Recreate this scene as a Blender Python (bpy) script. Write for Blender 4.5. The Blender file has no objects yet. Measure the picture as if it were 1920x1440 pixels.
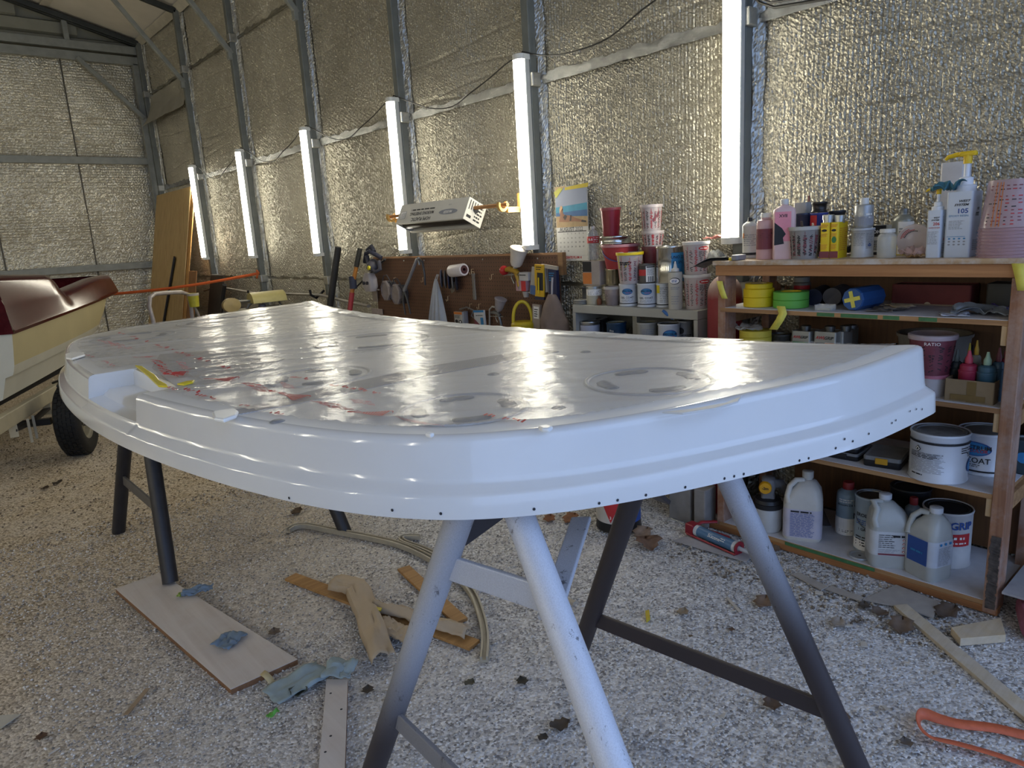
import bpy, bmesh, math, random
import numpy as np
from mathutils import Vector, Matrix, noise
random.seed(7)
RNG = np.random.default_rng(7)
D = bpy.data
S = bpy.context.scene
COL = S.collection
pi = math.pi

# ---------------------------------------------------------------- camera
CAM_H = 1.4
FPX = 1320.0
YAW, PITCH, ROLL = math.radians(40.85), math.radians(12.16), math.radians(-3.4)
fwd = Vector((math.sin(YAW)*math.cos(PITCH), math.cos(YAW)*math.cos(PITCH), -math.sin(PITCH)))
r0 = Vector((math.cos(YAW), -math.sin(YAW), 0))
u0 = r0.cross(fwd)
RIGHT = math.cos(ROLL)*r0 + math.sin(ROLL)*u0
UP = -math.sin(ROLL)*r0 + math.cos(ROLL)*u0
CP = Vector((0, 0, CAM_H))
cam = D.objects.new('camera', D.cameras.new('camera'))
COL.objects.link(cam)
m = Matrix((RIGHT, UP, -fwd)).transposed().to_4x4()
m.translation = CP
cam.matrix_world = m
cam.data.sensor_width = 36
cam.data.lens = 36*FPX/1920
cam.data.clip_start = 0.05
S.camera = cam

# ---------------------------------------------------------------- sky, exposure
S.view_settings.view_transform = 'Standard'
S.view_settings.look = 'None'
S.view_settings.exposure = 0.5
S.view_settings.gamma = 1
S.view_settings.use_curve_mapping = False
W = D.worlds.new('sky'); S.world = W; W.use_nodes = True
bg = W.node_tree.nodes['Background']
bg.inputs[0].default_value = (0.42, 0.60, 1.0, 1)
SKY = 1.42
bg.inputs[1].default_value = SKY
LED = 22.0

# ---------------------------------------------------------------- pixel -> world on a known plane (real depths)
def ray(x, y):
    return RIGHT*((x-960)/FPX) - UP*((y-720)/FPX) + fwd
def atX(x, y, X):
    d = ray(x, y); return CP + d*(X/d.x)
def atY(x, y, Y):
    d = ray(x, y); return CP + d*(Y/d.y)
def atZ(x, y, Z=0.0):
    d = ray(x, y); return CP + d*((Z-CAM_H)/d.z)

# ---------------------------------------------------------------- materials
def lin(c):
    if isinstance(c, str):
        c = c.lstrip('#'); c = [int(c[i:i+2], 16) for i in (0, 2, 4)]
    o = []
    for v in c[:3]:
        v = v/255.0
        o.append(v/12.92 if v <= .04045 else ((v+.055)/1.055)**2.4)
    return tuple(o)+(1,)
_m = {}
class NT:
    def __init__(s, name):
        s.mat = D.materials.new(name); s.mat.use_nodes = True
        s.t = s.mat.node_tree; s.n = s.t.nodes; s.b = s.n['Principled BSDF']
        s.out = s.n['Material Output']
    def node(s, typ, **kw):
        n = s.n.new(typ)
        for k, v in kw.items():
            if k.startswith('i_'):
                n.inputs[k[2:].replace('_', ' ')].default_value = v
            else: setattr(n, k, v)
        return n
    def link(s, a, b): s.t.links.new(a, b)
    def coord(s, scale=(1, 1, 1), rot=(0, 0, 0), kind='Object'):
        tc = s.node('ShaderNodeTexCoord'); mp = s.node('ShaderNodeMapping')
        mp.inputs['Scale'].default_value = scale; mp.inputs['Rotation'].default_value = rot
        s.link(tc.outputs[kind], mp.inputs['Vector']); return mp.outputs['Vector']
    def noise(s, vec, scale, detail=4, rough=.55):
        n = s.node('ShaderNodeTexNoise'); n.inputs['Scale'].default_value = scale
        n.inputs['Detail'].default_value = detail; n.inputs['Roughness'].default_value = rough
        s.link(vec, n.inputs['Vector']); return n.outputs['Fac']
    def ramp(s, fac, stops):
        r = s.node('ShaderNodeValToRGB'); e = r.color_ramp.elements
        while len(e) < len(stops): e.new(.5)
        for k, (p, c) in enumerate(stops):
            e[k].position = p; e[k].color = lin(c) if not isinstance(c, float) else (c, c, c, 1)
        s.link(fac, r.inputs['Fac']); return r.outputs['Color']
    def math(s, op, a, b=None, c=None):
        n = s.node('ShaderNodeMath', operation=op)
        for k, v in enumerate((a, b, c)):
            if v is None: continue
            if isinstance(v, (int, float)): n.inputs[k].default_value = v
            else: s.link(v, n.inputs[k])
        return n.outputs[0]
    def mix(s, fac, a, b):
        n = s.node('ShaderNodeMix', data_type='RGBA')
        for sock, v in ((n.inputs[0], fac), (n.inputs[6], a), (n.inputs[7], b)):
            if isinstance(v, float): sock.default_value = v
            elif isinstance(v, (str, tuple)): sock.default_value = lin(v) if isinstance(v, str) or len(v) == 3 else v
            else: s.link(v, sock)
        return n.outputs[2]
    def bump(s, h, strength=.3, dist=.002):
        b = s.node('ShaderNodeBump'); b.inputs['Strength'].default_value = strength
        b.inputs['Distance'].default_value = dist
        s.link(h, b.inputs['Height']); s.link(b.outputs['Normal'], s.b.inputs['Normal'])

def P(color, rough=.5, metal=0.0, var=.12, scale=14, bump=0.0, trans=0.0, alpha=1.0, emit=0.0, coat=0.0, spec=None):
    """plain principled material with a faint procedural mottling"""
    key = (str(color), rough, metal, var, scale, bump, trans, alpha, emit, coat)
    if key in _m: return _m[key]
    t = NT('mat_%d' % len(_m)); b = t.b
    c = lin(color)
    v = t.coord()
    f = t.noise(v, scale)
    dk = tuple(x*(1-var) for x in c[:3])+(1,); lt = tuple(min(1, x*(1+var*.6)) for x in c[:3])+(1,)
    r = t.node('ShaderNodeValToRGB'); r.color_ramp.elements[0].position = .3; r.color_ramp.elements[1].position = .7
    r.color_ramp.elements[0].color = dk; r.color_ramp.elements[1].color = lt
    t.link(f, r.inputs['Fac']); t.link(r.outputs['Color'], b.inputs['Base Color'])
    b.inputs['Roughness'].default_value = rough; b.inputs['Metallic'].default_value = metal
    b.inputs['Transmission Weight'].default_value = trans; b.inputs['Alpha'].default_value = alpha
    b.inputs['Coat Weight'].default_value = coat
    if trans: b.inputs['IOR'].default_value = 1.15
    if emit:
        b.inputs['Emission Color'].default_value = c; b.inputs['Emission Strength'].default_value = emit
    if bump: t.bump(t.noise(v, scale*6), bump, .002)
    _m[key] = t.mat
    return t.mat

def clear(color, alpha=.35, rough=.15):
    """thin see-through plastic: tinted translucent film plus gloss"""
    key = ('clear', color, alpha, rough)
    if key in _m: return _m[key]
    t = NT('clear_%d' % len(_m)); b = t.b
    b.inputs['Roughness'].default_value = rough
    f = t.noise(t.coord(), 20)
    t.link(t.mix(f, color, tuple(min(255, int(x*255)+0) for x in (1, 1, 1)) if False else color), b.inputs['Base Color'])
    al = t.math('MULTIPLY_ADD', f, .25*alpha, alpha*.85)
    t.link(al, b.inputs['Alpha'])
    _m[key] = t.mat
    return t.mat

def wood(c1, c2, axis='Y', rough=.65, sc=1.0, dust=0.0):
    key = ('wood', c1, c2, axis, rough, sc, dust)
    if key in _m: return _m[key]
    t = NT('wood_%d' % len(_m)); b = t.b
    s = {'X': (1.2, 30, 30), 'Y': (30, 1.2, 30), 'Z': (30, 30, 1.2)}[axis]
    v = t.coord(tuple(q*sc for q in s))
    f = t.noise(v, 1.6, 6, .65); f2 = t.noise(v, 6, 3)
    col = t.ramp(f, [(.3, c1), (.7, c2)])
    if dust:
        g = t.noise(t.coord(), 9, 6, .7)
        col = t.mix(t.math('MULTIPLY', t.ramp(g, [(.42, 0.0), (.62, 1.0)]), dust), col, '#c9c4c0')
    t.link(col, b.inputs['Base Color']); b.inputs['Roughness'].default_value = rough
    t.bump(f2, .25, .001)
    _m[key] = t.mat
    return t.mat

def foil_mat(name, c1, c2, along, pitch=.02, rough=.3, strength=1.0, crumple=1.0):
    """aluminised bubble insulation: hexagonal quilting in relief, with gap shade put into the colour, on crumpled foil"""
    t = NT(name); b = t.b
    tc = t.node('ShaderNodeTexCoord'); sp = t.node('ShaderNodeSeparateXYZ')
    t.link(tc.outputs['Object'], sp.inputs[0])
    a = {'Y': sp.outputs[1], 'X': sp.outputs[0], 'Z': sp.outputs[2]}[along]     # across the columns
    bb = sp.outputs[2] if along != 'Z' else sp.outputs[0]
    wv = t.coord()
    wob = t.math('MULTIPLY', t.math('SUBTRACT', t.noise(wv, 7, 4, .7), .5), .05)
    u = t.math('DIVIDE', t.math('ADD', a, wob), pitch)
    col = t.math('FLOOR', u)
    w = t.math('ADD', t.math('DIVIDE', t.math('ADD', bb, wob), pitch*.95), t.math('MULTIPLY', t.math('FLOORED_MODULO', col, 2.0), .5))
    su = t.math('ABSOLUTE', t.math('SINE', t.math('MULTIPLY', u, pi)))
    sw = t.math('ABSOLUTE', t.math('SINE', t.math('MULTIPLY', w, pi)))
    dome = t.math('POWER', t.math('MULTIPLY', t.math('POWER', su, .8), t.math('MULTIPLY_ADD', sw, .75, .25)), .5)
    cr = t.noise(wv, 45, 5, .75)
    cr2 = t.noise(wv, 5, 4, .6)
    h = t.math('ADD', t.math('MULTIPLY', dome, 1.0), t.math('MULTIPLY', cr, 1.0*crumple))
    h = t.math('ADD', h, t.math('MULTIPLY', cr2, 2.2*crumple))
    t.bump(h, strength, .006)
    mot = t.noise(wv, 2.3, 5, .6)
    c = t.ramp(mot, [(.3, c1), (.7, c2)])
    gap_shade = t.ramp(dome, [(.18, .52), (.55, 1.0)])  # shade in the gaps between bubbles, painted into the base colour
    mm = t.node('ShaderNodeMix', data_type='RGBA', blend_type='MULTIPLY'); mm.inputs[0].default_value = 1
    t.link(c, mm.inputs[6]); t.link(gap_shade, mm.inputs[7])
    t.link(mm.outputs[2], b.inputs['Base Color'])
    b.inputs['Metallic'].default_value = .55; b.inputs['Roughness'].default_value = rough
    return t.mat

# ---------------------------------------------------------------- mesh builder
class MB:
    def __init__(s):
        s.v = []; s.f = []; s.m = []; s.X = None
    def add(s, vs, fs, m=0):
        o = len(s.v)
        if s.X is not None: vs = [s.X @ Vector(p) for p in vs]
        s.v.extend([tuple(p) for p in vs])
        for f in fs: s.f.append([o+i for i in f]); s.m.append(m)
        return s
    def box(s, x0, x1, y0, y1, z0, z1, m=0):
        return s.add([(x0, y0, z0), (x1, y0, z0), (x1, y1, z0), (x0, y1, z0), (x0, y0, z1), (x1, y0, z1), (x1, y1, z1), (x0, y1, z1)],
                     [(3, 2, 1, 0), (4, 5, 6, 7), (0, 1, 5, 4), (1, 2, 6, 5), (2, 3, 7, 6), (3, 0, 4, 7)], m)
    def bar(s, p, q, w, h, m=0, up=(0, 0, 1)):
        p, q = Vector(p), Vector(q); d = (q-p).normalized(); up = Vector(up)
        if abs(d.dot(up)) > .98: up = Vector((1, 0, 0))
        a = d.cross(up).normalized()*(w/2); b = a.normalized().cross(d)*(h/2)
        vs = [p-a-b, p+a-b, p+a+b, p-a+b, q-a-b, q+a-b, q+a+b, q-a+b]
        return s.add(vs, [(0, 1, 2, 3), (7, 6, 5, 4), (1, 0, 4, 5), (2, 1, 5, 6), (3, 2, 6, 7), (0, 3, 7, 4)], m)
    def tube(s, path, r, n=10, m=0, caps=True, flat=1.0):
        path = [Vector(p) for p in path]; k = len(path)
        rs = r if isinstance(r, (list, tuple)) else [r]*k
        vs = []; ref = None
        for i, p in enumerate(path):
            d = (path[min(i+1, k-1)]-path[max(i-1, 0)]).normalized()
            if ref is None:
                ref = Vector((0, 0, 1)) if abs(d.z) < .9 else Vector((1, 0, 0))
            a = d.cross(ref).normalized(); b = a.cross(d).normalized(); ref = b
            for j in range(n):
                t = 2*pi*j/n
                vs.append(p + a*math.cos(t)*rs[i] + b*math.sin(t)*rs[i]*flat)
        fs = []
        for i in range(k-1):
            for j in range(n):
                fs.append((i*n+j, i*n+(j+1) % n, (i+1)*n+(j+1) % n, (i+1)*n+j))
        if caps: fs += [tuple(range(n))[::-1], tuple(range((k-1)*n, k*n))]
        return s.add(vs, fs, m)
    def lathe(s, prof, n=28, m=0, c=(0, 0), sx=1.0, sy=1.0, ms=None):
        vs = []; fs = []; mm = []
        for r, z in prof:
            for j in range(n):
                t = 2*pi*j/n
                vs.append((c[0]+max(r, 1e-5)*math.cos(t)*sx, c[1]+max(r, 1e-5)*math.sin(t)*sy, z))
        o = len(s.f)
        for i in range(len(prof)-1):
            for j in range(n):
                fs.append((i*n+j, i*n+(j+1) % n, (i+1)*n+(j+1) % n, (i+1)*n+j)); mm.append(ms[i] if ms else m)
        s.add(vs, fs, m)
        for i, k in enumerate(mm): s.m[o+i] = k
        return s
    def prism(s, poly, z0, z1, m=0):
        n = len(poly)
        vs = [(x, y, z0) for x, y in poly]+[(x, y, z1) for x, y in poly]
        fs = [tuple(range(n))[::-1], tuple(range(n, 2*n))]+[(i, (i+1) % n, n+(i+1) % n, n+i) for i in range(n)]
        return s.add(vs, fs, m)
    def loft(s, rings, m=0, caps=True, closed=True):
        n = len(rings[0]); vs = [p for r in rings for p in r]; fs = []
        for i in range(len(rings)-1):
            for j in range(n if closed else n-1):
                fs.append((i*n+j, i*n+(j+1) % n, (i+1)*n+(j+1) % n, (i+1)*n+j))
        if caps: fs += [tuple(range(n))[::-1], tuple(range((len(rings)-1)*n, len(rings)*n))]
        return s.add(vs, fs, m)
    def grid(s, nu, nv, fn, m=0):
        vs = [fn(i/(nu-1), j/(nv-1)) for j in range(nv) for i in range(nu)]
        fs = [(j*nu+i, j*nu+i+1, (j+1)*nu+i+1, (j+1)*nu+i) for j in range(nv-1) for i in range(nu-1)]
        return s.add(vs, fs, m)
    def quad2(s, x0, x1, y0, y1, mp, m=0, n=1):
        """a flat printed rectangle laid on a surface by mp(x,y)"""
        for k in range(n):
            a = x0+(x1-x0)*k/n; b = x0+(x1-x0)*(k+1)/n
            s.add([mp(a, y0), mp(b, y0), mp(b, y1), mp(a, y1)], [(0, 1, 2, 3)], m)
        return s
    def poly2(s, pts, mp, m=0):
        return s.add([mp(*p) for p in pts], [tuple(range(len(pts)))], m)
    def ell2(s, cx, cy, rx, ry, mp, m=0, n=24):
        vs = [mp(cx, cy)]+[mp(cx+rx*math.cos(2*pi*i/n), cy+ry*math.sin(2*pi*i/n)) for i in range(n)]
        return s.add(vs, [(0, 1+i, 1+(i+1) % n) for i in range(n)], m)
    def fine(s, x0, x1, y0, y1, rows, mp, m=0, hh=.45, seg=5, fill=.85, seed=1):
        """rows of illegible small print as broken dashes"""
        R = random.Random(seed); dy = (y1-y0)/rows
        for i in range(rows):
            y = y1-dy*(i+.5); end = x1-(x1-x0)*R.random()*(1-fill)*2; x = x0; L = (x1-x0)/seg
            while x < end:
                l = L*R.uniform(.5, 1.3)
                s.quad2(x, min(x+l, end), y-dy*hh/2, y+dy*hh/2, mp, m); x += l+L*.18
        return s
    def text(s, string, x, y, size, mp, m=0, align='CENTER', bold=0.0, sx=1.0, shear=0.0):
        vs, fs = text_mesh(string, align, bold, shear)
        return s.add([mp(x+p[0]*size*sx, y+p[1]*size) for p in vs], fs, m)
    def build(s, name, mats, parent=None, smooth=None, bev=0.0, solid=0.0, loc=None):
        me = D.meshes.new(name)
        me.from_pydata(s.v, [], s.f)
        mats = mats if isinstance(mats, (list, tuple)) else [mats]
        for k in mats: me.materials.append(k)
        if len(mats) > 1: me.polygons.foreach_set('material_index', s.m)
        if smooth is not None:
            me.polygons.foreach_set('use_smooth', [True]*len(me.polygons))
            me.set_sharp_from_angle(angle=math.radians(smooth))
        me.update()
        o = D.objects.new(name, me); COL.objects.link(o)
        if parent is not None: o.parent = parent
        if loc is not None: o.location = loc
        if solid:
            k = o.modifiers.new('solid', 'SOLIDIFY'); k.thickness = solid; k.offset = 0
        if bev:
            k = o.modifiers.new('bevel', 'BEVEL'); k.width = bev; k.segments = 2; k.limit_method = 'ANGLE'; k.angle_limit = .6
        return o
_tx = {}
def text_mesh(string, align, bold, shear=0.0):
    key = (string, align, bold, shear)
    if key not in _tx:
        cu = D.curves.new('t', 'FONT'); cu.body = string; cu.align_x = align; cu.align_y = 'CENTER'
        cu.resolution_u = 2; cu.offset = bold; cu.shear = shear
        ob = D.objects.new('t', cu); COL.objects.link(ob)
        me = D.meshes.new_from_object(ob)
        _tx[key] = ([tuple(v.co) for v in me.vertices], [tuple(p.vertices) for p in me.polygons])
        D.objects.remove(ob); D.curves.remove(cu); D.meshes.remove(me)
    return _tx[key]

def tag(o, label, cat, group=None, kind=None):
    o['label'] = label; o['category'] = cat
    if group: o['group'] = group
    if kind: o['kind'] = kind
    return o
def T(name, label, cat, loc, rz=0.0, group=None):
    o = D.objects.new(name, None); COL.objects.link(o)
    o.empty_display_size = .1
    o.location = loc; o.rotation_euler = (0, 0, rz)
    return tag(o, label, cat, group)
def structure(o):
    o['kind'] = 'structure'; return o
def face_cam(x, y): return math.atan2(-x, y)
def cylmap(r, off=0.0, e=.0006):
    def f(x, y):
        a = x/r+off
        return ((r+e)*math.sin(a), -(r+e)*math.cos(a), y)
    return f
def conemap(r0, z0, r1, z1, e=.0008):
    def f(x, y):
        r = r0+(r1-r0)*(y-z0)/(z1-z0)+e
        a = x/((r0+r1)/2)
        return (r*math.sin(a), -r*math.cos(a), y)
    return f
def flatmap(y, e=.0006, x0=0.0): return lambda x, z: (x+x0, y-e, z)
def sidemap(xf, e=.0006): return lambda x, z: (xf+e, x, z)
def rbox(w, d, r, n=5):
    """rounded rectangle outline, counter-clockwise"""
    out = []
    for cx, cy, a0 in ((w/2-r, d/2-r, 0), (-w/2+r, d/2-r, pi/2), (-w/2+r, -d/2+r, pi), (w/2-r, -d/2+r, 1.5*pi)):
        for k in range(n+1):
            a = a0+pi/2*k/n; out.append((cx+r*math.cos(a), cy+r*math.sin(a)))
    return out
def rrings(spec, n=5):
    """list of (w,d,r,z[,cx]) -> rings of a rounded-rectangle loft"""
    return [[(x+(q[4] if len(q) > 4 else 0), y, q[3]) for x, y in rbox(q[0], q[1], q[2], n)] for q in spec]
def spot(xl, xr, yt, X, zb):
    """where a thing seen between pixels xl..xr with its top at yt stands, if its axis is at X on a shelf at zb"""
    xc = (xl+xr)/2
    p = atX(xc, yt, X)
    ym = yt
    for _ in range(6):
        b = atX(xc, ym, X); ym += 20 if b.z > zb else -5
    dep = (Vector((X, p.y, zb))-CP).dot(fwd)
    return p.y, (xr-xl)/2*dep/FPX, p.z-zb

# ================================================================ STRUCTURE
M_STEEL = P('#878a85', .5, .05, .18, 9)
M_STEELD = P('#6f736f', .52, .05, .18, 9)
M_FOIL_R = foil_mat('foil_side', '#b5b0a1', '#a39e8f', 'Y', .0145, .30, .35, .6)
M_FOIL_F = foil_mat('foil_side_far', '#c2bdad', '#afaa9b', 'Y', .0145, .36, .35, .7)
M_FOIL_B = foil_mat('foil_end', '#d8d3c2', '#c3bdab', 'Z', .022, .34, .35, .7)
def tape_mat():
    t = NT('foil_tape'); v = t.coord()
    t.link(t.ramp(t.noise(v, 12), [(.3, '#b3b4b2'), (.7, '#8d8e8c')]), t.b.inputs['Base Color'])
    t.b.inputs['Metallic'].default_value = 1; t.b.inputs['Roughness'].default_value = .22
    t.bump(t.noise(v, 38, 6, .75), .9, .012); return t.mat
M_TAPE = tape_mat()
M_FLASH = P('#a9a9a4', .33, .8, .2, 30)
M_CEIL = P('#d2ccbf', .75, 0, .08, 3)

def gravel_mat():
    t = NT('gravel_ground'); v = t.coord()
    vo = t.node('ShaderNodeTexVoronoi'); vo.inputs['Scale'].default_value = 120; t.link(v, vo.inputs['Vector'])
    vo2 = t.node('ShaderNodeTexVoronoi'); vo2.inputs['Scale'].default_value = 75; t.link(v, vo2.inputs['Vector'])
    sp = t.node('ShaderNodeSeparateColor'); t.link(vo.outputs['Color'], sp.inputs[0])
    stone = t.ramp(sp.outputs[0], [(0.0, '#7a7776'), (.3, '#b5b2b1'), (.7, '#d4d2d1'), (1.0, '#f5f4f4')])
    brown = t.ramp(sp.outputs[1], [(0.0, '#75664f'), (.5, '#b8a78e'), (1.0, '#dccfb9')])
    s2 = t.node('ShaderNodeSeparateXYZ'); t.link(v, s2.inputs[0])
    # soil shows more towards the far, boat end of the shed; sanding dust lies round the work
    soil = t.math('ADD', t.math('MULTIPLY_ADD', s2.outputs[1], .30, t.math('MULTIPLY', s2.outputs[0], -.32)), t.math('MULTIPLY', t.noise(v, 1.3, 5, .65), 1.1))
    soil = t.ramp(t.math('MULTIPLY', soil, .6), [(.42, 0.0), (.82, 1.0)])
    c = t.mix(soil, stone, brown)
    dust = t.noise(v, 2.6, 6, .72)
    dust2 = t.noise(v, 30, 3, .6)
    d = t.math('MULTIPLY', t.ramp(t.math('MULTIPLY_ADD', dust2, .25, t.math('MULTIPLY', dust, .8)), [(.47, 0.0), (.66, 1.0)]), t.math('SUBTRACT', .95, t.math('MULTIPLY', soil, .55)))
    c = t.mix(t.math('MULTIPLY', d, .60), c, '#dedbda')
    t.link(c, t.b.inputs['Base Color']); t.b.inputs['Roughness'].default_value = .95
    h = t.math('SUBTRACT', 1.0, vo.outputs['Distance'])
    h = t.math('ADD', h, t.math('MULTIPLY', t.math('SUBTRACT', 1.0, vo2.outputs['Distance']), .8))
    t.bump(t.math('ADD', h, t.math('MULTIPLY', t.noise(v, 260, 2), .4)), .65, .005)
    return t.mat
M_GRAVEL = gravel_mat()
def ground_z(x, y):
    return .012*noise.noise((x*1.1, y*1.1, 3.1)) + .005*noise.noise((x*5, y*5, 9))
mb = MB()
def fl(u, v):
    x = -4+8.2*u; y = -3+15*v
    return (x, y, ground_z(x, y)-.006)
mb.grid(90, 150, fl)
floor = structure(mb.build('floor', M_GRAVEL, smooth=60))
ob_out = MB(); ob_out.add([(-40, -60, -.05), (40, -60, -.05), (40, -3, -.05), (-40, -3, -.05)], [(0, 1, 2, 3)])
structure(ob_out.build('floor_outside', P('#9b958a', .95, 0, .2, 2)))
# loose stones, thickest near the camera
def stones(n, xr, yr, s0, s1, mats, seed):
    rg = np.random.default_rng(seed)
    x = rg.uniform(*xr, n); y = rg.uniform(*yr, n); s = rg.uniform(s0, s1, n)
    base = np.array([(1, 0, 0), (0, 1, 0), (-1, 0, 0), (0, -1, 0), (0, 0, .7), (0, 0, -.7)], float)
    tri = np.array([(0, 1, 4), (1, 2, 4), (2, 3, 4), (3, 0, 4), (1, 0, 5), (2, 1, 5), (3, 2, 5), (0, 3, 5)])
    a = rg.uniform(0, 2*pi, n); c, q = np.cos(a), np.sin(a)
    jit = rg.uniform(.6, 1.25, (n, 6, 3))
    vv = base[None]*jit*s[:, None, None]
    rx = vv[..., 0]*c[:, None]-vv[..., 1]*q[:, None]; ry = vv[..., 0]*q[:, None]+vv[..., 1]*c[:, None]
    z0 = np.array([ground_z(i, j) for i, j in zip(x, y)])
    co = np.stack([rx+x[:, None], ry+y[:, None], vv[..., 2]+z0[:, None]-.003+s[:, None]*.2], -1).reshape(-1, 3)
    fs = (tri[None]+6*np.arange(n)[:, None, None]).reshape(-1, 3)
    me = D.meshes.new('gravel'); me.vertices.add(len(co)); me.vertices.foreach_set('co', co.ravel())
    me.loops.add(fs.size); me.loops.foreach_set('vertex_index', fs.ravel().astype(np.int32))
    me.polygons.add(len(fs)); me.polygons.foreach_set('loop_start', np.arange(0, fs.size, 3, dtype=np.int32))
    for k in mats: me.materials.append(k)
    me.polygons.foreach_set('material_index', np.repeat(rg.integers(0, len(mats), n), 8).astype(np.int32))
    me.update(calc_edges=True); me.validate()
    o = D.objects.new('gravel', me); COL.objects.link(o); o.parent = floor; o['kind'] = 'stuff'
    return o
SM = [P('#bfbcbb', .9, 0, .25, 30), P('#8a8786', .9, 0, .25, 30), P('#e6e4e2', .9, 0, .2, 30), P('#cdc8c1', .9, 0, .2, 30)]
stones(26000, (.15, 2.75), (.25, 2.3), .0022, .0052, SM, 1)
stones(14000, (.1, 2.8), (2.0, 4.2), .003, .006, SM, 2)
stones(3500, (-.6, 2.2), (4.0, 7), .004, .009, [P('#94846e', .95, 0, .25, 30), P('#74675a', .95, 0, .25, 30), P('#b5a893', .95, 0, .2, 30)], 3)

XW = 3.18            # foil face of the right wall
YE = 11.02           # foil face of the end wall
EAVE = 4.16
POSTS = [.30, 1.86, 3.27, 4.69, 6.15, 7.70, 9.23, 10.85]
mb = MB().box(XW+.03, XW+.07, -.9, 11.2, -.1, EAVE)
wall_r = structure(mb.build('wall_right', P('#6d6a62', .7)))
SEAM = [-.02, 1.07, 2.29, 3.52, 4.16]
def panel_grid(y0, y1, z0, z1, sd):
    k = random.Random(sd)
    ph = [k.uniform(0, 6) for _ in range(4)]
    def f(u, v):
        y = y0+(y1-y0)*u; z = z0+(z1-z0)*v
        e = math.sin(pi*u)*math.sin(pi*v)
        d = .018*e*noise.noise((y*1.7+ph[0], z*1.4, ph[1])) + .007*noise.noise((y*5, z*4+ph[2], 2)) + .003*noise.noise((y*16, z*26, ph[3]))
        lip = .012*max(0, 1-v*14)*(.5+noise.noise((y*4, ph[0], 0)))
        return (XW+.010-d-lip, y, z)
    return f
def quilt(name, par, mat, ur, vr, cell, pitch, sd, endwall):
    """a panel of bubble foil: quilted, crumpled and sagging, as real facets"""
    g = np.random.default_rng(sd+50)
    nu = max(8, int((ur[1]-ur[0])/cell)); nv = max(8, int((vr[1]-vr[0])/cell))
    U, V = np.meshgrid(np.linspace(*ur, nu), np.linspace(*vr, nv))
    d = np.zeros_like(U)
    for k in range(5):
        a = g.uniform(0, 2*pi); f = g.uniform(1.2, 3.5); d += .0030*np.sin((U*np.cos(a)+V*np.sin(a))*f*2+g.uniform(0, 6))
    for k in range(7):
        a = g.uniform(0, 2*pi); f = g.uniform(9, 28); d += .0009*np.sin((U*np.cos(a)+V*np.sin(a))*f+g.uniform(0, 6))
    # shallow horizontal creases
    for k in range(5):
        z0 = g.uniform(*vr); w = .01; ln = g.uniform(.2, .8)*(ur[1]-ur[0]); c = g.uniform(*ur)
        d -= .006*np.exp(-((V-z0-.03*np.sin(U*3+k))/w)**2)*np.exp(-((U-c)/ln)**4)
    su, sv = (U, V) if not endwall else (V, U)
    col = np.floor(su/pitch)
    q = np.abs(np.sin(pi*su/pitch))**.7*(.55+.45*np.abs(np.sin(pi*(sv/(pitch*1.05)+.5*(col % 2)))))
    amp = (.0060 if not endwall else .0042)*(pitch/.021)
    d += amp*q + g.normal(0, amp*.24, U.shape)
    e = np.sin(pi*(U-ur[0])/(ur[1]-ur[0]))*np.sin(pi*(V-vr[0])/(vr[1]-vr[0]))
    d += .012*e
    co = np.stack([XW+.012-d, U, V], -1) if not endwall else np.stack([U, YE+.012-d, V], -1)
    idx = np.arange(nu*nv).reshape(nv, nu)
    f = np.stack([idx[:-1, :-1], idx[:-1, 1:], idx[1:, 1:], idx[1:, :-1]], -1).reshape(-1, 4)
    me = D.meshes.new(name); me.vertices.add(nu*nv); me.vertices.foreach_set('co', co.reshape(-1).astype(np.float32))
    me.loops.add(f.size); me.loops.foreach_set('vertex_index', f.ravel().astype(np.int32))
    me.polygons.add(len(f)); me.polygons.foreach_set('loop_start', np.arange(0, f.size, 4, dtype=np.int32))
    me.polygons.foreach_set('use_smooth', np.zeros(len(f), bool))
    me.materials.append(mat); me.update(calc_edges=True)
    o = D.objects.new(name, me); COL.objects.link(o); o.parent = par
    return o
ED = [-.9]+POSTS+[11.05]
for i in range(len(ED)-1):
    y0, y1 = ED[i], ED[i+1]
    if y1-y0 < .15: continue
    for j in range(4):
        if y1 < .5:
            mb = MB(); mb.grid(12, 12, panel_grid(y0, y1, SEAM[j]-.01, SEAM[j+1]+.02, i*7+j)); mb.build('foil_panel', M_FOIL_R, wall_r, smooth=80); continue
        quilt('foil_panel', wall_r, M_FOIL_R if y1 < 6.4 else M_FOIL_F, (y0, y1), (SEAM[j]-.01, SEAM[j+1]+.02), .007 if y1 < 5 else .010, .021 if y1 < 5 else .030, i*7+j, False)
    # seam tape, ragged along its upper edge
    for zt, wd in ((2.29, .055), (3.52, .03), (1.07, .025)):
        mb = MB()
        def tf(u, v, zt=zt, wd=wd, y0=y0, y1=y1):
            y = y0+.06+(y1-y0-.1)*u
            rag = .022*noise.noise((y*9, zt, 1))+.012*noise.noise((y*30, zt, 5)) if v > .5 else .004*noise.noise((y*6, 8, 1))
            return (XW-.018-.012*noise.noise((y*7, v*2, zt)), y, zt-wd*.6+wd*v+rag)
        mb.grid(60, 4, tf)
        mb.build('tape_strip', M_TAPE if zt < 3 and zt > 2 else P('#8d897c', .4, .8, .15, 20), wall_r, smooth=80)
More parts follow.
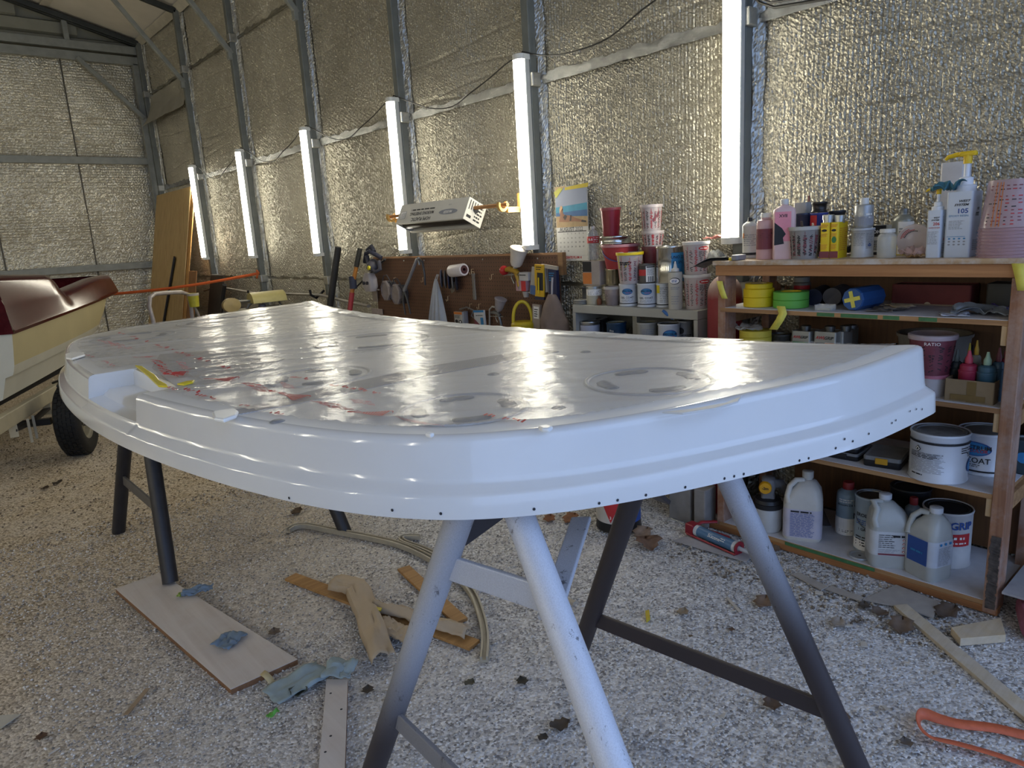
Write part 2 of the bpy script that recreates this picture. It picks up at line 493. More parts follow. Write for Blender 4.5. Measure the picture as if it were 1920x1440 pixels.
for i, y in enumerate(POSTS):
    mb = MB().box(3.09, 3.15, y-.03, y+.03, -.03, EAVE)
    mb.build('post', M_STEELD, wall_r, bev=.006)
    mb = MB().box(3.075, 3.155, y-.045, y+.045, -.02, .012)
    mb.build('base_plate', M_STEELD, wall_r)
    # crinkled foil flashing on the near side of each post
    mb = MB()
    def ff(u, v, y=y):
        z = EAVE*v; R_ = random.uniform(-.0024, .0024)
        return (3.145+.034*u+R_, y-.032-.042*u-.012*noise.noise((z*7, u*2, y+4)), z+R_)
    mb.grid(9, 430, ff); mb.build('foil_flashing', M_FLASH, wall_r)
    for zc in SEAM[1:4]:
        mb = MB().box(3.085, 3.16, y-.05, y+.035, zc-.05, zc+.03)
        mb.build('tape_patch', P('#b4b3ab', .35, .7, .2, 30), wall_r, bev=.008)
# eave rail and knee braces
for y, z0 in zip(POSTS[1:7], (3.36,)*6):
    MB().bar((3.10, y-.012, z0), (2.30, y-.012, z0+1.03), .045, .045).build('knee_brace', M_STEEL, wall_r, bev=.004)
    MB().box(3.06, 3.10, y-.035, y+.02, z0-.06, z0+.05).build('brace_bracket', M_STEEL, wall_r, bev=.004)

# loose flap of foil in the far bay
mb = MB()
def flap(u, v):
    y = 9.3+1.45*u
    z = 3.47-.34*v*(1-u*.15)-.10*u*v
    return (XW-.03-.17*v*v*(.35+.65*u)-.02*noise.noise((y*5, z*5, 1)), y, z+.03*noise.noise((y*3, 1, 1))*v)
mb.grid(24, 10, flap); mb.build('foil_flap', M_FOIL_F, wall_r, smooth=80)

# ---------------- ceiling: white lining under a 3:12 roof
mb = MB()
RZ = EAVE+.02+.265*3.2
def roof(x): return EAVE+.03+.265*(3.2-abs(x))
mb.add([(3.25, -2.8, roof(3.25)), (3.25, 11.2, roof(3.25)), (0, 11.2, roof(0)), (0, -2.8, roof(0)),
        (-3.25, -2.8, roof(3.25)), (-3.25, 11.2, roof(3.25))], [(0, 3, 2, 1), (3, 4, 5, 2)])
ceil = structure(mb.build('ceiling', M_CEIL))
for y in POSTS+[10.93]:
    mb = MB().bar((3.12, y, roof(3.12)-.06), (0, y, roof(0)-.06), .06, .06)
    mb.bar((0, y, roof(0)-.06), (-3.2, y, roof(3.2)-.06), .06, .06)
    mb.build('rafter', P('#3d4141', .5, .4, .15, 9), ceil, bev=.005)
for x in (1.05, 2.1):
    MB().box(x-.05, x+.05, -.9, 11.0, roof(x)-.014, roof(x)-.002).build('lining_seam_tape', P('#c9c2b2', .6), ceil)
mb = MB()
for i in range(60):
    y = -.6+11.5*i/59
mb.grid(4, 120, lambda u, v: (3.16-.07*u, -.8+11.8*v, EAVE-.03+.075*u+.008*noise.noise((v*60, u, 1))))
mb.build('eave_tape', P('#c2bcab', .6), ceil, smooth=80)
# left wall and the gable over the open front (behind the camera)
mb = MB().box(-3.27, -3.2, -2.8, 11.2, -.1, EAVE+.02); wall_l = structure(mb.build('wall_left', P('#c9c5b8', .5, .85, .1, 3)))

# ---------------- end wall
mb = MB(); mb.box(-3.2, 3.25, YE+.03, YE+.08, -.1, EAVE)
wall_e = structure(mb.build('wall_back', P('#6d6a62', .7)))
XS = [3.16, 2.20, 1.18, .05, -1.1, -2.2, -3.2]
ZS = [-.02, 1.24, 2.64, 3.93]
for i in range(len(XS)-1):
    for j in range(3):
        x1, x0 = XS[i], XS[i+1]
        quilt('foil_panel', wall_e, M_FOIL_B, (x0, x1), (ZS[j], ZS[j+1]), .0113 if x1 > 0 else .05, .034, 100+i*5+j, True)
for x in XS[1:-1]:
    MB().box(x-.008, x+.008, YE-.006, YE+.004, 0, 3.9).build('seam', P('#5b574d', .6, .4), wall_e)
gp = MB(); gp.add([(-3.25, YE+.06, 3.9), (3.25, YE+.06, 3.9), (3.25, YE+.06, roof(3.25)), (0, YE+.06, roof(0)), (-3.25, YE+.06, roof(3.25))], [(0, 1, 2, 3, 4)])
gp.build('gable_sheet', P('#8f8e80', .55, .2, .1, 5), wall_e)
# gable siding: horizontal ribbed sheets above the truss
for k in range(7):
    z0 = 4.02+k*.17
    xm = 3.2-(z0+.17-EAVE)/.265 if z0+.17 > EAVE else 3.2
    mb = MB(); mb.add([(-xm, YE+.02, z0), (xm, YE+.02, z0), (xm, YE-.02, z0+.02), (-xm, YE-.02, z0+.02), (xm, YE-.02, z0+.15), (-xm, YE-.02, z0+.15), (xm, YE+.02, z0+.17), (-xm, YE+.02, z0+.17)],
                      [(0, 1, 2, 3), (3, 2, 4, 5), (5, 4, 6, 7)])
    mb.build('siding_panel', P('#8f8e80', .55, .2, .1, 5), wall_e)
MB().box(-3.2, 3.12, 10.89, 10.95, 4.02, 4.12).build('truss_beam', M_STEEL, wall_e, bev=.005)
MB().box(-3.2, 3.12, 10.87, 10.93, 3.88, 3.985).build('header_beam', M_STEEL, wall_e, bev=.005)
for z in (2.645, 1.25):
    MB().box(-3.2, 3.06, 10.89, 10.95, z-.045, z+.045).build('girt', M_STEEL, wall_e, bev=.005)
MB().box(3.02, 3.09, 10.87, 10.95, 0, 3.90).build('corner_post', M_STEEL, wall_e, bev=.005)
MB().bar((2.36, 10.84, 3.90), (3.05, 10.84, 3.20), .05, .07, up=(0, 1, 0)).build('corner_brace', M_STEEL, wall_e, bev=.004)
MB().box(2.27, 2.33, 10.90, 10.95, 4.12, roof(2.3)-.08).build('king_strut', M_STEEL, wall_e, bev=.004)
MB().box(-.05, .05, 10.90, 10.95, 4.12, roof(0)-.08).build('king_strut', M_STEEL, wall_e, bev=.004)

# ================================================================ LIGHTS
def diff_mat():
    t = NT('led_diffuser'); t.b.inputs['Base Color'].default_value = (.9, .9, .85, 1)
    t.b.inputs['Emission Color'].default_value = (1.0, .94, .77, 1)
    t.b.inputs['Emission Strength'].default_value = LED
    return t.mat
M_LED = diff_mat()
M_HOUS = P('#c3c6c4', .4, .2, .06)
LIGHT_PX = [(1360, -12, 1355, 452), (978, 102, 985, 465), (741, 182, 762, 475), (572, 243, 595, 485), (451, 280, 476, 489), (363, 308, 386, 490)]
LNAMES = ['nearest LED batten light, on the post behind the shelf unit', 'LED batten light on the post beside the calendar',
          'LED batten light partly hidden behind the masking film box', 'LED batten light on the third post beyond the pegboard',
          'LED batten light on the post where the orange strap is tied', 'farthest LED batten light, in front of the leaning boards']
cords = []
for i, (px0, py0, px1, py1) in enumerate(LIGHT_PX):
    y = POSTS[i+1]+.012
    XL = 3.05
    a = atX(px0, py0, XL); b = atX(px1, py1, XL)
    if i == 0: z1 = atX(1372, -30, XL).z
    zt = (1.29+1.13) if i else 2.43
    zb = 1.285
    t = T('batten_light', 'white glowing '+LNAMES[i], 'light', (XL, y, zb), 0, 'LED batten lights on the wall posts')
    MB().box(-.002, .038, -.042, .042, .02, zt-zb-.02).build('housing', M_HOUS, t, bev=.006)
    prof = []
    for k in range(13):
        q = -pi/2+pi*k/12
        prof.append((-.012-.030*math.cos(q)*.9, .040*math.sin(q)))
    prof = [(-.002, -.040)]+prof+[(-.002, .040)]
    mb = MB().loft([[(x, yy, z) for x, yy in prof] for z in (.03, zt-zb-.03)])
    mb.build('diffuser', M_LED, t, smooth=40)
    for z0 in (0, zt-zb-.03):
        mb = MB().loft([[(x*1.06, yy*1.06, z) for x, yy in prof] for z in (z0, z0+.03)])
        mb.box(-.004, .04, -.044, .044, z0, z0+.03)
        mb.build('end_cap', P('#d5d6d2', .45, 0, .04), t)
    cords.append((XL+.02, y, zt+.012))
M_CORD = P('#23221f', .5)
# the opposite wall carries the same row of battens (they glint along the mould's ledge and the boat deck)
for y in POSTS[:7]:
    MB().box(-3.2, -3.10, y-.03, y+.03, -.03, EAVE).build('post', M_STEELD, wall_l)
    lt = MB().box(-3.09, -3.05, y-.042, y+.042, 1.29, 2.44).build('light_housing', M_HOUS, wall_l)
    MB().loft([[(-3.045+.012+.030*math.cos(q)*.9, y+.040*math.sin(q), z) for q in [-pi/2+pi*k/10 for k in range(11)]] for z in (1.31, 2.42)]).build('light_diffuser', M_LED, lt, smooth=40)
CORDL = ['black power cord sagging from the nearest light to the light by the calendar', 'black power cord between the two lights above the masking film box', 'black power cord looping above the shovel handle bay', 'thin black cord between the third and second farthest lights', 'thin black cord linking the two farthest lights']
for i in range(5):
    a, b = Vector(cords[i]), Vector(cords[i+1])
    pts = []
    for k in range(25):
        u = k/24; p = a.lerp(b, u); sag = .22+.05*i*.5
        p.z -= sag*4*u*(1-u)*(.35+.65*u)*.9 - .02*math.sin(u*9); p.x = 3.10-.01*math.sin(u*20) if 0 < k < 24 else p.x
        if i == 0: p.z += .34*(1-u)**2*u*2.6
        pts.append(p)
    tag(MB().tube(pts, .0042, 6).build('power_cord', M_CORD, smooth=60), CORDL[i], 'cord', 'power cords between the lights')
# bundle of cords over the nearest light, running to the right
pts = [atX(x, y, 3.1) for x, y in [(1400, -20), (1425, 5), (1452, 14), (1500, 6), (1560, -4), (1640, -14)]]
tag(MB().tube(pts, .007, 6).tube([p+Vector((-.01, .01, .02)) for p in pts[:4]], .005, 6).build('power_cord', M_CORD, smooth=60), 'bunched black cords running right along the wall from the nearest light', 'cord')

# ================================================================ MOULD
ZT = 1.05
CTRL = [(2.02, .655), (1.60, .665), (1.27, .735), (1.0, .815), (.81, .905), (.67, 1.03), (.565, 1.24), (.48, 1.58), (.425, 1.98), (.408, 2.40),
        (.43, 2.87), (.485, 3.26), (.56, 3.55), (.665, 3.73), (.81, 3.84), (1.0, 3.92), (1.30, 4.02), (1.66, 4.10), (2.00, 4.165)]
def catmull(P_, n):
    out = []
    for i in range(len(P_)-1):
        p = [Vector((*P_[max(0, min(len(P_)-1, i+k))], 0)) for k in (-1, 0, 1, 2)]
        for j in range(n):
            t = j/n
            q = .5*((2*p[1])+(p[2]-p[0])*t+(2*p[0]-5*p[1]+4*p[2]-p[3])*t*t+(3*p[1]-p[0]-3*p[2]+p[3])*t**3)
            out.append((q.x, q.y))
    out.append(P_[-1]); return out
front = catmull(CTRL, 12)
back = []
for k in range(1, 40):
    u = k/40; y = 4.165+(.655-4.165)*u
    back.append((2.0-.30*(4*u*(1-u))**.9, y))
def round_corner(seq, r=.04): return seq
# round the two back corners
def fillet(a, c, b, r, n=6):
    a, c, b = Vector(a), Vector(c), Vector(b)
    d1 = (a-c).normalized(); d2 = (b-c).normalized()
    p, q = c+d1*r, c+d2*r
    return [tuple((p*(1-t)**2+c*2*t*(1-t)+q*t*t)) for t in [k/n for k in range(n+1)]]
fc = fillet(front[-6], front[-1], back[1], .05)
nc = fillet(back[-2], front[0], front[5], .05)
loop = nc[3:]+[p for p in front[1:] if (Vector(p)-Vector(front[0])).length > .06 and (Vector(p)-Vector(front[-1])).length > .06]+fc+[p for p in back if (Vector(p)-Vector(front[0])).length > .06 and (Vector(p)-Vector(front[-1])).length > .06]+nc[:3]
# resample finely + notch bookkeeping
NY0, NY1, NDEP = 1.965, 2.43, .125
def resample(loop, step):
    L = [Vector(p) for p in loop]; L.append(L[0]); out = []
    for a, b in zip(L[:-1], L[1:]):
        n = max(1, round((b-a).length/step))
        for k in range(n): out.append(a.lerp(b, k/n))
    return out
L0 = resample(loop, .025)
cols = []
n0 = len(L0)
for i, p in enumerate(L0):
    t = (L0[(i+1) % n0]-L0[i-1]).normalized()
    nrm = Vector((t.y, -t.x))     # outward for this winding, checked below
    cols.append([p, nrm])
cen = Vector((1.2, 2.4))
if sum((c[0]-cen).dot(c[1]) for c in cols) < 0:
    for c in cols: c[1] = -c[1]
def edge_z(p):
    k = min(1, max(0, (p.x-.45)/1.5))
    return ZT-.084-.026*k, ZT-.137-.037*k       # ledge, bottom
def column(p, nr, notch):
    zl, zb = edge_z(p)
    def o(d, z): q = p+nr*d; return (q.x, q.y, z)
    if notch:
        i = Vector((1, 0))
        q = p+Vector((NDEP, 0))
        nin = [(q.x+.018, q.y, ZT), (q.x+.004, q.y, ZT-.003), (q.x, q.y, ZT-.012), (q.x-.004, q.y, ZT-.052), (q.x-.014, q.y, ZT-.058)]
    else:
        nin = [o(-.018, ZT), o(-.012, ZT-.0006), o(-.004, ZT-.004), o(0, ZT-.011), o(.001, ZT-.017)]
    return nin+[o(.009, zl+.014), o(.011, zl+.004), o(.014, zl+.001), o(.029, zl-.009), o(.033, zl-.012), o(.035, zl-.017), o(.038, zb+.001), o(.036, zb), o(.032, zb), o(.026, zl-.03), o(-.05, ZT-.05)]
rings = []
prev = None
for p, nr in cols:
    inn = p.x < .6 and NY0 < p.y < NY1
    if prev is not None and inn != prev[2]:
        yb = NY0 if abs(p.y-NY0) < abs(p.y-NY1) else NY1
        tt = (yb-prev[0].y)/(p.y-prev[0].y) if p.y != prev[0].y else 0
        pb = prev[0].lerp(p, tt); nb = prev[1].lerp(p[1] if False else nr, tt).normalized()
        rings.append(column(pb, nb, prev[2])); rings.append(column(pb, nb, inn))
    rings.append(column(p, nr, inn)); prev = (p, nr, inn)
mb = MB(); K = len(rings[0]); N = len(rings)
mb.add([q for r in rings for q in r], [(i*K+j, ((i+1) % N)*K+j, ((i+1) % N)*K+j+1, i*K+j+1) for i in range(N) for j in range(K-1)])
TOPLOOP = [Vector((r[0][0], r[0][1])) for r in rings]
mb.f.append([i*K for i in range(N)]); mb.m.append(1)
mb.f.append([i*K+K-1 for i in range(N)][::-1]); mb.m.append(0)
def gel_mat():
    t = NT('gelcoat'); v = t.coord()
    t.link(t.ramp(t.noise(v, 3, 4), [(.3, '#dadada'), (.7, '#e2e1df')]), t.b.inputs['Base Color'])
    t.b.inputs['Roughness'].default_value = .12; t.b.inputs['Coat Weight'].default_value = .35; t.b.inputs['Coat Roughness'].default_value = .05
    t.bump(t.noise(v, 5, 3), .05, .01)
    return t.mat
M_GEL = gel_mat()
mould = T('hardtop_mould', 'large glossy white D-shaped fibreglass mould with curved front skirt, lying on two sawhorses', 'mould', (0, 0, 0))
bm = bmesh.new()
shell = mb.build('shell', [M_GEL, P('#e0e0df', .42, 0, .04, 3)], mould, smooth=50)
bm.from_mesh(shell.data); bmesh.ops.recalc_face_normals(bm, faces=bm.faces)
bmesh.ops.triangulate(bm, faces=[f for f in bm.faces if len(f.verts) > 4]); bm.to_mesh(shell.data); bm.free()
shell.data.set_sharp_from_angle(angle=math.radians(50))
# rim screw holes in the flange
M_HOLE = P('#2a2c33', .8)
fr = [c for c in cols if c[0].x < 1.75 or c[0].y < .8]
HOLES = [(542, 955), (730, 957), (833, 962), (1006, 954), (1117, 947), (1150, 941), (1213, 933), (1278, 922), (1350, 906), (1375, 902), (1395, 897), (1490, 870), (1505, 865), (1513, 861), (1566, 840), (1583, 823), (1597, 827), (1625, 813), (1673, 793), (1680, 788), (1708, 771), (1718, 767), (1726, 767)]
def flange_hit(px, py):
    best = None
    d = ray(px, py)
    for c in cols:
        zl, zb = edge_z(c[0])
        q = c[0]+c[1]*.037
        if c[1].dot(Vector((d.x, d.y))) > 0: continue
        t1 = (q.x*d.x+q.y*d.y)/(d.x**2+d.y**2)
        e = (Vector((d.x*t1, d.y*t1))-q).length
        if best is None or e < best[0]: best = (e, q, c[1], CAM_H+d.z*t1, zl, zb)
    return best
for hx, hy in HOLES:
    e, q, nr, z, zl, zb = flange_hit(hx, hy)
    z = min(max(z, zb+.008), zl-.024)
    tn = Vector((-nr.y, nr.x))
    pts = [(q.x+nr.x*.0012+tn.x*.0028*math.cos(a), q.y+nr.y*.0012+tn.y*.0028*math.cos(a), z+.0030*math.sin(a)) for a in [2*pi*k/8 for k in range(8)]]
    MB().add(pts, [tuple(range(8))]).build('screw_hole', M_HOLE, mould)
# hatch rings and slots moulded into the top
M_SLOT = P('#9a9ca0', .55, 0, .25, 60)
M_RING = P('#c5c6c8', .4, 0, .15, 40)
RPX = [(870, 766, 745, 982), (1216, 714, 1088, 1345), (598, 706, 502, 683), (700, 640, 610, 806), (250, 632, 170, 320), (415, 602, 350, 470)]
for cx, cy, xl, xr in RPX:
    c = atZ(cx, cy, ZT); l = atZ(xl, cy, ZT); r_ = atZ(xr, cy, ZT)
    R = (r_-l).length/2*.92
    R = min(max(R, .13), .24 if cx > 300 else .165)
    mb = MB()
    for i in range(1):
        pts = [(c.x+R*math.cos(2*pi*k/40), c.y+R*math.sin(2*pi*k/40), ZT) for k in range(40)]
    n = 48
    vs = []
    for k in range(n):
        a = 2*pi*k/n
        for rr, zz in ((R-.006, .0004), (R-.003, .0035), (R+.003, .0035), (R+.006, .0004)):
            vs.append((c.x+rr*math.cos(a), c.y+rr*math.sin(a), ZT+zz))
    mb.add(vs, [(k*4+j, ((k+1) % n)*4+j, ((k+1) % n)*4+j+1, k*4+j+1) for k in range(n) for j in range(3)])
    mb.build('hatch_ring', M_RING, mould, smooth=60)
    for q in range(4):
        a0 = pi/4+q*pi/2-.42+.3
        mb = MB(); vs = []; nn = 14
        for k in range(nn+1):
            a = a0+.84*k/nn
            w = .016*math.sqrt(max(0, 1-(2*k/nn-1)**6))+.001
            for rr, zz in ((R*.72-w, .0006), (R*.72-w*.6, .003), (R*.72+w*.6, .003), (R*.72+w, .0006)):
                vs.append((c.x+rr*math.cos(a), c.y+rr*math.sin(a), ZT+zz))
        mb.add(vs, [(k*4+j, (k+1)*4+j, (k+1)*4+j+1, k*4+j+1) for k in range(nn) for j in range(3)])
        mb.build('grip_slot', M_SLOT, mould, smooth=60)
# rectangular non-skid pads and the diagonal pad strip
def pad(name, pts, mat, dz=.0015):
    w = [atZ(x, y, ZT) for x, y in pts]
    mb = MB().prism([(p.x, p.y) for p in w], ZT-.001, ZT+dz); return mb.build(name, mat, mould)
def weave():
    t = NT('peel_ply'); v = t.coord((1, 1, 1), (0, 0, .9))
    wv = t.node('ShaderNodeTexWave'); wv.inputs['Scale'].default_value = 55; wv.inputs['Distortion'].default_value = 2; t.link(v, wv.inputs['Vector'])
    t.link(t.ramp(wv.outputs['Fac'], [(.2, '#a3a1a2'), (.8, '#c0bebd')]), t.b.inputs['Base Color']); t.b.inputs['Roughness'].default_value = .6
    return t.mat
M_PLY = weave()
pad('pad_strip', [(425, 782), (560, 757), (800, 706), (1048, 660), (1010, 654), (800, 688), (600, 730), (430, 772)], M_PLY)
pad('pad_rectangle', [(285, 690), (300, 665), (430, 655), (535, 672), (470, 700), (400, 722), (330, 725)], P('#c2c0be', .5, 0, .15, 60))
# bare drain bosses under the film
for bx, by in ((1098, 660), (925, 702), (625, 612), (1048, 765), (520, 790)):
    c = atZ(bx, by, ZT); mb = MB(); mb.X = Matrix.Translation((c.x, c.y, ZT)); mb.lathe([(.0001, .003), (.010, .003), (.016, 0)], 14)
    mb.build('drain_boss', M_SLOT, mould, smooth=40)

# ================================================================ PLASTIC FILM ON THE MOULD
from mathutils.geometry import intersect_point_tri_2d
LP = np.array([(p.x, p.y) for p in TOPLOOP])
def inside(x, y, poly):
    n = len(poly); j = np.roll(np.arange(n), 1); c = np.zeros(x.shape, bool)
    for a, b in zip(poly, poly[j]):
        k = ((a[1] > y) != (b[1] > y)) & (x < (b[0]-a[0])*(y-a[1])/((b[1]-a[1])+1e-12)+a[0]); c ^= k
    return c
def shrink(p, d): 
    c = LP.mean(0); v = p-c; l = np.linalg.norm(v, axis=1, keepdims=True); return c+v*(1-d/l)
FPOLY = shrink(LP, .035)
def film_h(x, y):
    # pulled folds: run across the mould, fanning out from the front edge
    a = math.radians(-38+14*(y-1.2))
    u = x*math.cos(a)+y*math.sin(a); w = -x*math.sin(a)+y*math.cos(a)
    r1 = 1-abs(noise.noise((u*.9, w*9, 1.3)))*2.2
    r2 = 1-abs(noise.noise((u*1.6, w*19, 7.7)))*2.2
    amp = .35+.9*max(0, noise.noise((x*1.3, y*1.3, 5)))+.55*min(1, max(0, (y-1.6)/1.2))
    h = .0075*amp*max(0, r1)**4 + .0035*amp*max(0, r2)**3 + .0012*noise.noise((x*22, y*22, 2))+.0008*noise.noise((x*60, y*60, 6))
    return max(h, -.001)
nx, ny = 170, 330
xs = np.linspace(.38, 2.0, nx); ys = np.linspace(.66, 4.15, ny)
XX, YY = np.meshgrid(xs, ys)
IN = inside(XX, YY, FPOLY)
idx = -np.ones(IN.shape, int); vs = []; fs = []
for j in range(ny):
    for i in range(nx):
        if IN[j, i]:
            x, y = xs[i], ys[j]; idx[j, i] = len(vs)
            vs.append((x, y, ZT+.0045+film_h(x, y)))
for j in range(ny-1):
    for i in range(nx-1):
        q = (idx[j, i], idx[j, i+1], idx[j+1, i+1], idx[j+1, i])
        if min(q) >= 0: fs.append(q)
def film_mat():
    t = NT('clear_film'); n = t.n; v = t.coord()
    gl = t.node('ShaderNodeBsdfGlossy'); gl.inputs['Roughness'].default_value = .17; gl.inputs['Color'].default_value = (1, 1, 1, 1)
    tr = t.node('ShaderNodeBsdfTransparent'); tr.inputs['Color'].default_value = (.985, .985, .985, 1)
    df = t.node('ShaderNodeBsdfDiffuse'); df.inputs['Color'].default_value = (.8, .81, .83, 1)
    bp = t.node('ShaderNodeBump'); bp.inputs['Strength'].default_value = .35; bp.inputs['Distance'].default_value = .003
    t.link(t.math('ADD', t.noise(v, 42, 4, .6), t.math('MULTIPLY', t.noise(t.coord((3, 22, 1), (0, 0, -.55)), 6, 4, .6), 1.4)), bp.inputs['Height'])
    t.link(bp.outputs[0], gl.inputs['Normal'])
    fr_ = t.node('ShaderNodeFresnel'); fr_.inputs['IOR'].default_value = 1.5; t.link(bp.outputs[0], fr_.inputs['Normal'])
    m1 = t.node('ShaderNodeMixShader'); m1.inputs[0].default_value = .16; t.link(tr.outputs[0], m1.inputs[1]); t.link(df.outputs[0], m1.inputs[2])
    m2 = t.node('ShaderNodeMixShader'); t.link(t.math('MULTIPLY', fr_.outputs[0], .45), m2.inputs[0]); t.link(m1.outputs[0], m2.inputs[1]); t.link(gl.outputs[0], m2.inputs[2])
    t.link(m2.outputs[0], t.out.inputs['Surface']); return t.mat
film = T('plastic_film', 'clear wrinkled plastic film with red print, spread over the white mould', 'plastic sheet', (0, 0, 0))
mb = MB(); mb.add(vs, fs); sheet = mb.build('sheet', film_mat(), film, smooth=180)
# rolled-over wavy hem along the back edge
BK = [p for p in back if 1.05 < p[1] < 4.1]
mb = MB()
def hem(u, v):
    k = u*(len(BK)-1); i = min(int(k), len(BK)-2); f = k-i
    x = BK[i][0]*(1-f)+BK[i+1][0]*f; y = BK[i][1]*(1-f)+BK[i+1][1]*f
    wob = .5+.5*noise.noise((y*5, 3, 1)); big = max(0, noise.noise((y*2.6, 9, 2)))*(1 if y > 1.8 else .25)
    z = ZT+.005+math.sin(pi*min(1, v*1.15))*(.004+.030*big*wob)-.035*max(0, v-.6)*(1 if y > 1.6 else .6)
    ef = min(1, (y-1.05)/.5)      # the roll dies out towards the near corner
    return (x-.09+(.085+.035*ef)*v, y, ZT+.004+(z-ZT-.004)*ef+.004*noise.noise((y*18, v*3, 4))*ef)
mb.grid(200, 10, hem)
M_HEM = P('#e4e5e4', .3, 0, .05, 8, alpha=.75)
mb.build('rolled_hem', M_HEM, film, smooth=180)
# torn rim of the film: a thicker gathered edge along the near curve
M_RED = P('#c4403f', .5, 0, .1, 40)
M_REDL = P('#d98d8c', .5, 0, .1, 40)
def filmmap(px0, py0, px1, py1, ux=None):
    a = atZ(px0, py0, ZT); b = atZ(px1, py1, ZT); d = (b-a); L = d.length; d.normalize(); n = Vector((d.y, -d.x, 0))
    if ux: n = -n
    def f(x, y):
        p = a+d*x+n*y
        return (p.x, p.y, ZT+.0055+film_h(p.x, p.y))
    return f, L
def red_line(px0, py0, px1, py1, hgt, seed, m=M_RED):
    f, L = filmmap(px0, py0, px1, py1); R = random.Random(seed); mb = MB(); x = 0
    while x < L:
        l = R.uniform(.02, .07)
        if R.random() < .72:
            # a smudged word: a few irregular strokes
            k = max(2, int(l/.010))
            for i in range(k):
                xa = x+l*i/k; hh = hgt*R.uniform(.5, 1); off = R.uniform(-.3, .3)*hgt
                mb.poly2([(xa, off-hh/2), (xa+l/k*.62, off-hh/2*R.uniform(.3, 1)), (xa+l/k*.8, off+hh/2), (xa+l/k*.2, off+hh/2*R.uniform(.4, 1))], f)
        x += l+R.uniform(.008, .03)
    o_ = mb.build('red_print_line', m, film); o_['kind'] = 'stuff'
for k, q in enumerate([(220, 625, 423, 693, .020), (502, 702, 593, 718, .020), (620, 725, 667, 733, .018), (697, 740, 750, 748, .018), (763, 752, 842, 767, .018), (857, 772, 950, 790, .018), (313, 730, 462, 765, .016), (160, 667, 213, 690, .014), (510, 777, 533, 783, .016)]):
    red_line(*q[:4], q[4], k+1, M_RED if k not in (7,) else M_REDL)
def red_block(o, r_, s_, rows, seed, m):
    # lines of small print: along r_, stacked along s_ (all measured on the mould top)
    A = atZ(o[0], o[1], ZT); Bv = atZ(o[0]+r_[0], o[1]+r_[1], ZT)-A; Cv = atZ(o[0]+s_[0], o[1]+s_[1], ZT)-A
    def f(x, y):
        p = A+Bv*x+Cv*(1-y); return (p.x, p.y, ZT+.0055+film_h(p.x, p.y))
    mb = MB(); mb.fine(0, 1, 0, 1, rows, f, 0, .38, 4, .9, seed); o_ = mb.build('red_print_block', m, film); o_['kind'] = 'stuff'
for k, q in enumerate([((282, 678), (23, 2), (28, 32), 10, M_RED), ((330, 683), (17, 1), (14, 13), 6, M_REDL), ((443, 722), (50, 5), (45, 16), 8, M_RED), ((525, 723), (25, 3), (8, 8), 5, M_REDL), ((580, 755), (60, 8), (40, 14), 7, M_RED), ((653, 752), (48, 6), (12, 8), 5, M_REDL), ((740, 787), (55, 8), (40, 12), 7, M_REDL), ((180, 642), (30, 2), (45, 14), 7, M_REDL)]):
    red_block(q[0], q[1], q[2], q[3], k, q[4])
def swoosh(px, py, px2, py2, w):
    f, L = filmmap(px, py, px2, py2); mb = MB(); n = 16
    def ww(u): return w*(.06+.94*u**2)*math.sqrt(max(.02, 1-max(0, (u-.8)/.2)**2))
    for sgn in (1, -1):
        for k in range(n):
            u0, u1 = k/n, (k+1)/n
            mb.poly2([(L*u0, sgn*ww(u0)*.5-.0016), (L*u1, sgn*ww(u1)*.5-.0016), (L*u1, sgn*ww(u1)*.5+.0016), (L*u0, sgn*ww(u0)*.5+.0016)], f)
    for k in range(9):
        u0 = .35+.06*k; h = ww(u0)*.45
        mb.poly2([(L*u0, -h), (L*u0+.004, -h), (L*(u0+.02)+.004, h), (L*(u0+.02), h)], f)
    o_ = mb.build('red_print_mark', M_RED, film); o_['kind'] = 'stuff'
swoosh(307, 710, 353, 707, .05); swoosh(383, 715, 445, 715, .06); swoosh(522, 742, 573, 752, .06); swoosh(652, 777, 735, 780, .055); swoosh(250, 673, 290, 673, .035)
# yellow drips of resin dye beside the notch
M_YEL = P('#e0cc22', .25, 0, .12, 30)
mb = MB()
YP = [(238, 688), (252, 690), (262, 697), (276, 706), (284, 716), (298, 724), (300, 728), (282, 727), (272, 718), (262, 708), (250, 698)]
w = [atZ(x+15, y-2, ZT+.004) for x, y in YP]
mb.prism([(p.x, p.y) for p in w], ZT+.002, ZT+.0075)
yel = mb.build('yellow_dye_spill', M_YEL, bev=.002); tag(yel, 'bright yellow dye smear on the film beside the front notch of the mould', 'spill', kind=None)
w = [atZ(x, y, ZT+.004) for x, y in [(332, 722), (350, 717), (366, 715), (362, 719), (345, 723)]]
yel2 = MB().prism([(p.x, p.y) for p in w], ZT+.003, ZT+.0085).build('yellow_dye_spill', M_YEL, bev=.002); tag(yel2, 'small yellow dye streak on the film, right of the larger smear', 'spill')
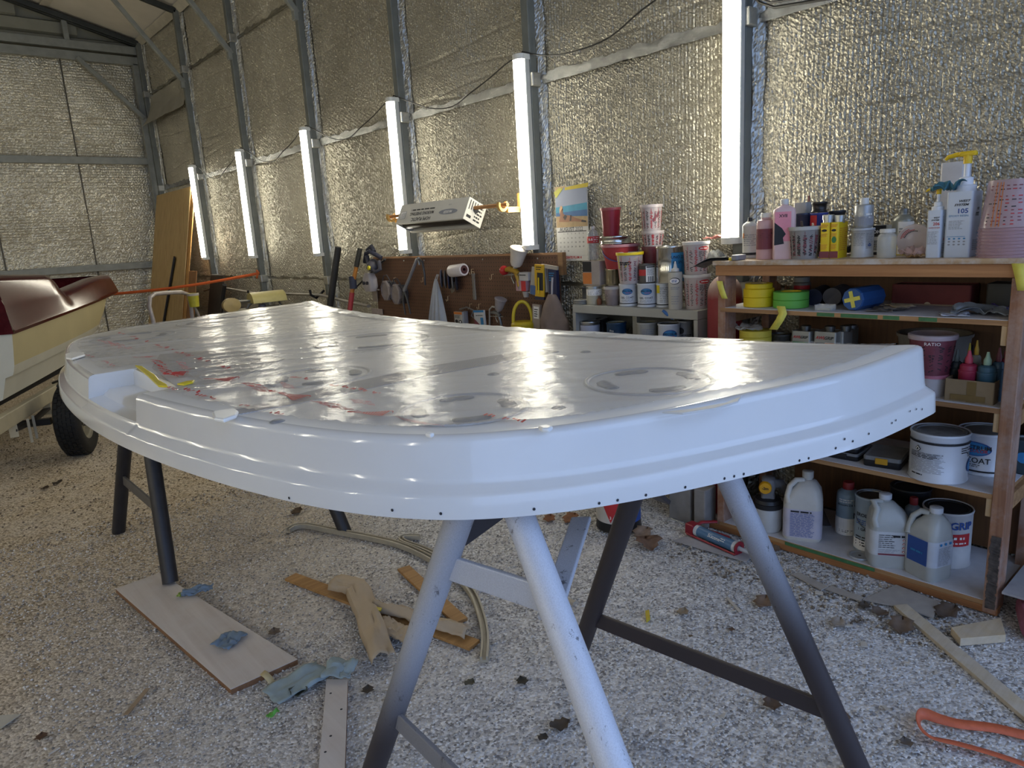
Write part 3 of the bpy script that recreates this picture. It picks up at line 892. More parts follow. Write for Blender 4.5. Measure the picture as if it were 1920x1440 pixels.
# white masking flaps folded over the front rim
M_FLAP = P('#f1f1ee', .35, 0, .04)
def flapthing(pts, label, droop):
    w = [atZ(x, y, ZT+.004) for x, y in pts]
    c = sum(w, Vector())/len(w)
    mb = MB().prism([(p.x, p.y) for p in w], ZT+.003, ZT+.012)
    tag(mb.build('masking_flap', M_FLAP, bev=.004), label, 'tape')
flapthing([(398, 778), (412, 775), (440, 771), (448, 776), (444, 784), (420, 793), (402, 790)], 'white folded masking flap on the front rim, right of the notch', 0)
flapthing([(123, 667), (136, 663), (158, 664), (160, 668), (135, 676), (124, 674)], 'white folded masking flap at the far left end of the rim', 0)
flapthing([(1008, 806), (1026, 803), (1038, 806), (1030, 811), (1016, 811)], 'small torn white flap on the near rim, the right one of two', 0)
flapthing([(796, 819), (806, 817), (816, 818), (808, 822)], 'small torn white flap on the near rim, the left one of two', 0)
# gathered white seam of film and putty along the near-right rim
w = [atZ(x, y, ZT+.003) for x, y in [(1240, 775), (1300, 768), (1360, 757), (1384, 747), (1392, 742), (1384, 755), (1340, 768), (1280, 777)]]
tag(MB().prism([(p.x, p.y) for p in w], ZT+.002, ZT+.006).build('putty_smear', P('#d7d6d2', .6), bev=.002), 'white putty smear along the near right rim of the mould', 'putty')

# ================================================================ SAWHORSES
def overspray(name, lo, hi, amount, base='#3a3335'):
    t = NT(name); tc = t.node('ShaderNodeTexCoord'); sp = t.node('ShaderNodeSeparateXYZ'); t.link(tc.outputs['Object'], sp.inputs[0])
    mr = t.node('ShaderNodeMapRange', interpolation_type='SMOOTHSTEP'); t.link(sp.outputs[2], mr.inputs[0])
    mr.inputs[1].default_value = lo; mr.inputs[2].default_value = hi
    v = t.coord(); sc = t.noise(t.coord((1, 1, .35)), 26, 5, .8)
    speck = t.noise(v, 420, 2, .5)
    f = t.math('MULTIPLY', mr.outputs[0], amount)
    f = t.math('ADD', f, t.math('MULTIPLY', t.math('SUBTRACT', speck, .5), t.math('MULTIPLY', f, .5)))
    scr = t.ramp(sc, [(.60, 0.0), (.66, 1.0)])
    f = t.math('MULTIPLY', f, t.math('SUBTRACT', 1.0, t.math('MULTIPLY', scr, .75)))
    t.link(t.mix(f, base, '#d5d9e4'), t.b.inputs['Base Color']); t.b.inputs['Roughness'].default_value = .5; t.b.inputs['Metallic'].default_value = .1
    t.bump(t.noise(v, 120, 3), .15, .001)
    return t.mat
M_OV_A = overspray('overspray_a', .20, .62, .62); M_OV_B = overspray('overspray_b', -.6, .3, .95); M_OV_D = overspray('overspray_d', .35, .85, .62); M_OV_0 = overspray('overspray_none', .3, 2.0, .1)
M_OV_R = overspray('overspray_rail', -.5, .4, .75)
R_LEG = .029
t = T('sawhorse', 'near steel pipe sawhorse dusted with white overspray, under the near end of the mould', 'sawhorse', (0, 0, 0))
LEGS = {'a': ((.69, 1.475, 0), (.760, 1.02, .93), M_OV_A), 'b': ((.587, .149, 0), (.848, 1.02, .93), M_OV_B),
        'c': (tuple(atZ(1085, 1226)), tuple(atX(1174, 966, 1.40)), M_OV_0), 'd': (tuple(atZ(1618, 1462)), tuple(atX(1376, 919, 1.40)), M_OV_D)}
for k in 'cd':
    p, q = Vector(LEGS[k][0]), Vector(LEGS[k][1]); LEGS[k] = (tuple(p), tuple(p.lerp(q, .93/q.z)), LEGS[k][2])
def lp(k, z):
    a, b = Vector(LEGS[k][0]), Vector(LEGS[k][1]); return a.lerp(b, (z-a.z)/(b.z-a.z))
for k, (p, q, mm) in LEGS.items():
    MB().tube([p, q], R_LEG, 20).build('leg', mm, t, smooth=40)
MB().bar(lp('a', .745), lp('b', .745), .012, .055).build('upper_bar', M_OV_R, t, bev=.003)
MB().bar(lp('a', .30)+Vector((.0, 0, 0)), lp('b', .30), .012, .05).build('lower_bar', overspray('ov_lb', -.5, .6, .35), t, bev=.003)
MB().bar(lp('c', .19), lp('d', .19), .012, .05).build('lower_bar', M_OV_0, t, bev=.003)
MB().bar((.84, 1.03, .93), (1.42, 1.0, .93), .07, .05).build('top_rail', M_OV_0, t, bev=.004)
MB().bar(atX(866, 1006, .80), atX(938, 955, .92), .012, .045).build('brace', M_OV_0, t, bev=.003)
MB().bar(lp('c', .84), lp('d', .84), .05, .05).build('end_cap_bar', M_OV_0, t, bev=.003)
MB().bar(lp('b', .70)+Vector((.02, .06, 0)), atY(1090, 972, 1.02), .012, .045, up=(0, 1, 0)).build('brace', M_OV_R, t, bev=.003)
MB().bar((1.40, 1.05, .70), (1.15, 1.02, .90), .012, .045, up=(0, 1, 0)).build('brace', M_OV_0, t, bev=.003)
M_BLK = P('#2c2b2f', .45, .1, .2, 20)
t = T('sawhorse', 'dark steel pipe sawhorse under the far end of the mould, one leg on the plank', 'sawhorse', (0, 0, 0))
FL = [((.672, 3.965, 0), (.775, 3.58, .875)), ((.678, 3.085, .024), (.775, 3.42, .875)), ((1.472, 3.02, 0), (1.38, 3.42, .875)), ((1.47, 3.95, 0), (1.38, 3.58, .875))]
for p, q in FL: MB().tube([p, q], .032, 18).build('leg', M_BLK, t, smooth=40)
def fp(i, z): a, b = Vector(FL[i][0]), Vector(FL[i][1]); return a.lerp(b, (z-a.z)/(b.z-a.z))
MB().bar(fp(0, .31), fp(1, .31), .012, .05).build('lower_bar', P('#5d5b5b', .5, .2), t, bev=.003)
MB().bar(fp(2, .31), fp(3, .31), .012, .05).build('lower_bar', P('#5d5b5b', .5, .2), t, bev=.003)
MB().bar((.76, 3.5, .855), (1.40, 3.5, .855), .07, .05).build('top_rail', M_BLK, t, bev=.004)

# ================================================================ SHARED BUILDERS FOR THE STOCK
INK = [P('#1c1d22', .6), P('#2f7fb5', .5), P('#bb2b30', .5), P('#eceae6', .5), P('#8d9098', .6), P('#d07a35', .5), P('#2f7d46', .5), P('#2a4f97', .5), P('#d8c21e', .5), P('#7a3a45', .6)]
BK, BL, RD, WH, GY, OR, GN, NV, YL, MA = range(10)
M_TIN = P('#a9abaa', .3, .85, .15, 20)
M_TIND = P('#6f706e', .38, .7, .3, 14)
M_WHITE = P('#d9d9d6', .4, 0, .08, 12)
M_BLACK = P('#1b1c20', .45, 0, .2, 20)
M_BLACKM = P('#26272b', .7, 0, .2, 20)
M_GREYP = P('#8e9093', .5, 0, .12, 20)
def pr(mb, parent, name='print'):
    if mb.f:
        o = mb.build(name, INK, parent); o['kind'] = 'stuff'; return o
def tin_prof(r, h, rim=.004):
    return [(r*.93, .003), (r, 0), (r+rim*.5, .002), (r+rim*.5, .006), (r-.001, .009), (r-.001, h-.012), (r+rim*.4, h-.009), (r+rim*.6, h-.004), (r+rim*.2, h), (r-.002, h), (r-.004, h-.003)]
def paint_can(label, px, X, zb, body, lid=None, wrap=None, wz=(.06, .92), draw=None, group=None, rz=None, name='paint_can', handle=False, cat='can', shift=0.0):
    xl, xr, yt = px
    y, r, h = spot(xl, xr, yt, X, zb)
    h = max(h-r*.18, .04) if yt else h
    t = T(name, label, cat, (X, y, zb), face_cam(X, y)+shift if rz is None else rz, group)
    MB().lathe(tin_prof(r, h)).build('body', body, t, smooth=50)
    MB().lathe([(r-.004, h-.003), (r*.88, h-.004), (r*.86, h-.001), (r*.80, h-.001), (r*.78, h-.005), (r*.6, h-.004), (.0001, h-.0035)]).build('lid', lid or M_TIND, t, smooth=50)
    if wrap is not None:
        MB().lathe([(r+.0002, h*wz[0]), (r+.0006, h*wz[0]+.001), (r+.0006, h*wz[1]-.001), (r+.0002, h*wz[1])]).build('label_wrap', wrap, t, smooth=50)
    if draw:
        mb = MB(); draw(mb, cylmap(r, 0, .0012), r, h); pr(mb, t)
    if handle:
        a = [(math.sin(q)*(r+.006), -math.cos(q)*(r+.006)*.25-.3*r, h*.86-math.cos(q-pi/2)*0-h*.35*math.cos(q)*(1 if abs(q) < pi/2 else 0)) for q in [(-pi/2)+pi*k/12 for k in range(13)]]
        MB().tube([(math.sin(q)*(r+.005), -math.cos(q)*(r+.005), h*.84-h*.4*math.cos(q)) for q in [(-pi/2)+pi*k/14 for k in range(15)]], .0018, 6).build('bail_handle', M_TIND, t)
    return t, r, h
def spectrum(word='GEL COAT', ox=0.0, oz=.66, sc=1.0, fine=True, bands=True):
    """colour oval, product words and a dark band on a white gel-coat can"""
    def d(mb, mp, r, h):
        w = r*1.0*sc
        mb.ell2(ox*r, h*oz, w*.62, h*.145*sc, mp, NV); 
        m2 = lambda x, z: tuple(c*(1+.0006/max(r, .02)) if i < 2 else c for i, c in enumerate(mp(x, z)))
        m3 = lambda x, z: tuple(c*(1+.0012/max(r, .02)) if i < 2 else c for i, c in enumerate(mp(x, z)))
        mb.ell2(ox*r, h*oz, w*.56, h*.122*sc, m2, BL)
        mb.text('SPECTRUM', ox*r, h*(oz+.02), r*.24*sc, m3, BK, bold=.012)
        mb.text('COLOR', ox*r+.1*r, h*(oz-.055), r*.17*sc, m3, RD, bold=.02)
        mb.text(word, ox*r-.04*r, h*(oz-.27), r*.30, mp, BK, bold=.012)
        if fine: mb.fine(ox*r-r*.7, ox*r+r*.7, h*.20, h*.32, 3, mp, GY, .4, 4, .8, 3)
        if bands: mb.quad2(-r*1.5, r*1.5, h*.115, h*.15, mp, BK, 16)
    return d
def f_can(label, px, Xf, zb, d, body, draw=None, group=None, cap=None, name='metal_can', top=.03, cat='can', side=None, neck=True, rz=-pi/2, lidm=None):
    xl, xm, yt = px
    a, b = atX(xl, yt, Xf), atX(xm, yt, Xf)
    w = abs(a.y-b.y); h = a.z-zb; yc = (a.y+b.y)/2
    t = T(name, label, cat, (Xf+d/2, yc, zb), rz, group)
    MB().loft(rrings([(w*.97, d*.97, .006, 0), (w, d, .008, .004), (w, d, .008, h-.006), (w*.985, d*.985, .007, h-.002), (w*.985, d*.985, .007, h), (w*.96, d*.96, .006, h-.003)])).build('body', body, t, smooth=40)
    if neck:
        MB().lathe([(.019, h-.004), (.019, h+top*.4), (.0215, h+top*.4), (.0215, h+top), (.018, h+top+.002), (.0001, h+top+.002)], 18).build('cap', cap or M_TIND, t, smooth=40)
    if draw:
        mb = MB(); draw(mb, flatmap(-d/2, .0008), sidemap(w/2, .0008), w, h, d); pr(mb, t)
    return t, w, h
def cup_prof(r0, r1, h, th=.0018):
    return [(.0001, .002), (r0*.92, .002), (r0, 0), (r0*1.01, .004), (r1, h-.012), (r1*1.05, h-.012), (r1*1.06, h-.004), (r1*1.06, h), (r1*1.0, h), (r1-th, h-.004), (r0-th, .006), (.0001, .006)]
def cup(label, px, X, zb, mat, draw=None, group=None, taper=.82, name='mixing_cup', rim=None, cat='cup', hh=None):
    xl, xr, yt = px
    y, r, h = spot(xl, xr, yt, X, zb)
    if hh: h = hh
    r /= 1.06
    t = T(name, label, cat, (X, y, zb), face_cam(X, y), group)
    MB().lathe(cup_prof(r*taper, r, h), 32).build('cup_wall', mat, t, smooth=40)
    if rim is not None: MB().lathe([(r*1.005, h-.013), (r*1.06, h-.013), (r*1.075, h-.004), (r*1.065, h+.001), (r*.99, h+.001)], 32).build('rim', rim, t, smooth=50)
    if draw:
        mb = MB(); draw(mb, conemap(r*taper, .004, r, h-.012, .0012), r, h); pr(mb, t, 'printed_scale')
    return t, r, h
def scale_print(seed, red=True, brand=True, dense=1.0):
    def d(mb, mp, r, h):
        R = random.Random(seed)
        cols_ = 7
        for c in range(cols_):
            x = -r*1.15+2.3*r*c/(cols_-1)
            for k in range(int(13*dense)):
                z = h*.12+h*.66*k/(13*dense)
                if brand and x > .1*r and z > h*.55: continue
                if R.random() < .12: continue
                l = r*.12*R.uniform(.5, 1.1)
                dz = R.uniform(-.004, .004)
                mb.add([mp(x-l, z-.0016+dz), mp(x+l, z-.0016-dz), mp(x+l, z+.0016-dz), mp(x-l, z+.0016+dz)], [(0, 1, 2, 3)], (RD if (c % 3 == 0 and red) else BK if R.random() < .6 else MA))
        for c in (1, 3, 5): mb.quad2(-r*1.15+2.3*r*(c+.5)/(cols_)-.0008, -r*1.15+2.3*r*(c+.5)/(cols_)+.0008, h*.1, h*.85, mp, RD if red else MA)
        if brand:
            mb.ell2(r*.62, h*.80, r*.45, h*.06, mp, RD, 16)
            m2 = lambda x, z: tuple(q*1.008 if i < 2 else q for i, q in enumerate(mp(x, z)))
            mb.fine(r*.3, r*.95, h*.775, h*.825, 1, m2, WH, .5, 3)
            mb.fine(r*.2, r*1.05, h*.55, h*.72, 5, mp, BK, .45, 3, .8, seed)
    return d
def bottle(label, px, X, zb, prof, mat, capm=None, capz=.9, group=None, name='bottle', cat='bottle', draw=None, sx=1, sy=1, extra=None, rz=None):
    """prof: list of (radius fraction, height fraction)"""
    xl, xr, yt = px
    y, r, h = spot(xl, xr, yt, X, zb)
    t = T(name, label, cat, (X, y, zb), face_cam(X, y) if rz is None else rz, group)
    pb = [(a*r, b*h) for a, b in prof if b <= capz]
    MB().lathe([(.0001, .001)]+pb, 26, sx=sx, sy=sy).build('body', mat, t, smooth=40)
    pc = [(a*r, b*h) for a, b in prof if b > capz]
    if pc:
        pc = [(pc[0][0], capz*h)]+pc+[(.0001, pc[-1][1])]
        MB().lathe(pc, 20).build('cap', capm or M_WHITE, t, smooth=40)
    if draw:
        mb = MB(); draw(mb, cylmap(r, 0, .0012), r, h); pr(mb, t)
    return t, r, h
def jug(label, loc, rz, w, d, h, mat, capm, draw=None, liquid=None, group=None, lab=None, neck_off=0.0, handle=1, cap_h=.02):
    t = T('jug', label, 'jug', loc, rz, group)
    o = neck_off
    MB().loft(rrings([(w*.9, d*.9, .02, 0), (w, d, .028, .012), (w, d, .03, h*.55), (w*.98, d*.97, .03, h*.62), (w*.80, d*.86, .034, h*.76, o*.5), (w*.46, d*.52, .03, h*.88, o), (.036, .036, .0175, h*.905, o), (.036, .036, .0175, h*.93, o)], 6)).build('body', mat, t, smooth=50)
    MB().lathe([(.021, h*.925), (.0225, h*.93), (.0225, h*.925+cap_h), (.020, h*.93+cap_h), (.0001, h*.93+cap_h)], 22, c=(o, 0)).build('cap', capm, t, smooth=40)
    hx = -w*.36*handle
    MB().tube([(o-.014*handle, -d*.10, h*.90), (o-.045*handle, -d*.16, h*.90), (hx*.95, -d*.30, h*.82), (hx*1.12, -d*.36, h*.68), (hx*1.0, -d*.44, h*.58)], [.012, .013, .0125, .0125, .014], 12, flat=.9).build('handle', mat, t, smooth=60)
    if lab:
        z0, z1, mm, ww = lab
        MB().loft(rrings([(w+.0015, d+.0015, .029, z0*h), (w+.0015, d+.0015, .030, z1*h)], 6), caps=False).build('label_wrap', mm, t, smooth=50)
    if draw:
        mb = MB(); draw(mb, flatmap(-d/2-.001, .0012), sidemap(w/2+.001, .0012), w, h, d); pr(mb, t)
    return t
def disc_roll(name, label, px, X, zb, mat, core, group=None, cat='tape', n_core=.6):
    xl, xr, yt = px
    y, r, h = spot(xl, xr, yt, X, zb)
    t = T(name, label, cat, (X, y, zb), face_cam(X, y), group)
    MB().lathe([(r*n_core, .001), (r-.002, .001), (r, .003), (r, h-.003), (r-.002, h-.001), (r*n_core, h-.001)], 36).build('tape_winding', mat, t, smooth=40)
    MB().lathe([(r*n_core, 0), (r*n_core-.003, 0), (r*n_core-.003, h), (r*n_core, h), (r*n_core, 0)], 30).build('core', core, t, smooth=40)
    return t, y, r, h
def crumple(name, label, cat, pts_c, size, mat, seed, loc_z=0.0, thick=.006, sub=12, amp=.5, solid=.002, group=None):
    """a crumpled sheet: pts_c=(x,y,z) centre, size=(lx,ly), rotated by size[2]"""
    mb = MB(); lx, ly, rot = size; c, s = math.cos(rot), math.sin(rot)
    R = random.Random(seed); o = [R.uniform(0, 50) for _ in range(3)]
    def f(u, v):
        x = (u-.5)*lx; y = (v-.5)*ly
        x += .18*lx*noise.noise((u*2+o[0], v*2, 1))*amp*2; y += .18*ly*noise.noise((u*2, v*2+o[1], 5))*amp*2
        n1 = abs(noise.noise((u*2.2+o[0], v*2.2+o[1], o[2]))); n2 = abs(noise.noise((u*5+o[1], v*5, o[2])))
        z = thick*(n1*2.2+n2*1.0)+.002
        return (x*c-y*s, x*s+y*c, z)
    mb.grid(sub, sub, f)
    o_ = mb.build(name, mat, loc=pts_c, smooth=35, solid=solid)
    return tag(o_, label, cat, group)

# ================================================================ WOODEN SHELF UNIT
W_STUD = wood('#79503a', '#a17556', 'Z', dust=.25)
W_EDGE = wood('#7d5738', '#b28a5c', 'Y')
W_EDGED = wood('#7d4d2b', '#a3703f', 'Y')
W_BACK = wood('#4f3218', '#6b4723', 'Z', .6)
M_SHELF = P('#c6c5c9', .6, 0, .14, 12)
XF, XB = 2.68, 3.12
YS0, YS1 = .60, 1.715
Z1, Z2, Z3, Z4, Z5 = 1.228, 1.030, .737, .436, .042
su = T('shelf_unit', 'dusty open wooden shelf unit crammed with cans and bottles at the right', 'shelf', (0, 0, 0))
MB().box(XF-.012, XB+.02, .05, YS1+.012, Z1-.018, Z1).build('top_board', wood('#9c7d5a', '#bfa27c', 'Y', dust=.8), su, bev=.002)
MB().box(XF, XF+.038, .05, YS1+.004, Z1-.062, Z1-.0185).build('front_rail', wood('#8d5c36', '#b98657', 'Y', sc=.8), su, bev=.002)
for k, z in enumerate((Z2, Z3, Z4, Z5)):
    mb = MB().box(XF+.003, XB, YS0+.02, YS1-.02, z-.002, z); 
    sh = mb.build('shelf_board', M_SHELF, su)
    MB().box(XF, XB, YS0+.02 if k else YS0+.035, YS1-.02, z-.019, z-.0021).build('plywood', W_EDGE, sh, bev=.001)
MB().box(XF-.002, XF+.036, YS0-.004, 1.76, -.004, Z5-.019).build('base_rail', W_EDGED, su, bev=.003)
for k, (y0, y1, x0, x1) in enumerate(((YS0, YS0+.042, XF-.004, XF+.085), (1.672, 1.708, XF+.002, XF+.090), (YS0, YS0+.04, XB-.07, XB), (1.672, 1.708, XB-.07, XB))):
    MB().box(x0, x1, y0, y1, .0, Z1-.0625 if x0 < 3 else Z1-.019).build('post', W_STUD, su, bev=.003)
M_PEEL = P('#4d4642', .8, 0, .6, 60)
for z in (Z2, Z3, Z4):
    MB().box(XF+.086, XB-.071, YS0+.004, YS0+.024, z-.075, z-.0195).build('side_cleat', W_EDGE, su, bev=.002)
    MB().box(XF+.004, XF+.03, YS0+.043, YS0+.060, z-.085, z-.0195).build('corner_block', wood('#a98a62', '#c7ab84', 'Z'), su, bev=.002)
    MB().box(XF+.091, XB-.071, 1.684, 1.704, z-.075, z-.0195).build('side_cleat', W_EDGE, su, bev=.002)
MB().box(XB+.001, XB+.012, YS0, 1.56, .05, 1.205).build('back_panel', W_BACK, su)
MB().add([(XF+.085, YS0-.002, .70), (XF+.085, YS0-.002, .63), (XB, YS0-.002, .40), (XB, YS0-.002, .47), (XF+.085, YS0+.003, .70), (XF+.085, YS0+.003, .63), (XB, YS0+.003, .40), (XB, YS0+.003, .47)],
         [(0, 1, 2, 3), (7, 6, 5, 4), (0, 4, 5, 1), (1, 5, 6, 2), (2, 6, 7, 3), (3, 7, 4, 0)])
# peeling paint patch on the near post
mb = MB()
for k in range(26):
    z = .02+.27*k/26; y0 = YS0+.004+.006*noise.noise((k*.7, 1, 1)); y1 = YS0+.034+.006*noise.noise((k*.5, 3, 1))
    mb.add([(XF-.0065, y0, z), (XF-.0065-.003*random.random(), y1, z), (XF-.0065, y1, z+.0104), (XF-.0065-.003*random.random(), y0, z+.0104)], [(0, 1, 2, 3)])
o = mb.build('peeling_paint', M_PEEL, su, solid=.001); o['kind'] = 'stuff'
# green paint marks along the shelf edges
M_GRN = P('#3f7046', .6, 0, .2, 40)
for X_, z, px0, px1 in ((XF, Z2, 1528, 1560), (XF, Z2, 1572, 1640), (XF, Z2, 1650, 1680), (XF, Z2, 1716, 1750), (XF-.002, Z5, 1480, 1660)):
    a = atX(px0, 700, X_).y; b = atX(px1, 700, X_).y
    MB().box(X_-.0012, X_, min(a, b), max(a, b), z-.017, z-.003).build('green_paint_mark', M_GRN, su)
# ---- tape scraps stuck on the unit
M_TYEL = P('#d8cf5a', .55, 0, .12, 40)
def strip(name, label, cat, pts, w, mat, th=.0012, wdir=(0, 1, 0), group=None):
    w = Vector(wdir).normalized()*w/2; mb = MB(); vs = []
    pts = [Vector(p) for p in pts]
    for p in pts: vs += [p-w, p+w]
    mb.add(vs, [(2*i, 2*i+1, 2*i+3, 2*i+2) for i in range(len(pts)-1)])
    return tag(mb.build(name, mat, smooth=60, solid=th), label, cat, group)
def strip_px(label, pxs, X, wpx, **k):
    pts = [atX(x, y, X) for x, y in pxs]
    w = wpx*(pts[0]-CP).dot(fwd)/FPX/.72
    return strip('tape_strip', label, 'tape', pts, w, M_TYEL, **k)
strip_px('yellow masking tape strip stuck down the left post of the shelf unit', [(1349, 527), (1352, 540), (1356, 552), (1359, 560)], XF-.0085, 9)
strip_px('folded yellow masking tape strip hanging from the second shelf edge', [(1464, 574), (1468, 588), (1462, 600), (1450, 618)], XF-.012, 12)
strip_px('short yellow masking tape strip on the right end of the top rail', [(1908, 494), (1912, 510), (1916, 528), (1919, 545)], XF-.012, 14)

# ---------------------------------------------------------------- TOP SHELF
M_PINKT = clear('#d7a9ae', .62, .25); M_CLR = clear('#d5d6d4', .34, .12); M_CLRP = clear('#d8cfd0', .55, .2)
# aerosol
def aerosol(label, px, X, zb, body, capm, cone=M_TIND, draw=None, group=None):
    return bottle(label, px, X, zb, [(.97, 0), (1.0, .02), (.97, .03), (.97, .78), (1.0, .79), (.98, .81), (.75, .86), (.45, .90), (.42, .91), (.30, .92), (.30, .985), (.25, 1.0)], body, capm, .905, group, 'spray_can', 'can', draw)
aerosol('white aerosol spray can at the left end of the top shelf, beside the post light', (1393, 1420, 408), 2.86, Z1, P('#bfc0c0', .4, .2, .1), M_BLACK, draw=lambda mb, mp, r, h: (mb.fine(-r*.9, r*.9, h*.3, h*.6, 6, mp, GY, .4, 3), mb.quad2(-r*1.2, r*1.2, h*.08, h*.14, mp, BK, 8), mb.quad2(-r*1.1, -r*.8, h*.5, h*.62, mp, OR)))
bottle('short squat pink resin bottle with a white top and dark smeared label', (1420, 1454, 399), 2.78, Z1, [(.95, 0), (1, .02), (1, .74), (.97, .80), (.90, .84), (.52, .87), (.52, .90), (.56, .91), (.56, .985), (.5, 1.0)], P('#cfa9ac', .35, 0, .12, 12), M_WHITE, .9,
       draw=lambda mb, mp, r, h: (mb.quad2(-r*1.3, r*1.3, h*.22, h*.66, mp, MA, 12), mb.fine(-r*.9, r, h*.45, h*.63, 4, lambda x, z: tuple(q*1.004 if i < 2 else q for i, q in enumerate(mp(x, z))), BK, .4, 3)), sy=.8)
INK2 = INK+[P('#e58f9c', .45, 0, .1, 20)]
def tallpink():
    y, r, h = spot(1452, 1491, 373, 2.77, Z1)
    t = T('bottle', 'tall pale pink bottle with white screw cap and torn pink label', 'bottle', (2.77, y, Z1), -1.0)
    MB().loft(rrings([(2*r*.95, r*1.2, .008, 0), (2*r, r*1.3, .012, .006), (2*r, r*1.3, .012, h*.76), (2*r*.94, r*1.2, .012, h*.83), (2*r*.5, r*.8, .012, h*.885), (.026, .026, .0128, h*.895), (.026, .026, .0128, h*.92)])).build('body', P('#dcbcbb', .35, 0, .1, 10), t, smooth=45)
    MB().lathe([(.0145, h*.91), (.0155, h*.915), (.0155, h*.99), (.013, h), (.0001, h)], 20).build('cap', M_WHITE, t, smooth=40)
    mb = MB(); mp = flatmap(-r*.65-.0006, .001); m2 = flatmap(-r*.65-.0012, .001)
    mb.add([mp(-r*.9, h*.30), mp(r*.55, h*.30), mp(r*.55, h*.79), mp(-r*.9, h*.79)], [(0, 1, 2, 3)], 10)
    mb.poly2([(-r*.92, h*.24), (-r*.05, h*.26), (-r*.15, h*.36), (r*.1, h*.42), (-r*.25, h*.52), (-r*.92, h*.62)], m2, BK)
    mb.text('XVII', -r*.15, h*.72, r*.4, m2, BK, bold=.02); mb.build('label', INK2, t)
tallpink()
# grey mixing tub with stir sticks
t, r, h = cup('grey mixing tub of dark mesh pattern holding stir sticks, on the top shelf', (1481, 1539, 425), 2.78, Z1, P('#8e8b8a', .55, 0, .15, 30), scale_print(5, False, False, 1.6), None, .84, 'mixing_tub', P('#b9b9b6', .5))
for a, b in (((-.02, .01), .012), ((.005, .02), -.02)):
    MB().bar((a[0], a[1], .02), (a[0]-.02, a[1]+b, h+.022), .012, .002).build('stir_stick', P('#5a5450', .6), t)
# dark cups and cans behind the tub
def plain(label, px, X, zb, mat, name='cup', cat='cup', taper=.9, group=None, rim=None): return cup(label, px, X, zb, mat, None, group, taper, name, rim, cat)
t, w, h = f_can('plain pale grey box standing behind the dark cups on the top shelf', (1488, 1512, 381), 2.96, Z1, .05, P('#a9abad', .6), None, name='carton', neck=False, cat='box')
paint_can('dark blue can with glossy rim behind the mixing tub', (1491, 1521, 397), 2.92, Z1, P('#26304a', .35, .2), M_TIND, draw=lambda mb, mp, r, h: (mb.quad2(-r, r, h*.30, h*.33, mp, WH, 8), mb.text('O', 0, h*.3, r*.5, mp, WH)))
t1 = paint_can('red and blue can with white lettering below the black tin, top shelf', (1520, 1551, 396), 2.93, Z1, P('#2b3a86', .4), M_TIND, draw=lambda mb, mp, r, h: (mb.quad2(-r*1.1, -r*.2, h*.55, h*.95, mp, RD, 6), mb.text('a', -r*.62, h*.75, r*.8, cylmap(r, 0, .002), WH, bold=.03), mb.text('Pre', r*.25, h*.62, r*.6, mp, WH, bold=.02), mb.text('Aum', -.1*r, h*.28, r*.7, mp, WH, bold=.03), mb.quad2(-r*1.2, r*1.2, h*.05, h*.5, cylmap(r, 0, .0006), BK, 10)), handle=False)
yb, rb_, hb = spot(1520, 1551, 396, 2.93, Z1)
paint_can('black tin stacked on the red and blue can, top shelf', (1523, 1550, 376), 2.93, t1[0].location.z+t1[2]+.001, P('#17181c', .35), M_TIN)
aerosol('dark spray can with a rusty nozzle at the back of the top shelf', (1510, 1524, 367), 3.02, Z1, P('#5a5a55', .4, .3), P('#7d5044', .6))
paint_can('dark navy tin behind the yellow cans on the top shelf', (1556, 1584, 392), 2.99, Z1, P('#1d2430', .4), M_TIND)
crumple('rag', 'dark mesh rag bunched behind the yellow cans', 'cloth', (3.0, atX(1588, 430, 3.0).y, Z1), (.09, .09, .3), P('#2c3037', .9, 0, .3, 40), 4, thick=.03)
# yellow solvent cans
def yellow_draw(i):
    def d(mb, mp, sp, w, h, dd):
        mb.quad2(-w*.5, w*.5, 0.002, h*.2, mp, MA if False else 9); mb.fine(-w*.4, w*.4, h*.86, h*.95, 2, mp, OR); mb.ell2(-w*.05, h*.78, w*.28, h*.035, mp, BK); mb.fine(-w*.35, w*.35, h*.25, h*.4, 4, mp, OR); mb.fine(-w*.35, w*.3, h*.6, h*.7, 3, mp, OR)
        if i: mb.ell2(0, h*.52, w*.28, h*.09, mp, GN)
        mb.fine(-dd*.4, dd*.4, h*.2, h*.85, 12, sp, OR, .35, 3)
    return d
M_YCAN = P('#e2c414', .38, .1, .06, 10)
f_can('yellow solvent can, the left one of the pair on the top shelf', (1538, 1556, 418), 2.76, Z1, .055, M_YCAN, yellow_draw(0), 'yellow solvent cans', M_TIN, top=.028)
f_can('yellow solvent can with a green emblem, right one of the pair, top shelf', (1557, 1573, 417), 2.76, Z1, .085, M_YCAN, yellow_draw(1), 'yellow solvent cans', M_TIN, top=.024)
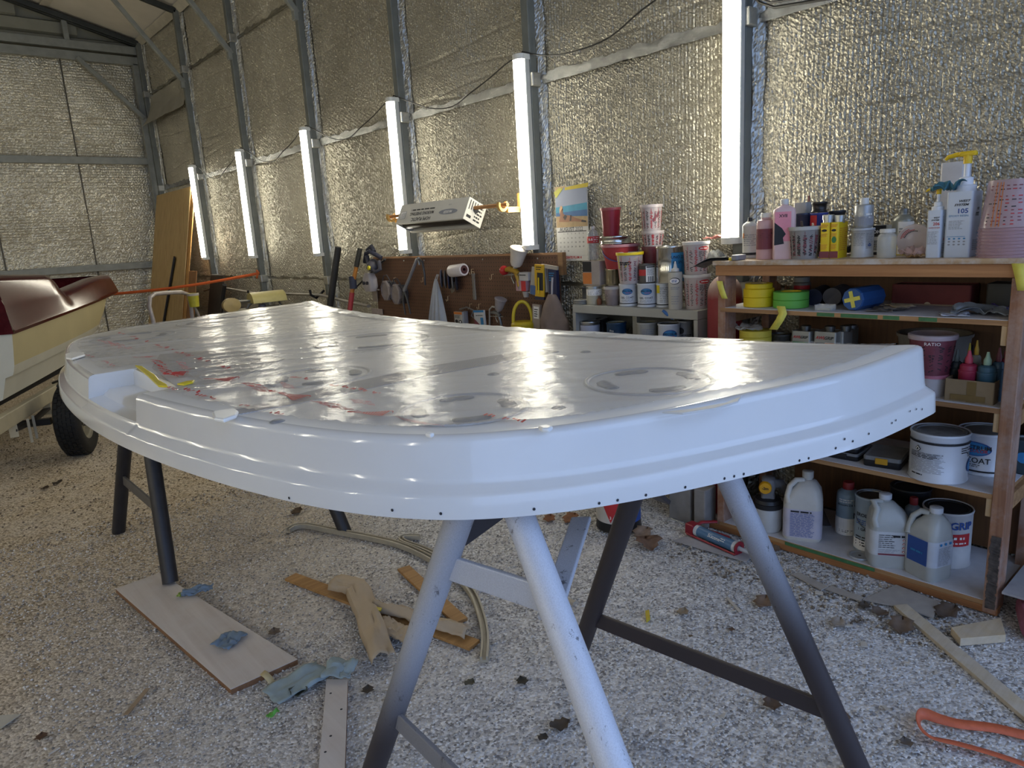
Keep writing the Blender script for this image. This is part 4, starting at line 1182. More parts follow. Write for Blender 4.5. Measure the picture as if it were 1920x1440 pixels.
# stacked grey tins
t1 = paint_can('white labelled tin under the grey tin, middle of the top shelf', (1599, 1638, 424), 2.82, Z1, P('#b9bdc4', .4, .2), M_TIN, draw=lambda mb, mp, r, h: (mb.fine(-r*.9, r*.2, h*.4, h*.85, 9, mp, GY, .4, 4), mb.fine(r*.3, r*1, h*.3, h*.85, 10, mp, GY, .4, 3), mb.quad2(-r*1.2, r*1.2, h*.9, h*.94, mp, GY, 10), mb.poly2([(r*.45, h*.42), (r*.65, h*.5), (r*.85, h*.42), (r*.65, h*.36)], mp, NV)))
bottle('grey tin bottle with white cap, standing on the white labelled tin', (1605, 1638, 371), 2.82, t1[0].location.z+t1[2]+.001, [(.97, 0), (1, .02), (1, .72), (.97, .75), (.7, .78), (.44, .79), (.46, .80), (.46, .98), (.42, 1)], P('#a2a5a8', .35, .5, .12), M_WHITE, .79, name='tin_bottle', draw=lambda mb, mp, r, h: (mb.quad2(-r*1.3, r*1.3, h*.08, h*.38, mp, GY, 10), mb.fine(r*.2, r*.9, h*.3, h*.5, 2, mp, WH, .6, 2)))
f_can('black and white tin lettered OMNI behind the clear jar', (1637, 1662, 423), 2.95, Z1, .08, P('#c4c4be', .45), lambda mb, mp, sp, w, h, d: (mb.quad2(-w*.5, w*.5, h*.62, h, mp, BK), mb.text('OMNI', 0, h*.78, w*.34, flatmap(-d/2, .0016), WH, bold=.03), mb.fine(-w*.4, w*.3, h*.15, h*.5, 6, mp, BK), mb.quad2(-w*.5, w*.5, 0, h*.1, mp, BK)), neck=False, name='tin')
t, r, h = bottle('clear plastic jar half full of clear liquid, top shelf', (1648, 1681, 429), 2.76, Z1, [(.92, 0), (1, .03), (1, .70), (.95, .78), (.74, .84), (.74, .87), (.80, .88), (.80, .99), (.76, 1.0)], clear('#dcdcd6', .42, .1), clear('#e4e4e0', .75, .3), .875, name='jar', cat='jar')
MB().lathe([(.0001, .003), (r*.9, .004), (r*.95, .01), (r*.95, h*.3), (.0001, h*.3)], 24).build('liquid', clear('#c9c9c0', .35, .05), t, smooth=40)
t, r, h = bottle('grey tin with cone top, white label and yellow base behind the tape bag', (1677, 1712, 391), 2.92, Z1, [(.97, 0), (1, .01), (1, .74), (.97, .77), (.55, .86), (.42, .87), (.42, .90), (.45, .905), (.45, .98), (.4, 1)], P('#94968f', .35, .5, .12), M_TIND, .9, name='tin', cat='can', draw=lambda mb, mp, r, h: (mb.quad2(-r*1.4, r*1.5, .01*h, h*.42, mp, YL, 16), mb.quad2(-r*.4, r*1.4, h*.03, h*.72, cylmap(r, 0, .002), WH, 12), mb.fine(-r*.3, r*1.1, h*.1, h*.6, 9, cylmap(r, 0, .0028), GY)))
# bag of lids
crumple('plastic_bag', 'clear plastic bag with red printing slumped against the small white pump can', 'bag', (2.80, atX(1716, 455, 2.8).y, Z1), (.10, .085, .2), clear('#d9b9b4', .5, .15), 8, thick=.028, sub=16)
y_, r_, h_ = spot(1694, 1738, 420, 2.84, Z1)
t = T('lid_roll', 'clear plastic lid with red curved lettering, standing on edge on the top shelf', 'lid', (2.84, y_, Z1), face_cam(2.84, y_))
mb = MB(); mb.X = Matrix.Translation((0, 0, h_*.5))@Matrix.Rotation(pi/2, 4, 'X'); mb.lathe([(.0001, .006), (h_*.42, .006), (h_*.46, .003), (h_*.49, .003), (h_*.5, -.012), (h_*.485, -.012), (h_*.46, .0), (.0001, .003)], 30)
mb.build('disc', clear('#d6c5c0', .6, .2), t, smooth=40)
mb = MB()
for a0, a1, rr, c in ((2.0, 3.0, .36, RD), (1.3, 2.9, .27, BK), (1.6, 2.9, .31, RD)):
    for k in range(10):
        a = a0+(a1-a0)*k/10; b = a0+(a1-a0)*(k+.7)/10
        mb.add([(h_*q*math.cos(s), -.0072, h_*.5+h_*q*math.sin(s)) for q, s in ((rr, a), (rr, b), (rr+.03, b), (rr+.03, a))], [(0, 1, 2, 3)], c)
pr(mb, t, 'curved_print')
crumple('rag', 'small brown leather scrap at the foot of the small pump can', 'cloth', (2.745, atX(1718, 480, 2.745).y, Z1), (.07, .035, .9), P('#9a7a52', .8, 0, .3, 30), 12, thick=.008)
# pump cans
M_PWHITE = P('#c4cedd', .35, .05, .06, 8)
def pump(t, h, s=1.0, spout=-1):
    MB().lathe([(.030*s, h-.003), (.031*s, h+.018*s), (.028*s, h+.020*s), (.020*s, h+.022*s), (.020*s, h+.042*s), (.016*s, h+.045*s), (.0085*s, h+.046*s), (.0085*s, h+.092*s), (.0001, h+.092*s)], 24).build('pump_collar', P('#dfe3ea', .4), t, smooth=40)
    mb = MB().lathe([(.012*s, h+.086*s), (.013*s, h+.112*s), (.0001, h+.113*s)], 18)
    mb.loft(rrings([(.050*s, .022*s, .008*s, h+.110*s), (.054*s, .026*s, .010*s, h+.116*s), (.046*s, .020*s, .008*s, h+.124*s)]))
    mb.tube([(0, 0, h+.115*s), (spout*.030*s, 0, h+.117*s), (spout*.056*s, 0, h+.112*s), (spout*.064*s, 0, h+.104*s)], [.008*s, .0075*s, .0065*s, .005*s], 12)
    mb.build('pump_head', P('#e3bd1d', .4, 0, .08), t, smooth=40)
def d206(mb, mp, sp, w, h, d):
    mb.text('WEST', w*.14, h*.84, w*.15, mp, BK, bold=.03, shear=.3); mb.text('SYSTEM', w*.06, h*.79, w*.15, mp, BK, bold=.03, shear=.3)
    mb.text('206', w*.16, h*.71, w*.30, mp, RD, bold=.02); mb.text('HARDENER', w*.04, h*.63, w*.15, mp, RD)
    mb.fine(-w*.4, w*.35, h*.28, h*.56, 9, mp, GY, .35, 4)
    mb.text('S', d*.05, h*.68, w*.3, sp, BK, bold=.03); mb.text('H', d*.05, h*.38, w*.32, sp, RD, bold=.02); mb.fine(-d*.3, d*.4, h*.08, h*.3, 6, sp, GY)
t, w, h = f_can('small white pump-top can lettered 206 with yellow pump head', (1739, 1767, 395), 2.735, Z1, .055, M_PWHITE, d206, neck=False, name='pump_can')
pump(t, h, .62)
def d105(mb, mp, sp, w, h, d):
    mb.text('WEST', w*.17, h*.855, w*.13, mp, BK, bold=.035, shear=.35, sx=1.25); mb.text('SYSTEM', w*.07, h*.80, w*.13, mp, BK, bold=.035, shear=.35, sx=1.2)
    mb.text('105', w*.14, h*.705, w*.27, mp, NV, bold=.025, sx=1.1); mb.text('EPOXY RESIN', 0, h*.635, w*.125, mp, BL)
    mb.fine(-w*.36, w*.25, h*.43, h*.57, 6, mp, GY, .35, 5); mb.quad2(-w*.4, w*.3, h*.318, h*.325, mp, BL)
    for k in range(4):
        for j in range(3): mb.ell2(-w*.3+w*.19*k, h*.29-h*.045*j, w*.05, h*.012, mp, BL if j == 0 else GY, 10)
    mb.text('WE', d*.05, h*.73, w*.16, sp, BK, shear=.3, bold=.02); mb.text('SYST', d*.0, h*.65, w*.2, sp, BK, bold=.03, shear=.2); mb.text('EPO', d*.12, h*.36, w*.17, sp, BL); mb.fine(-d*.3, d*.4, h*.1, h*.27, 6, sp, GY)
t105, w105, h105 = f_can('large white pump-top can lettered 105 with yellow pump head', (1776, 1826, 361), 2.735, Z1, .10, M_PWHITE, d105, neck=False, name='pump_can')
pump(t105, h105, 1.05)
MB().tube([(.035, 0, h105), (.045, 0, h105+.018), (.06, 0, h105+.02), (.07, .0, h105)], .0022, 6).build('carry_handle', M_TIN, t105)
p = atX(1797, 352, 2.78)
crumple('rag', 'teal cloth rag draped on top of the large pump-top can', 'cloth', (2.765, p.y+.035, Z1+h105+.002), (.13, .085, .5), P('#3f6f7c', .85, 0, .2, 30), 21, thick=.022, sub=16)
f_can('plain white carton standing tall behind the large pump-top can', (1764, 1808, 306), 2.95, Z1, .09, P('#c9c8cb', .6), None, neck=False, name='carton', cat='box')
# cup stack at the right edge
M_CUPST = clear('#c9a5ac', .5, .25)
yst, rst, hst = spot(1852, 1950, 336, 2.76, Z1)
for k in range(10):
    z = Z1+.0105*k
    ORD = ['lowest', 'second', 'third', 'fourth', 'fifth', 'sixth', 'seventh', 'eighth', 'ninth']
    if k < 9: lab = ORD[k]+' clear ribbed mixing cup from below in the nested stack at the right edge'
    else: lab = 'topmost clear mixing cup with orange marks, upside down over the nested stack'
    last = k == 9
    t = T('mixing_cup', lab, 'cup', (2.76, yst, z), face_cam(2.76, yst), 'nested mixing cups at the right edge of the top shelf' if not last else None)
    if not last:
        MB().lathe([(rst, .0), (rst*1.03, .0), (rst*1.035, .003), (rst*1.0, .0045), (rst*.985, .0095), (rst*.95, .0095), (rst, 0)], 32).build('rim', M_CUPST, t, smooth=40)
    else:
        hh = hst-.0945
        MB().lathe([(rst*1.0, 0), (rst*1.03, .001), (rst*.98, .006), (rst*.80, hh-.006), (rst*.77, hh), (.0001, hh), (.0001, hh-.002), (rst*.76, hh-.003), (rst*.97, .004), (rst, 0)], 34).build('cup_wall', clear('#cdb3b8', .5, .2), t, smooth=40)
        mb = MB(); mp = conemap(rst*.98, .006, rst*.80, hh-.006, .001)
        R = random.Random(4)
        for c in range(9):
            for q in range(12):
                if R.random() < .75: mb.quad2(-rst*.8+rst*.2*c, -rst*.8+rst*.2*c+.012*R.uniform(.4, 1), .01+(hh-.02)*q/12, .013+(hh-.02)*q/12, mp, R.choice([BK, RD, MA, MA]))
        for x in (-.55, -.42, -.32): mb.quad2(x*rst-.0012, x*rst+.0012, .004, hh-.008, mp, OR)
        pr(mb, t, 'printed_scale')
y0 = atX(1862, 330, 3.02).y
tag(MB().box(2.98, 3.02, .18, y0, Z1+.19, Z1+.225).box(2.985, 3.0, .2, .22, Z1, Z1+.19).box(2.985, 3.0, y0-.04, y0-.02, Z1, Z1+.19).build('metal_rack', M_STEEL, bev=.002), 'grey metal rail on legs behind the stacked mixing cups', 'rack')
# odds at the left end of the top shelf
tag(MB().prism(rbox(.075, .035, .012), 0, .022).build('trowel_handle', P('#85858a', .5), loc=(2.72, atX(1385, 478, 2.72).y, Z1+.001), bev=.004), 'small grey plastic scraper body at the left end of the top shelf', 'tool')
tag(MB().prism(rbox(.03, .016, .005), 0, .012).build('tape_measure_tab', P('#dcc31f', .5), loc=(2.70, atX(1372, 484, 2.7).y, Z1+.001), bev=.002), 'yellow plastic tab lying beside the grey scraper', 'tool')
for k, (lab, c, dz) in enumerate((('black abrasive sheet hanging off the left end of the top shelf', '#232427', 0), ('grey abrasive sheet over the black one at the left end of the top shelf', '#6d6e6c', .006))):
    p = atX(1352, 484, 2.74)
    mb = MB(); mb.grid(8, 8, lambda u, v, k=k, dz=dz: (2.69+.10*v, p.y-.05+.16*u, Z1+.002+dz-.06*max(0, u-.4)**1.5*(1+.4*k)+.006*math.sin(v*4+k)))
    tag(mb.build('abrasive_sheet', P(c, .9, 0, .2, 40), smooth=60, solid=.0012), lab, 'sandpaper')

# ---------------------------------------------------------------- SECOND SHELF
M_CORE = P('#b9a37d', .8)
M_TY = P('#d9bd12', .55, 0, .05, 12); M_TG = P('#62ab45', .55, 0, .05, 12)
Y1 = [(1396, 1450, 551, 'bottom yellow masking tape roll of the three stacked on the second shelf'), (1395, 1450, 536, 'middle yellow masking tape roll of the three stacked on the second shelf'), (1398, 1447, 527, 'top yellow masking tape roll of the three stacked on the second shelf')]
zb = Z2+.001
ys, rs_, ht = spot(1396, 1450, 527, 2.77, Z2)
tot = atX(1423, 531, 2.77).z-Z2
for (a, b, c, lab), hk in zip(Y1, (.42, .36, .22)):
    y, r, h = spot(a, b, 540, 2.77, Z2); h = tot*hk
    t = T('tape_roll', lab, 'tape', (2.77, ys, zb), 0, 'yellow masking tape rolls')
    MB().lathe([(r*.6, 0), (r-.002, 0), (r, .002), (r, h-.002), (r-.002, h-.0005), (r*.6, h-.0005)], 36).build('tape_winding', M_TY, t, smooth=40)
    MB().lathe([(r*.6, 0), (r*.57, 0), (r*.57, h-.0005), (r*.6, h-.0005)], 30).build('core', M_CORE, t, smooth=40); zb += h
ys, rs_, ht = spot(1452, 1515, 540, 2.78, Z2); tot = atX(1484, 546, 2.78).z-Z2; zb = Z2+.001
for lab, hk in (('lower green masking tape roll on the second shelf', .5), ('upper green masking tape roll stacked on its twin on the second shelf', .5)):
    r = rs_; h = tot*hk
    t = T('tape_roll', lab, 'tape', (2.78, ys, zb), 0, 'green masking tape rolls')
    MB().lathe([(r*.6, 0), (r-.002, 0), (r, .002), (r, h-.002), (r-.002, h-.0005), (r*.6, h-.0005)], 36).build('tape_winding', M_TG, t, smooth=40)
    MB().lathe([(r*.6, 0), (r*.57, 0), (r*.57, h-.0005), (r*.6, h-.0005)], 30).build('core', P('#d9bd12', .6), t, smooth=40); zb += h
def lying(name, label, cat, pa, pb, X0, X1, z, r, mat, n=24, endm=None, group=None):
    a = Vector((X0, atX(*pa, X0).y, z+r)); b = Vector((X1, atX(*pb, X1).y, z+r))
    t = T(name, label, cat, a, 0, group)
    MB().tube([(0, 0, 0), b-a], r, n).build('roll', mat, t, smooth=40)
    return t, a, b
lying('fabric_roll', 'dark navy roll of cloth lying behind the green tape', 'roll', (1525, 560), (1545, 545), 2.86, 3.05, Z2, .034, P('#1c2238', .8, 0, .3, 20))
lying('fabric_roll', 'grey roll of abrasive paper lying on the second shelf, middle', 'roll', (1560, 555), (1580, 545), 2.88, 3.06, Z2, .036, P('#55545a', .8, 0, .25, 20))
bottle('dusty clear jar with a red band at the back of the second shelf', (1488, 1520, 519), 3.02, Z2, [(.9, 0), (1, .02), (1, .75), (.85, .8), (.85, .98), (.8, 1)], P('#77726c', .5, .2, .2), P('#8d8d8a', .5), .8, name='jar', cat='jar', draw=lambda mb, mp, r, h: mb.quad2(-r, r, h*.5, h*.66, mp, RD, 8))
crumple('tape_ball', 'tangle of brown masking tape between the yellow and green rolls', 'tape', (2.93, atX(1463, 540, 2.93).y, Z2), (.10, .07, .4), P('#8a5a30', .7, 0, .3, 30), 31, thick=.045, sub=14)
a = atX(1530, 575, 2.72)
t = T('plastic_box', 'small clear plastic box holding a white slip, on the second shelf', 'box', (2.735, a.y-.03, Z2), -pi/2)
MB().loft(rrings([(.066, .04, .004, 0), (.070, .045, .005, .022), (.067, .042, .004, .022), (.063, .037, .003, .002)])).build('tray', M_CLR, t, smooth=40)
MB().box(-.025, .022, -.012, .012, .003, .006).build('paper_slip', P('#d8d9a8', .7), t)
# blue cylinder with yellow tape cross
ra = .044
a = Vector((2.745, atX(1598, 560, 2.745).y, Z2+ra)); b = Vector((2.90, atX(1640, 555, 2.90).y, Z2+ra))
d = (b-a); t = T('foam_roller', 'blue foam cylinder with a yellow tape cross on its end, second shelf', 'roller', a, math.atan2(-d.x, d.y))
L = d.length
mb = MB(); mb.X = Matrix.Rotation(-pi/2, 4, 'X'); mb.lathe([(.0001, 0), (ra*.92, 0), (ra, .006), (ra, L), (ra*.9, L+.003), (.0001, L+.003)], 10)
mb.build('cylinder', P('#27548f', .5, 0, .12), t, smooth=25)
for ang in (.25, .25+pi/2):
    c, s = math.cos(ang), math.sin(ang); l, w = ra*.72, ra*.17
    MB().add([(c*x-s*y, -.0015-.0006*(ang > 1), s*x+c*y) for x, y in ((-l, -w), (l, -w), (l, w), (-l, w))], [(0, 1, 2, 3)]).build('tape_cross_strip', M_TYEL, t, solid=.0008)
c = atX(1672, 578, 2.80)
for k in range(4):
    crumple('sanding_pad', ['lowest grey abrasive pad in the loose pile on the second shelf', 'second grey abrasive pad from below in the pile on the second shelf', 'third abrasive pad from below in the pile on the second shelf', 'pale tan abrasive pad on top of the pile, second shelf'][k], 'sandpaper', (2.80+.01*k, c.y+.02-.012*k, Z2+.004*k+.001), (.13-.015*k, .10-.01*k, .3*k), P(['#77716c', '#5e5955', '#8c8173', '#b8a583'][k], .9, 0, .15, 30), 40+k, thick=.004, solid=.0015, group='abrasive pads on the second shelf')
t, w, h = f_can('faded red cardboard box at the back of the second shelf', (1672, 1822, 533), 3.0, Z2, .10, P('#6b2f2e', .75, 0, .2, 14), None, neck=False, name='cardboard_box', cat='box')
MB().add([(-w*.02+.012*math.cos(pi*k/8)-.0, -.0512, .001+.012*math.sin(pi*k/8)) for k in range(9)], [tuple(range(9))]).build('finger_notch', P('#b8a58a', .8), t)
MB().box(-w*.5, w*.5, -.0525, -.051, .0, .005).build('box_lip', P('#8d7a66', .8), t)
f_can('dark grey plastic case at the right back of the second shelf', (1850, 1905, 532), 2.98, Z2, .12, P('#34332f', .6), None, neck=False, name='plastic_case', cat='case')
c = atX(1838, 585, 2.78)
crumple('foil_pouch', 'crumpled silver and purple pouch on the right of the second shelf', 'bag', (2.80, c.y-.012, Z2), (.20, .10, -1.35), P('#8d97a3', .3, .5, .35, 14), 52, thick=.018, sub=18)
crumple('plastic_bag', 'flat pale printed bag under the left end of the silver pouch', 'bag', (2.735, atX(1790, 590, 2.735).y, Z2), (.085, .07, -1.2), P('#b9bdc9', .4, 0, .3, 40), 53, thick=.006, sub=12)
crumple('cloth_strip', 'purple cloth end tucked behind the silver pouch', 'cloth', (2.86, atX(1880, 575, 2.86).y, Z2), (.09, .07, .4), P('#4c3a7d', .8), 54, thick=.018)

# ---------------------------------------------------------------- THIRD SHELF
zb = Z3
for k in range(3):
    y, r, h = spot(1388, 1445, 612, 2.80, Z3); h3 = (atX(1416, 618, 2.80).z-Z3-.10)/3
    t = T('tape_roll', ['lowest pale yellow tape roll under the plastic wrap on the third shelf', 'middle pale yellow tape roll under the plastic wrap on the third shelf', 'top pale yellow tape roll under the plastic wrap on the third shelf'][k], 'tape', (2.80, y, Z3+.101+k*h3), 0, 'wrapped tape rolls')
    MB().lathe([(r*.6, 0), (r-.002, 0), (r, .002), (r, h3-.002), (r-.002, h3-.0005), (r*.6, h3-.0005), (r*.6, 0)], 34).build('tape_winding', P('#d5c244', .55), t, smooth=40)
ytr = y
t = T('bucket', 'yellow tub that carries the wrapped tape rolls, third shelf', 'bucket', (2.80, ytr, Z3), 0); MB().lathe([(.0001, .001), (.055, .001), (.066, .099), (.062, .1), (.0001, .1)], 28).build('tub_wall', P('#c9bd66', .6), t, smooth=40)
crumple('plastic_wrap', 'crumpled clear plastic wrap over the tape rolls on the third shelf', 'bag', (2.775, ytr+.02, Z3+.101+3*h3+.002), (.13, .11, .6), clear('#cfcfcc', .5, .15), 61, thick=.014, sub=18)
def awl(mb, mp, sp, w, h, d):
    mb.text('AWL', -w*.2, h*.86, w*.19, mp, RD, bold=.03, shear=.3); mb.text('GRIP', w*.17, h*.86, w*.19, mp, BK, bold=.03, shear=.3)
    mb.quad2(-w*.42, w*.42, h*.62, h*.76, mp, GN if awl.k == 0 else BK)
    if awl.k: mb.quad2(w*.02, w*.42, h*.62, h*.76, flatmap(-d/2, .0013), OR)
M_SILV = P('#a6a8a4', .35, .35, .1)
awl.k = 0; f_can('square silver tin with a green band in the row behind the mould edge, third shelf', (1484, 1519, 620), 2.86, Z3, .09, M_SILV, awl, 'square tins on the third shelf', name='square_tin', top=.018)
awl.k = 1; f_can('square silver tin with an orange band in the row behind the mould edge, third shelf', (1526, 1568, 621), 2.86, Z3, .09, M_SILV, awl, 'square tins on the third shelf', name='square_tin', top=.018)
f_can('plain square tin to the right of the orange-band tin, third shelf', (1571, 1582, 622), 2.90, Z3, .09, M_SILV, None, 'square tins on the third shelf', name='square_tin', top=.02)
f_can('plain dark square tin at the right end of the tin row, third shelf', (1583, 1594, 617), 2.96, Z3, .09, P('#77776f', .4, .4), None, 'square tins on the third shelf', name='square_tin', top=.012)
paint_can('dusty dark paint tin left of the square tins, third shelf', (1445, 1482, 622), 2.88, Z3, P('#3c3a35', .5, .3, .3), M_TIND)
t, r, h = cup('dusty grey bucket with black wire handle behind the red-stained cup', (1690, 1815, 623), 2.985, Z3, P('#6d675e', .6, 0, .12), None, None, .86, 'bucket', None, 'bucket')
MB().tube([(r*math.sin(q)*1.03, -r*math.cos(q)*1.03, h*.75-h*.55*math.cos(q)) for q in [-1.57+3.14*k/16 for k in range(17)]], .004, 8).build('wire_handle', M_BLACK, t, smooth=60)
# red-stained cups
t1, r1, h1 = cup('white cup base with pink rim under the red-stained cup, third shelf', (1728, 1776, 700), 2.768, Z3, P('#c9c6cc', .5), None, None, .92, 'mixing_cup', P('#c4788c', .4), 'cup')
t, r, h = cup('lidded cup stained dark red, stacked on the white cup, third shelf', (1709, 1790, 627), 2.768, Z3+h1+.001, P('#6d3340', .4, 0, .3, 18), lambda mb, mp, r, h: (scale_print(9, False, False)(mb, mp, r, h), mb.text('RATIO', 0, h*.82, r*.22, mp, WH)), None, .80, 'mixing_cup', clear('#c9b9bf', .7, .3))
MB().lathe([(r*1.06, h-.002), (r*1.08, h+.002), (r*1.0, h+.005), (r*.96, h+.003), (.0001, h+.003)], 32).build('lid', clear('#cfc3c8', .72, .3), t, smooth=40)
# cardboard box of dye bottles
M_CARD = P('#8f7a5c', .85, 0, .12, 16)
Xc = 2.705
ya = atX(1772, 735, Xc).y; yb_ = atX(1862, 745, Xc).y
wbx = ya-yb_; dbx = .15; hbx = .078
t = T('cardboard_box', 'open brown cardboard box of dye bottles at the right of the third shelf', 'box', (Xc+dbx/2, (ya+yb_)/2, Z3), -pi/2)
mb = MB()
for a_ in (((-wbx/2, -dbx/2), (wbx/2, -dbx/2)), ((wbx/2, -dbx/2), (wbx/2, dbx/2)), ((wbx/2, dbx/2), (-wbx/2, dbx/2)), ((-wbx/2, dbx/2), (-wbx/2, -dbx/2))):
    (x0, y0), (x1, y1) = a_; mb = MB(); mb.bar((x0, y0, hbx/2), (x1, y1, hbx/2), .003, hbx); mb.build('box_wall', M_CARD, t)
MB().box(-wbx/2, wbx/2, -dbx/2, dbx/2, 0, .003).build('box_bottom', M_CARD, t)
mb = MB(); sp_ = sidemap(wbx/2+.002, .001); mb.text('3M', -.02, hbx*.75, .018, sp_, BK, bold=.03); mb.fine(-.04, .06, .01, hbx*.6, 6, sp_, BK, .4, 4); pr(mb, t)
MB().box(-.006, .022, -dbx/2-.0025, -dbx/2-.0015, .002, hbx*.95).build('packing_tape', P('#7a6238', .35), t)
MB().box(-wbx*.38, wbx*.35, -dbx/2-.0035, -dbx/2-.0025, .006, .026).build('packing_tape', P('#7a6238', .35), t)
DY = [(1803, 1834, 657, 2.745, '#a5324c', '#c4485c', 'red dye bottle with red nozzle at the front left of the cardboard box'), (1838, 1869, 660, 2.742, '#3f6273', '#9fc0a8', 'teal dye bottle with pale green nozzle tip at the front of the cardboard box'),
      (1864, 1886, 652, 2.775, '#35566e', '#6d3a48', 'slate blue dye bottle with a dark nozzle, right of the teal one'), (1786, 1806, 655, 2.79, '#23323a', '#5f6b6b', 'near-black dye bottle at the left end of the cardboard box'),
      (1824, 1842, 638, 2.81, '#8d8a83', '#c4a33a', 'pale grey dye bottle with a yellow nozzle in the middle of the cardboard box'), (1812, 1826, 643, 2.83, '#6d5560', '#d5c53d', 'dusty dye bottle with a tall bright yellow nozzle at the back of the cardboard box'),
      (1880, 1900, 645, 2.80, '#9c3d55', '#a4374a', 'crimson dye bottle at the right back of the cardboard box'), (1884, 1898, 636, 2.83, '#55504f', '#d1b52c', 'dark dye bottle with a yellow tip at the right rear corner of the cardboard box')]
for xl, xr, yt, X, c1, c2, lab in DY:
    bottle(lab, (xl, xr, yt), X, Z3+.0035, [(.95, 0), (1, .02), (1, .55), (1.04, .56), (1.04, .60), (.92, .61), (.90, .70), (.60, .74), (.42, .76), (.42, .84), (.26, .9), (.14, 1)], P(c1, .4), P(c2, .45), .74, 'dye bottles in the cardboard box')

# ---------------------------------------------------------------- FOURTH SHELF
M_CASE = P('#75777a', .45, 0, .2, 25)
def org(label, xl, xr, yb, X0, dd, hh, rot, zb, latch):
    a = atX(xl, yb, X0); b = atX(xr, yb, X0); w = abs(a.y-b.y)
    t = T('organizer_case', label, 'case', (X0+dd/2, (a.y+b.y)/2, zb), -pi/2+rot)
    MB().loft(rrings([(w*.97, dd*.97, .012, 0), (w, dd, .014, .004), (w, dd, .014, hh*.62), (w*.99, dd*.99, .014, hh*.64)])).build('base_tray', M_BLACK, t, smooth=40)
    MB().loft(rrings([(w*1.01, dd*1.01, .014, hh*.645), (w*1.01, dd*1.01, .014, hh*.9), (w*.97, dd*.97, .012, hh), (w*.9, dd*.9, .01, hh-.003)])).build('lid', M_CASE, t, smooth=40)
    MB().box(-.022, .022, -dd/2-.008, -dd/2-.0005, hh*.35, hh*.92).build('latch', latch, t, bev=.003)
M_LATCH = P('#c08f1c', .45)
org('black organiser case with clear lid and amber latch, nearest the white gel-coat can', 1612, 1680, 880, 2.72, .17, .042, .15, Z4, M_LATCH)
org('black organiser case at the left end of the fourth shelf, half hidden by the mould', 1545, 1605, 868, 2.73, .17, .030, 0.05, Z4, M_BLACK)
org('flat black organiser case stacked on the left case of the fourth shelf', 1548, 1603, 860, 2.735, .16, .026, .1, Z4+.031, M_BLACK)
M_CANW = P('#cdd2da', .35, .05, .05, 10)
def safety(mb, mp, r, h):
    mb.quad2(-r*1.5, r*1.5, h*.80, h*.85, mp, BK, 18)
    mb.fine(-r*1.1, r*.3, h*.2, h*.62, 16, mp, GY, .3, 5, .9, 2); mb.fine(-r*1.1, r*.2, h*.50, h*.62, 4, mp, BK, .4, 5)
    mb.fine(-r*1.0, -r*.5, h*.12, h*.17, 1, mp, BK, .5, 3)
    c = (-r*.75, h*.68); q = r*.13
    mb.poly2([(c[0]-q, c[1]), (c[0], c[1]-q), (c[0]+q, c[1]), (c[0], c[1]+q)], mp, BK)
    m2 = cylmap(r, 0, .002)
    mb.poly2([(c[0]-q*.75, c[1]), (c[0], c[1]-q*.75), (c[0]+q*.75, c[1]), (c[0], c[1]+q*.75)], m2, WH); mb.ell2(c[0], c[1], q*.25, q*.35, cylmap(r, 0, .003), BK)
    mb.ell2(r*1.42, h*.35, r*.30, h*.14, mp, NV); mb.ell2(r*1.42, h*.35, r*.26, h*.115, m2, BL); mb.text('TA', r*1.25, h*.58, r*.22, mp, BK, bold=.02)
    mb.fine(r*.8, r*1.4, h*.62, h*.76, 3, mp, BK, .4, 2)
paint_can('large white gel-coat can with small black print, open rim, on the fourth shelf', (1716, 1812, 797), 2.755, Z4, M_CANW, P('#8b8f94', .45, .3, .35, 30), draw=safety)
def coat2(mb, mp, r, h):
    mb.ell2(-r*.38, h*.64, r*.62, h*.17, mp, NV); m2 = cylmap(r, 0, .002); mb.ell2(-r*.38, h*.64, r*.57, h*.15, m2, BL)
    m3 = cylmap(r, 0, .003); mb.text('SPECTRUM', -r*.38, h*.67, r*.25, m3, BK, bold=.01); mb.text('COLOR', -r*.22, h*.595, r*.19, m3, RD, bold=.01)
    mb.text('GEL COAT', -r*.55, h*.36, r*.32, mp, BK, bold=.012); mb.fine(-r*1, -r*.1, h*.2, h*.28, 2, mp, BK, .4, 4)
    mb.quad2(-r*1.5, r*1.5, h*.09, h*.13, mp, BK, 18)
paint_can('large white gel-coat can with blue oval logo behind the right post, fourth shelf', (1806, 1896, 796), 2.93, Z4, M_CANW, P('#8b8c88', .5, .4), draw=coat2)
paint_can('dark can with blue band seen past the right end of the fourth shelf', (1906, 1950, 818), 2.99, Z4, P('#2c3d45', .4, .1), M_TIND, draw=lambda mb, mp, r, h: mb.ell2(-r*.2, h*.5, r*.5, h*.16, mp, BL))

# ---------------------------------------------------------------- BOTTOM SHELF
# sprayer
y, r, h = spot(1422, 1472, 940, 2.74, Z5)
t = T('paint_sprayer', 'handheld paint sprayer with yellow dial and white pot, bottom shelf', 'sprayer', (2.745, y+.02, Z5), face_cam(2.745, y))
MB().lathe([(.0001, .001), (r*.9, .001), (r, .01), (r*1.02, .105), (r*.98, .108), (.0001, .108)], 28).build('pot', P('#b9bab9', .45), t, smooth=40)
MB().lathe([(r*1.0, .106), (r*1.05, .108), (r*1.05, .128), (r*.98, .130), (r*.9, .145), (r*.5, .152), (.0001, .152)], 28).build('pot_lid', M_BLACK, t, smooth=40)
mb = MB(); mb.loft(rrings([(.060, .055, .015, .150), (.050, .060, .015, .175), (.060, .075, .02, .20), (.055, .07, .02, .235), (.035, .05, .012, .243)])); mb.tube([(-.01, 0, .215), (.05, .03, .205), (.08, .06, .15), (.085, .07, .10)], [.022, .021, .018, .017], 14)
mb.build('gun_body', P('#77787c', .45), t, smooth=45)
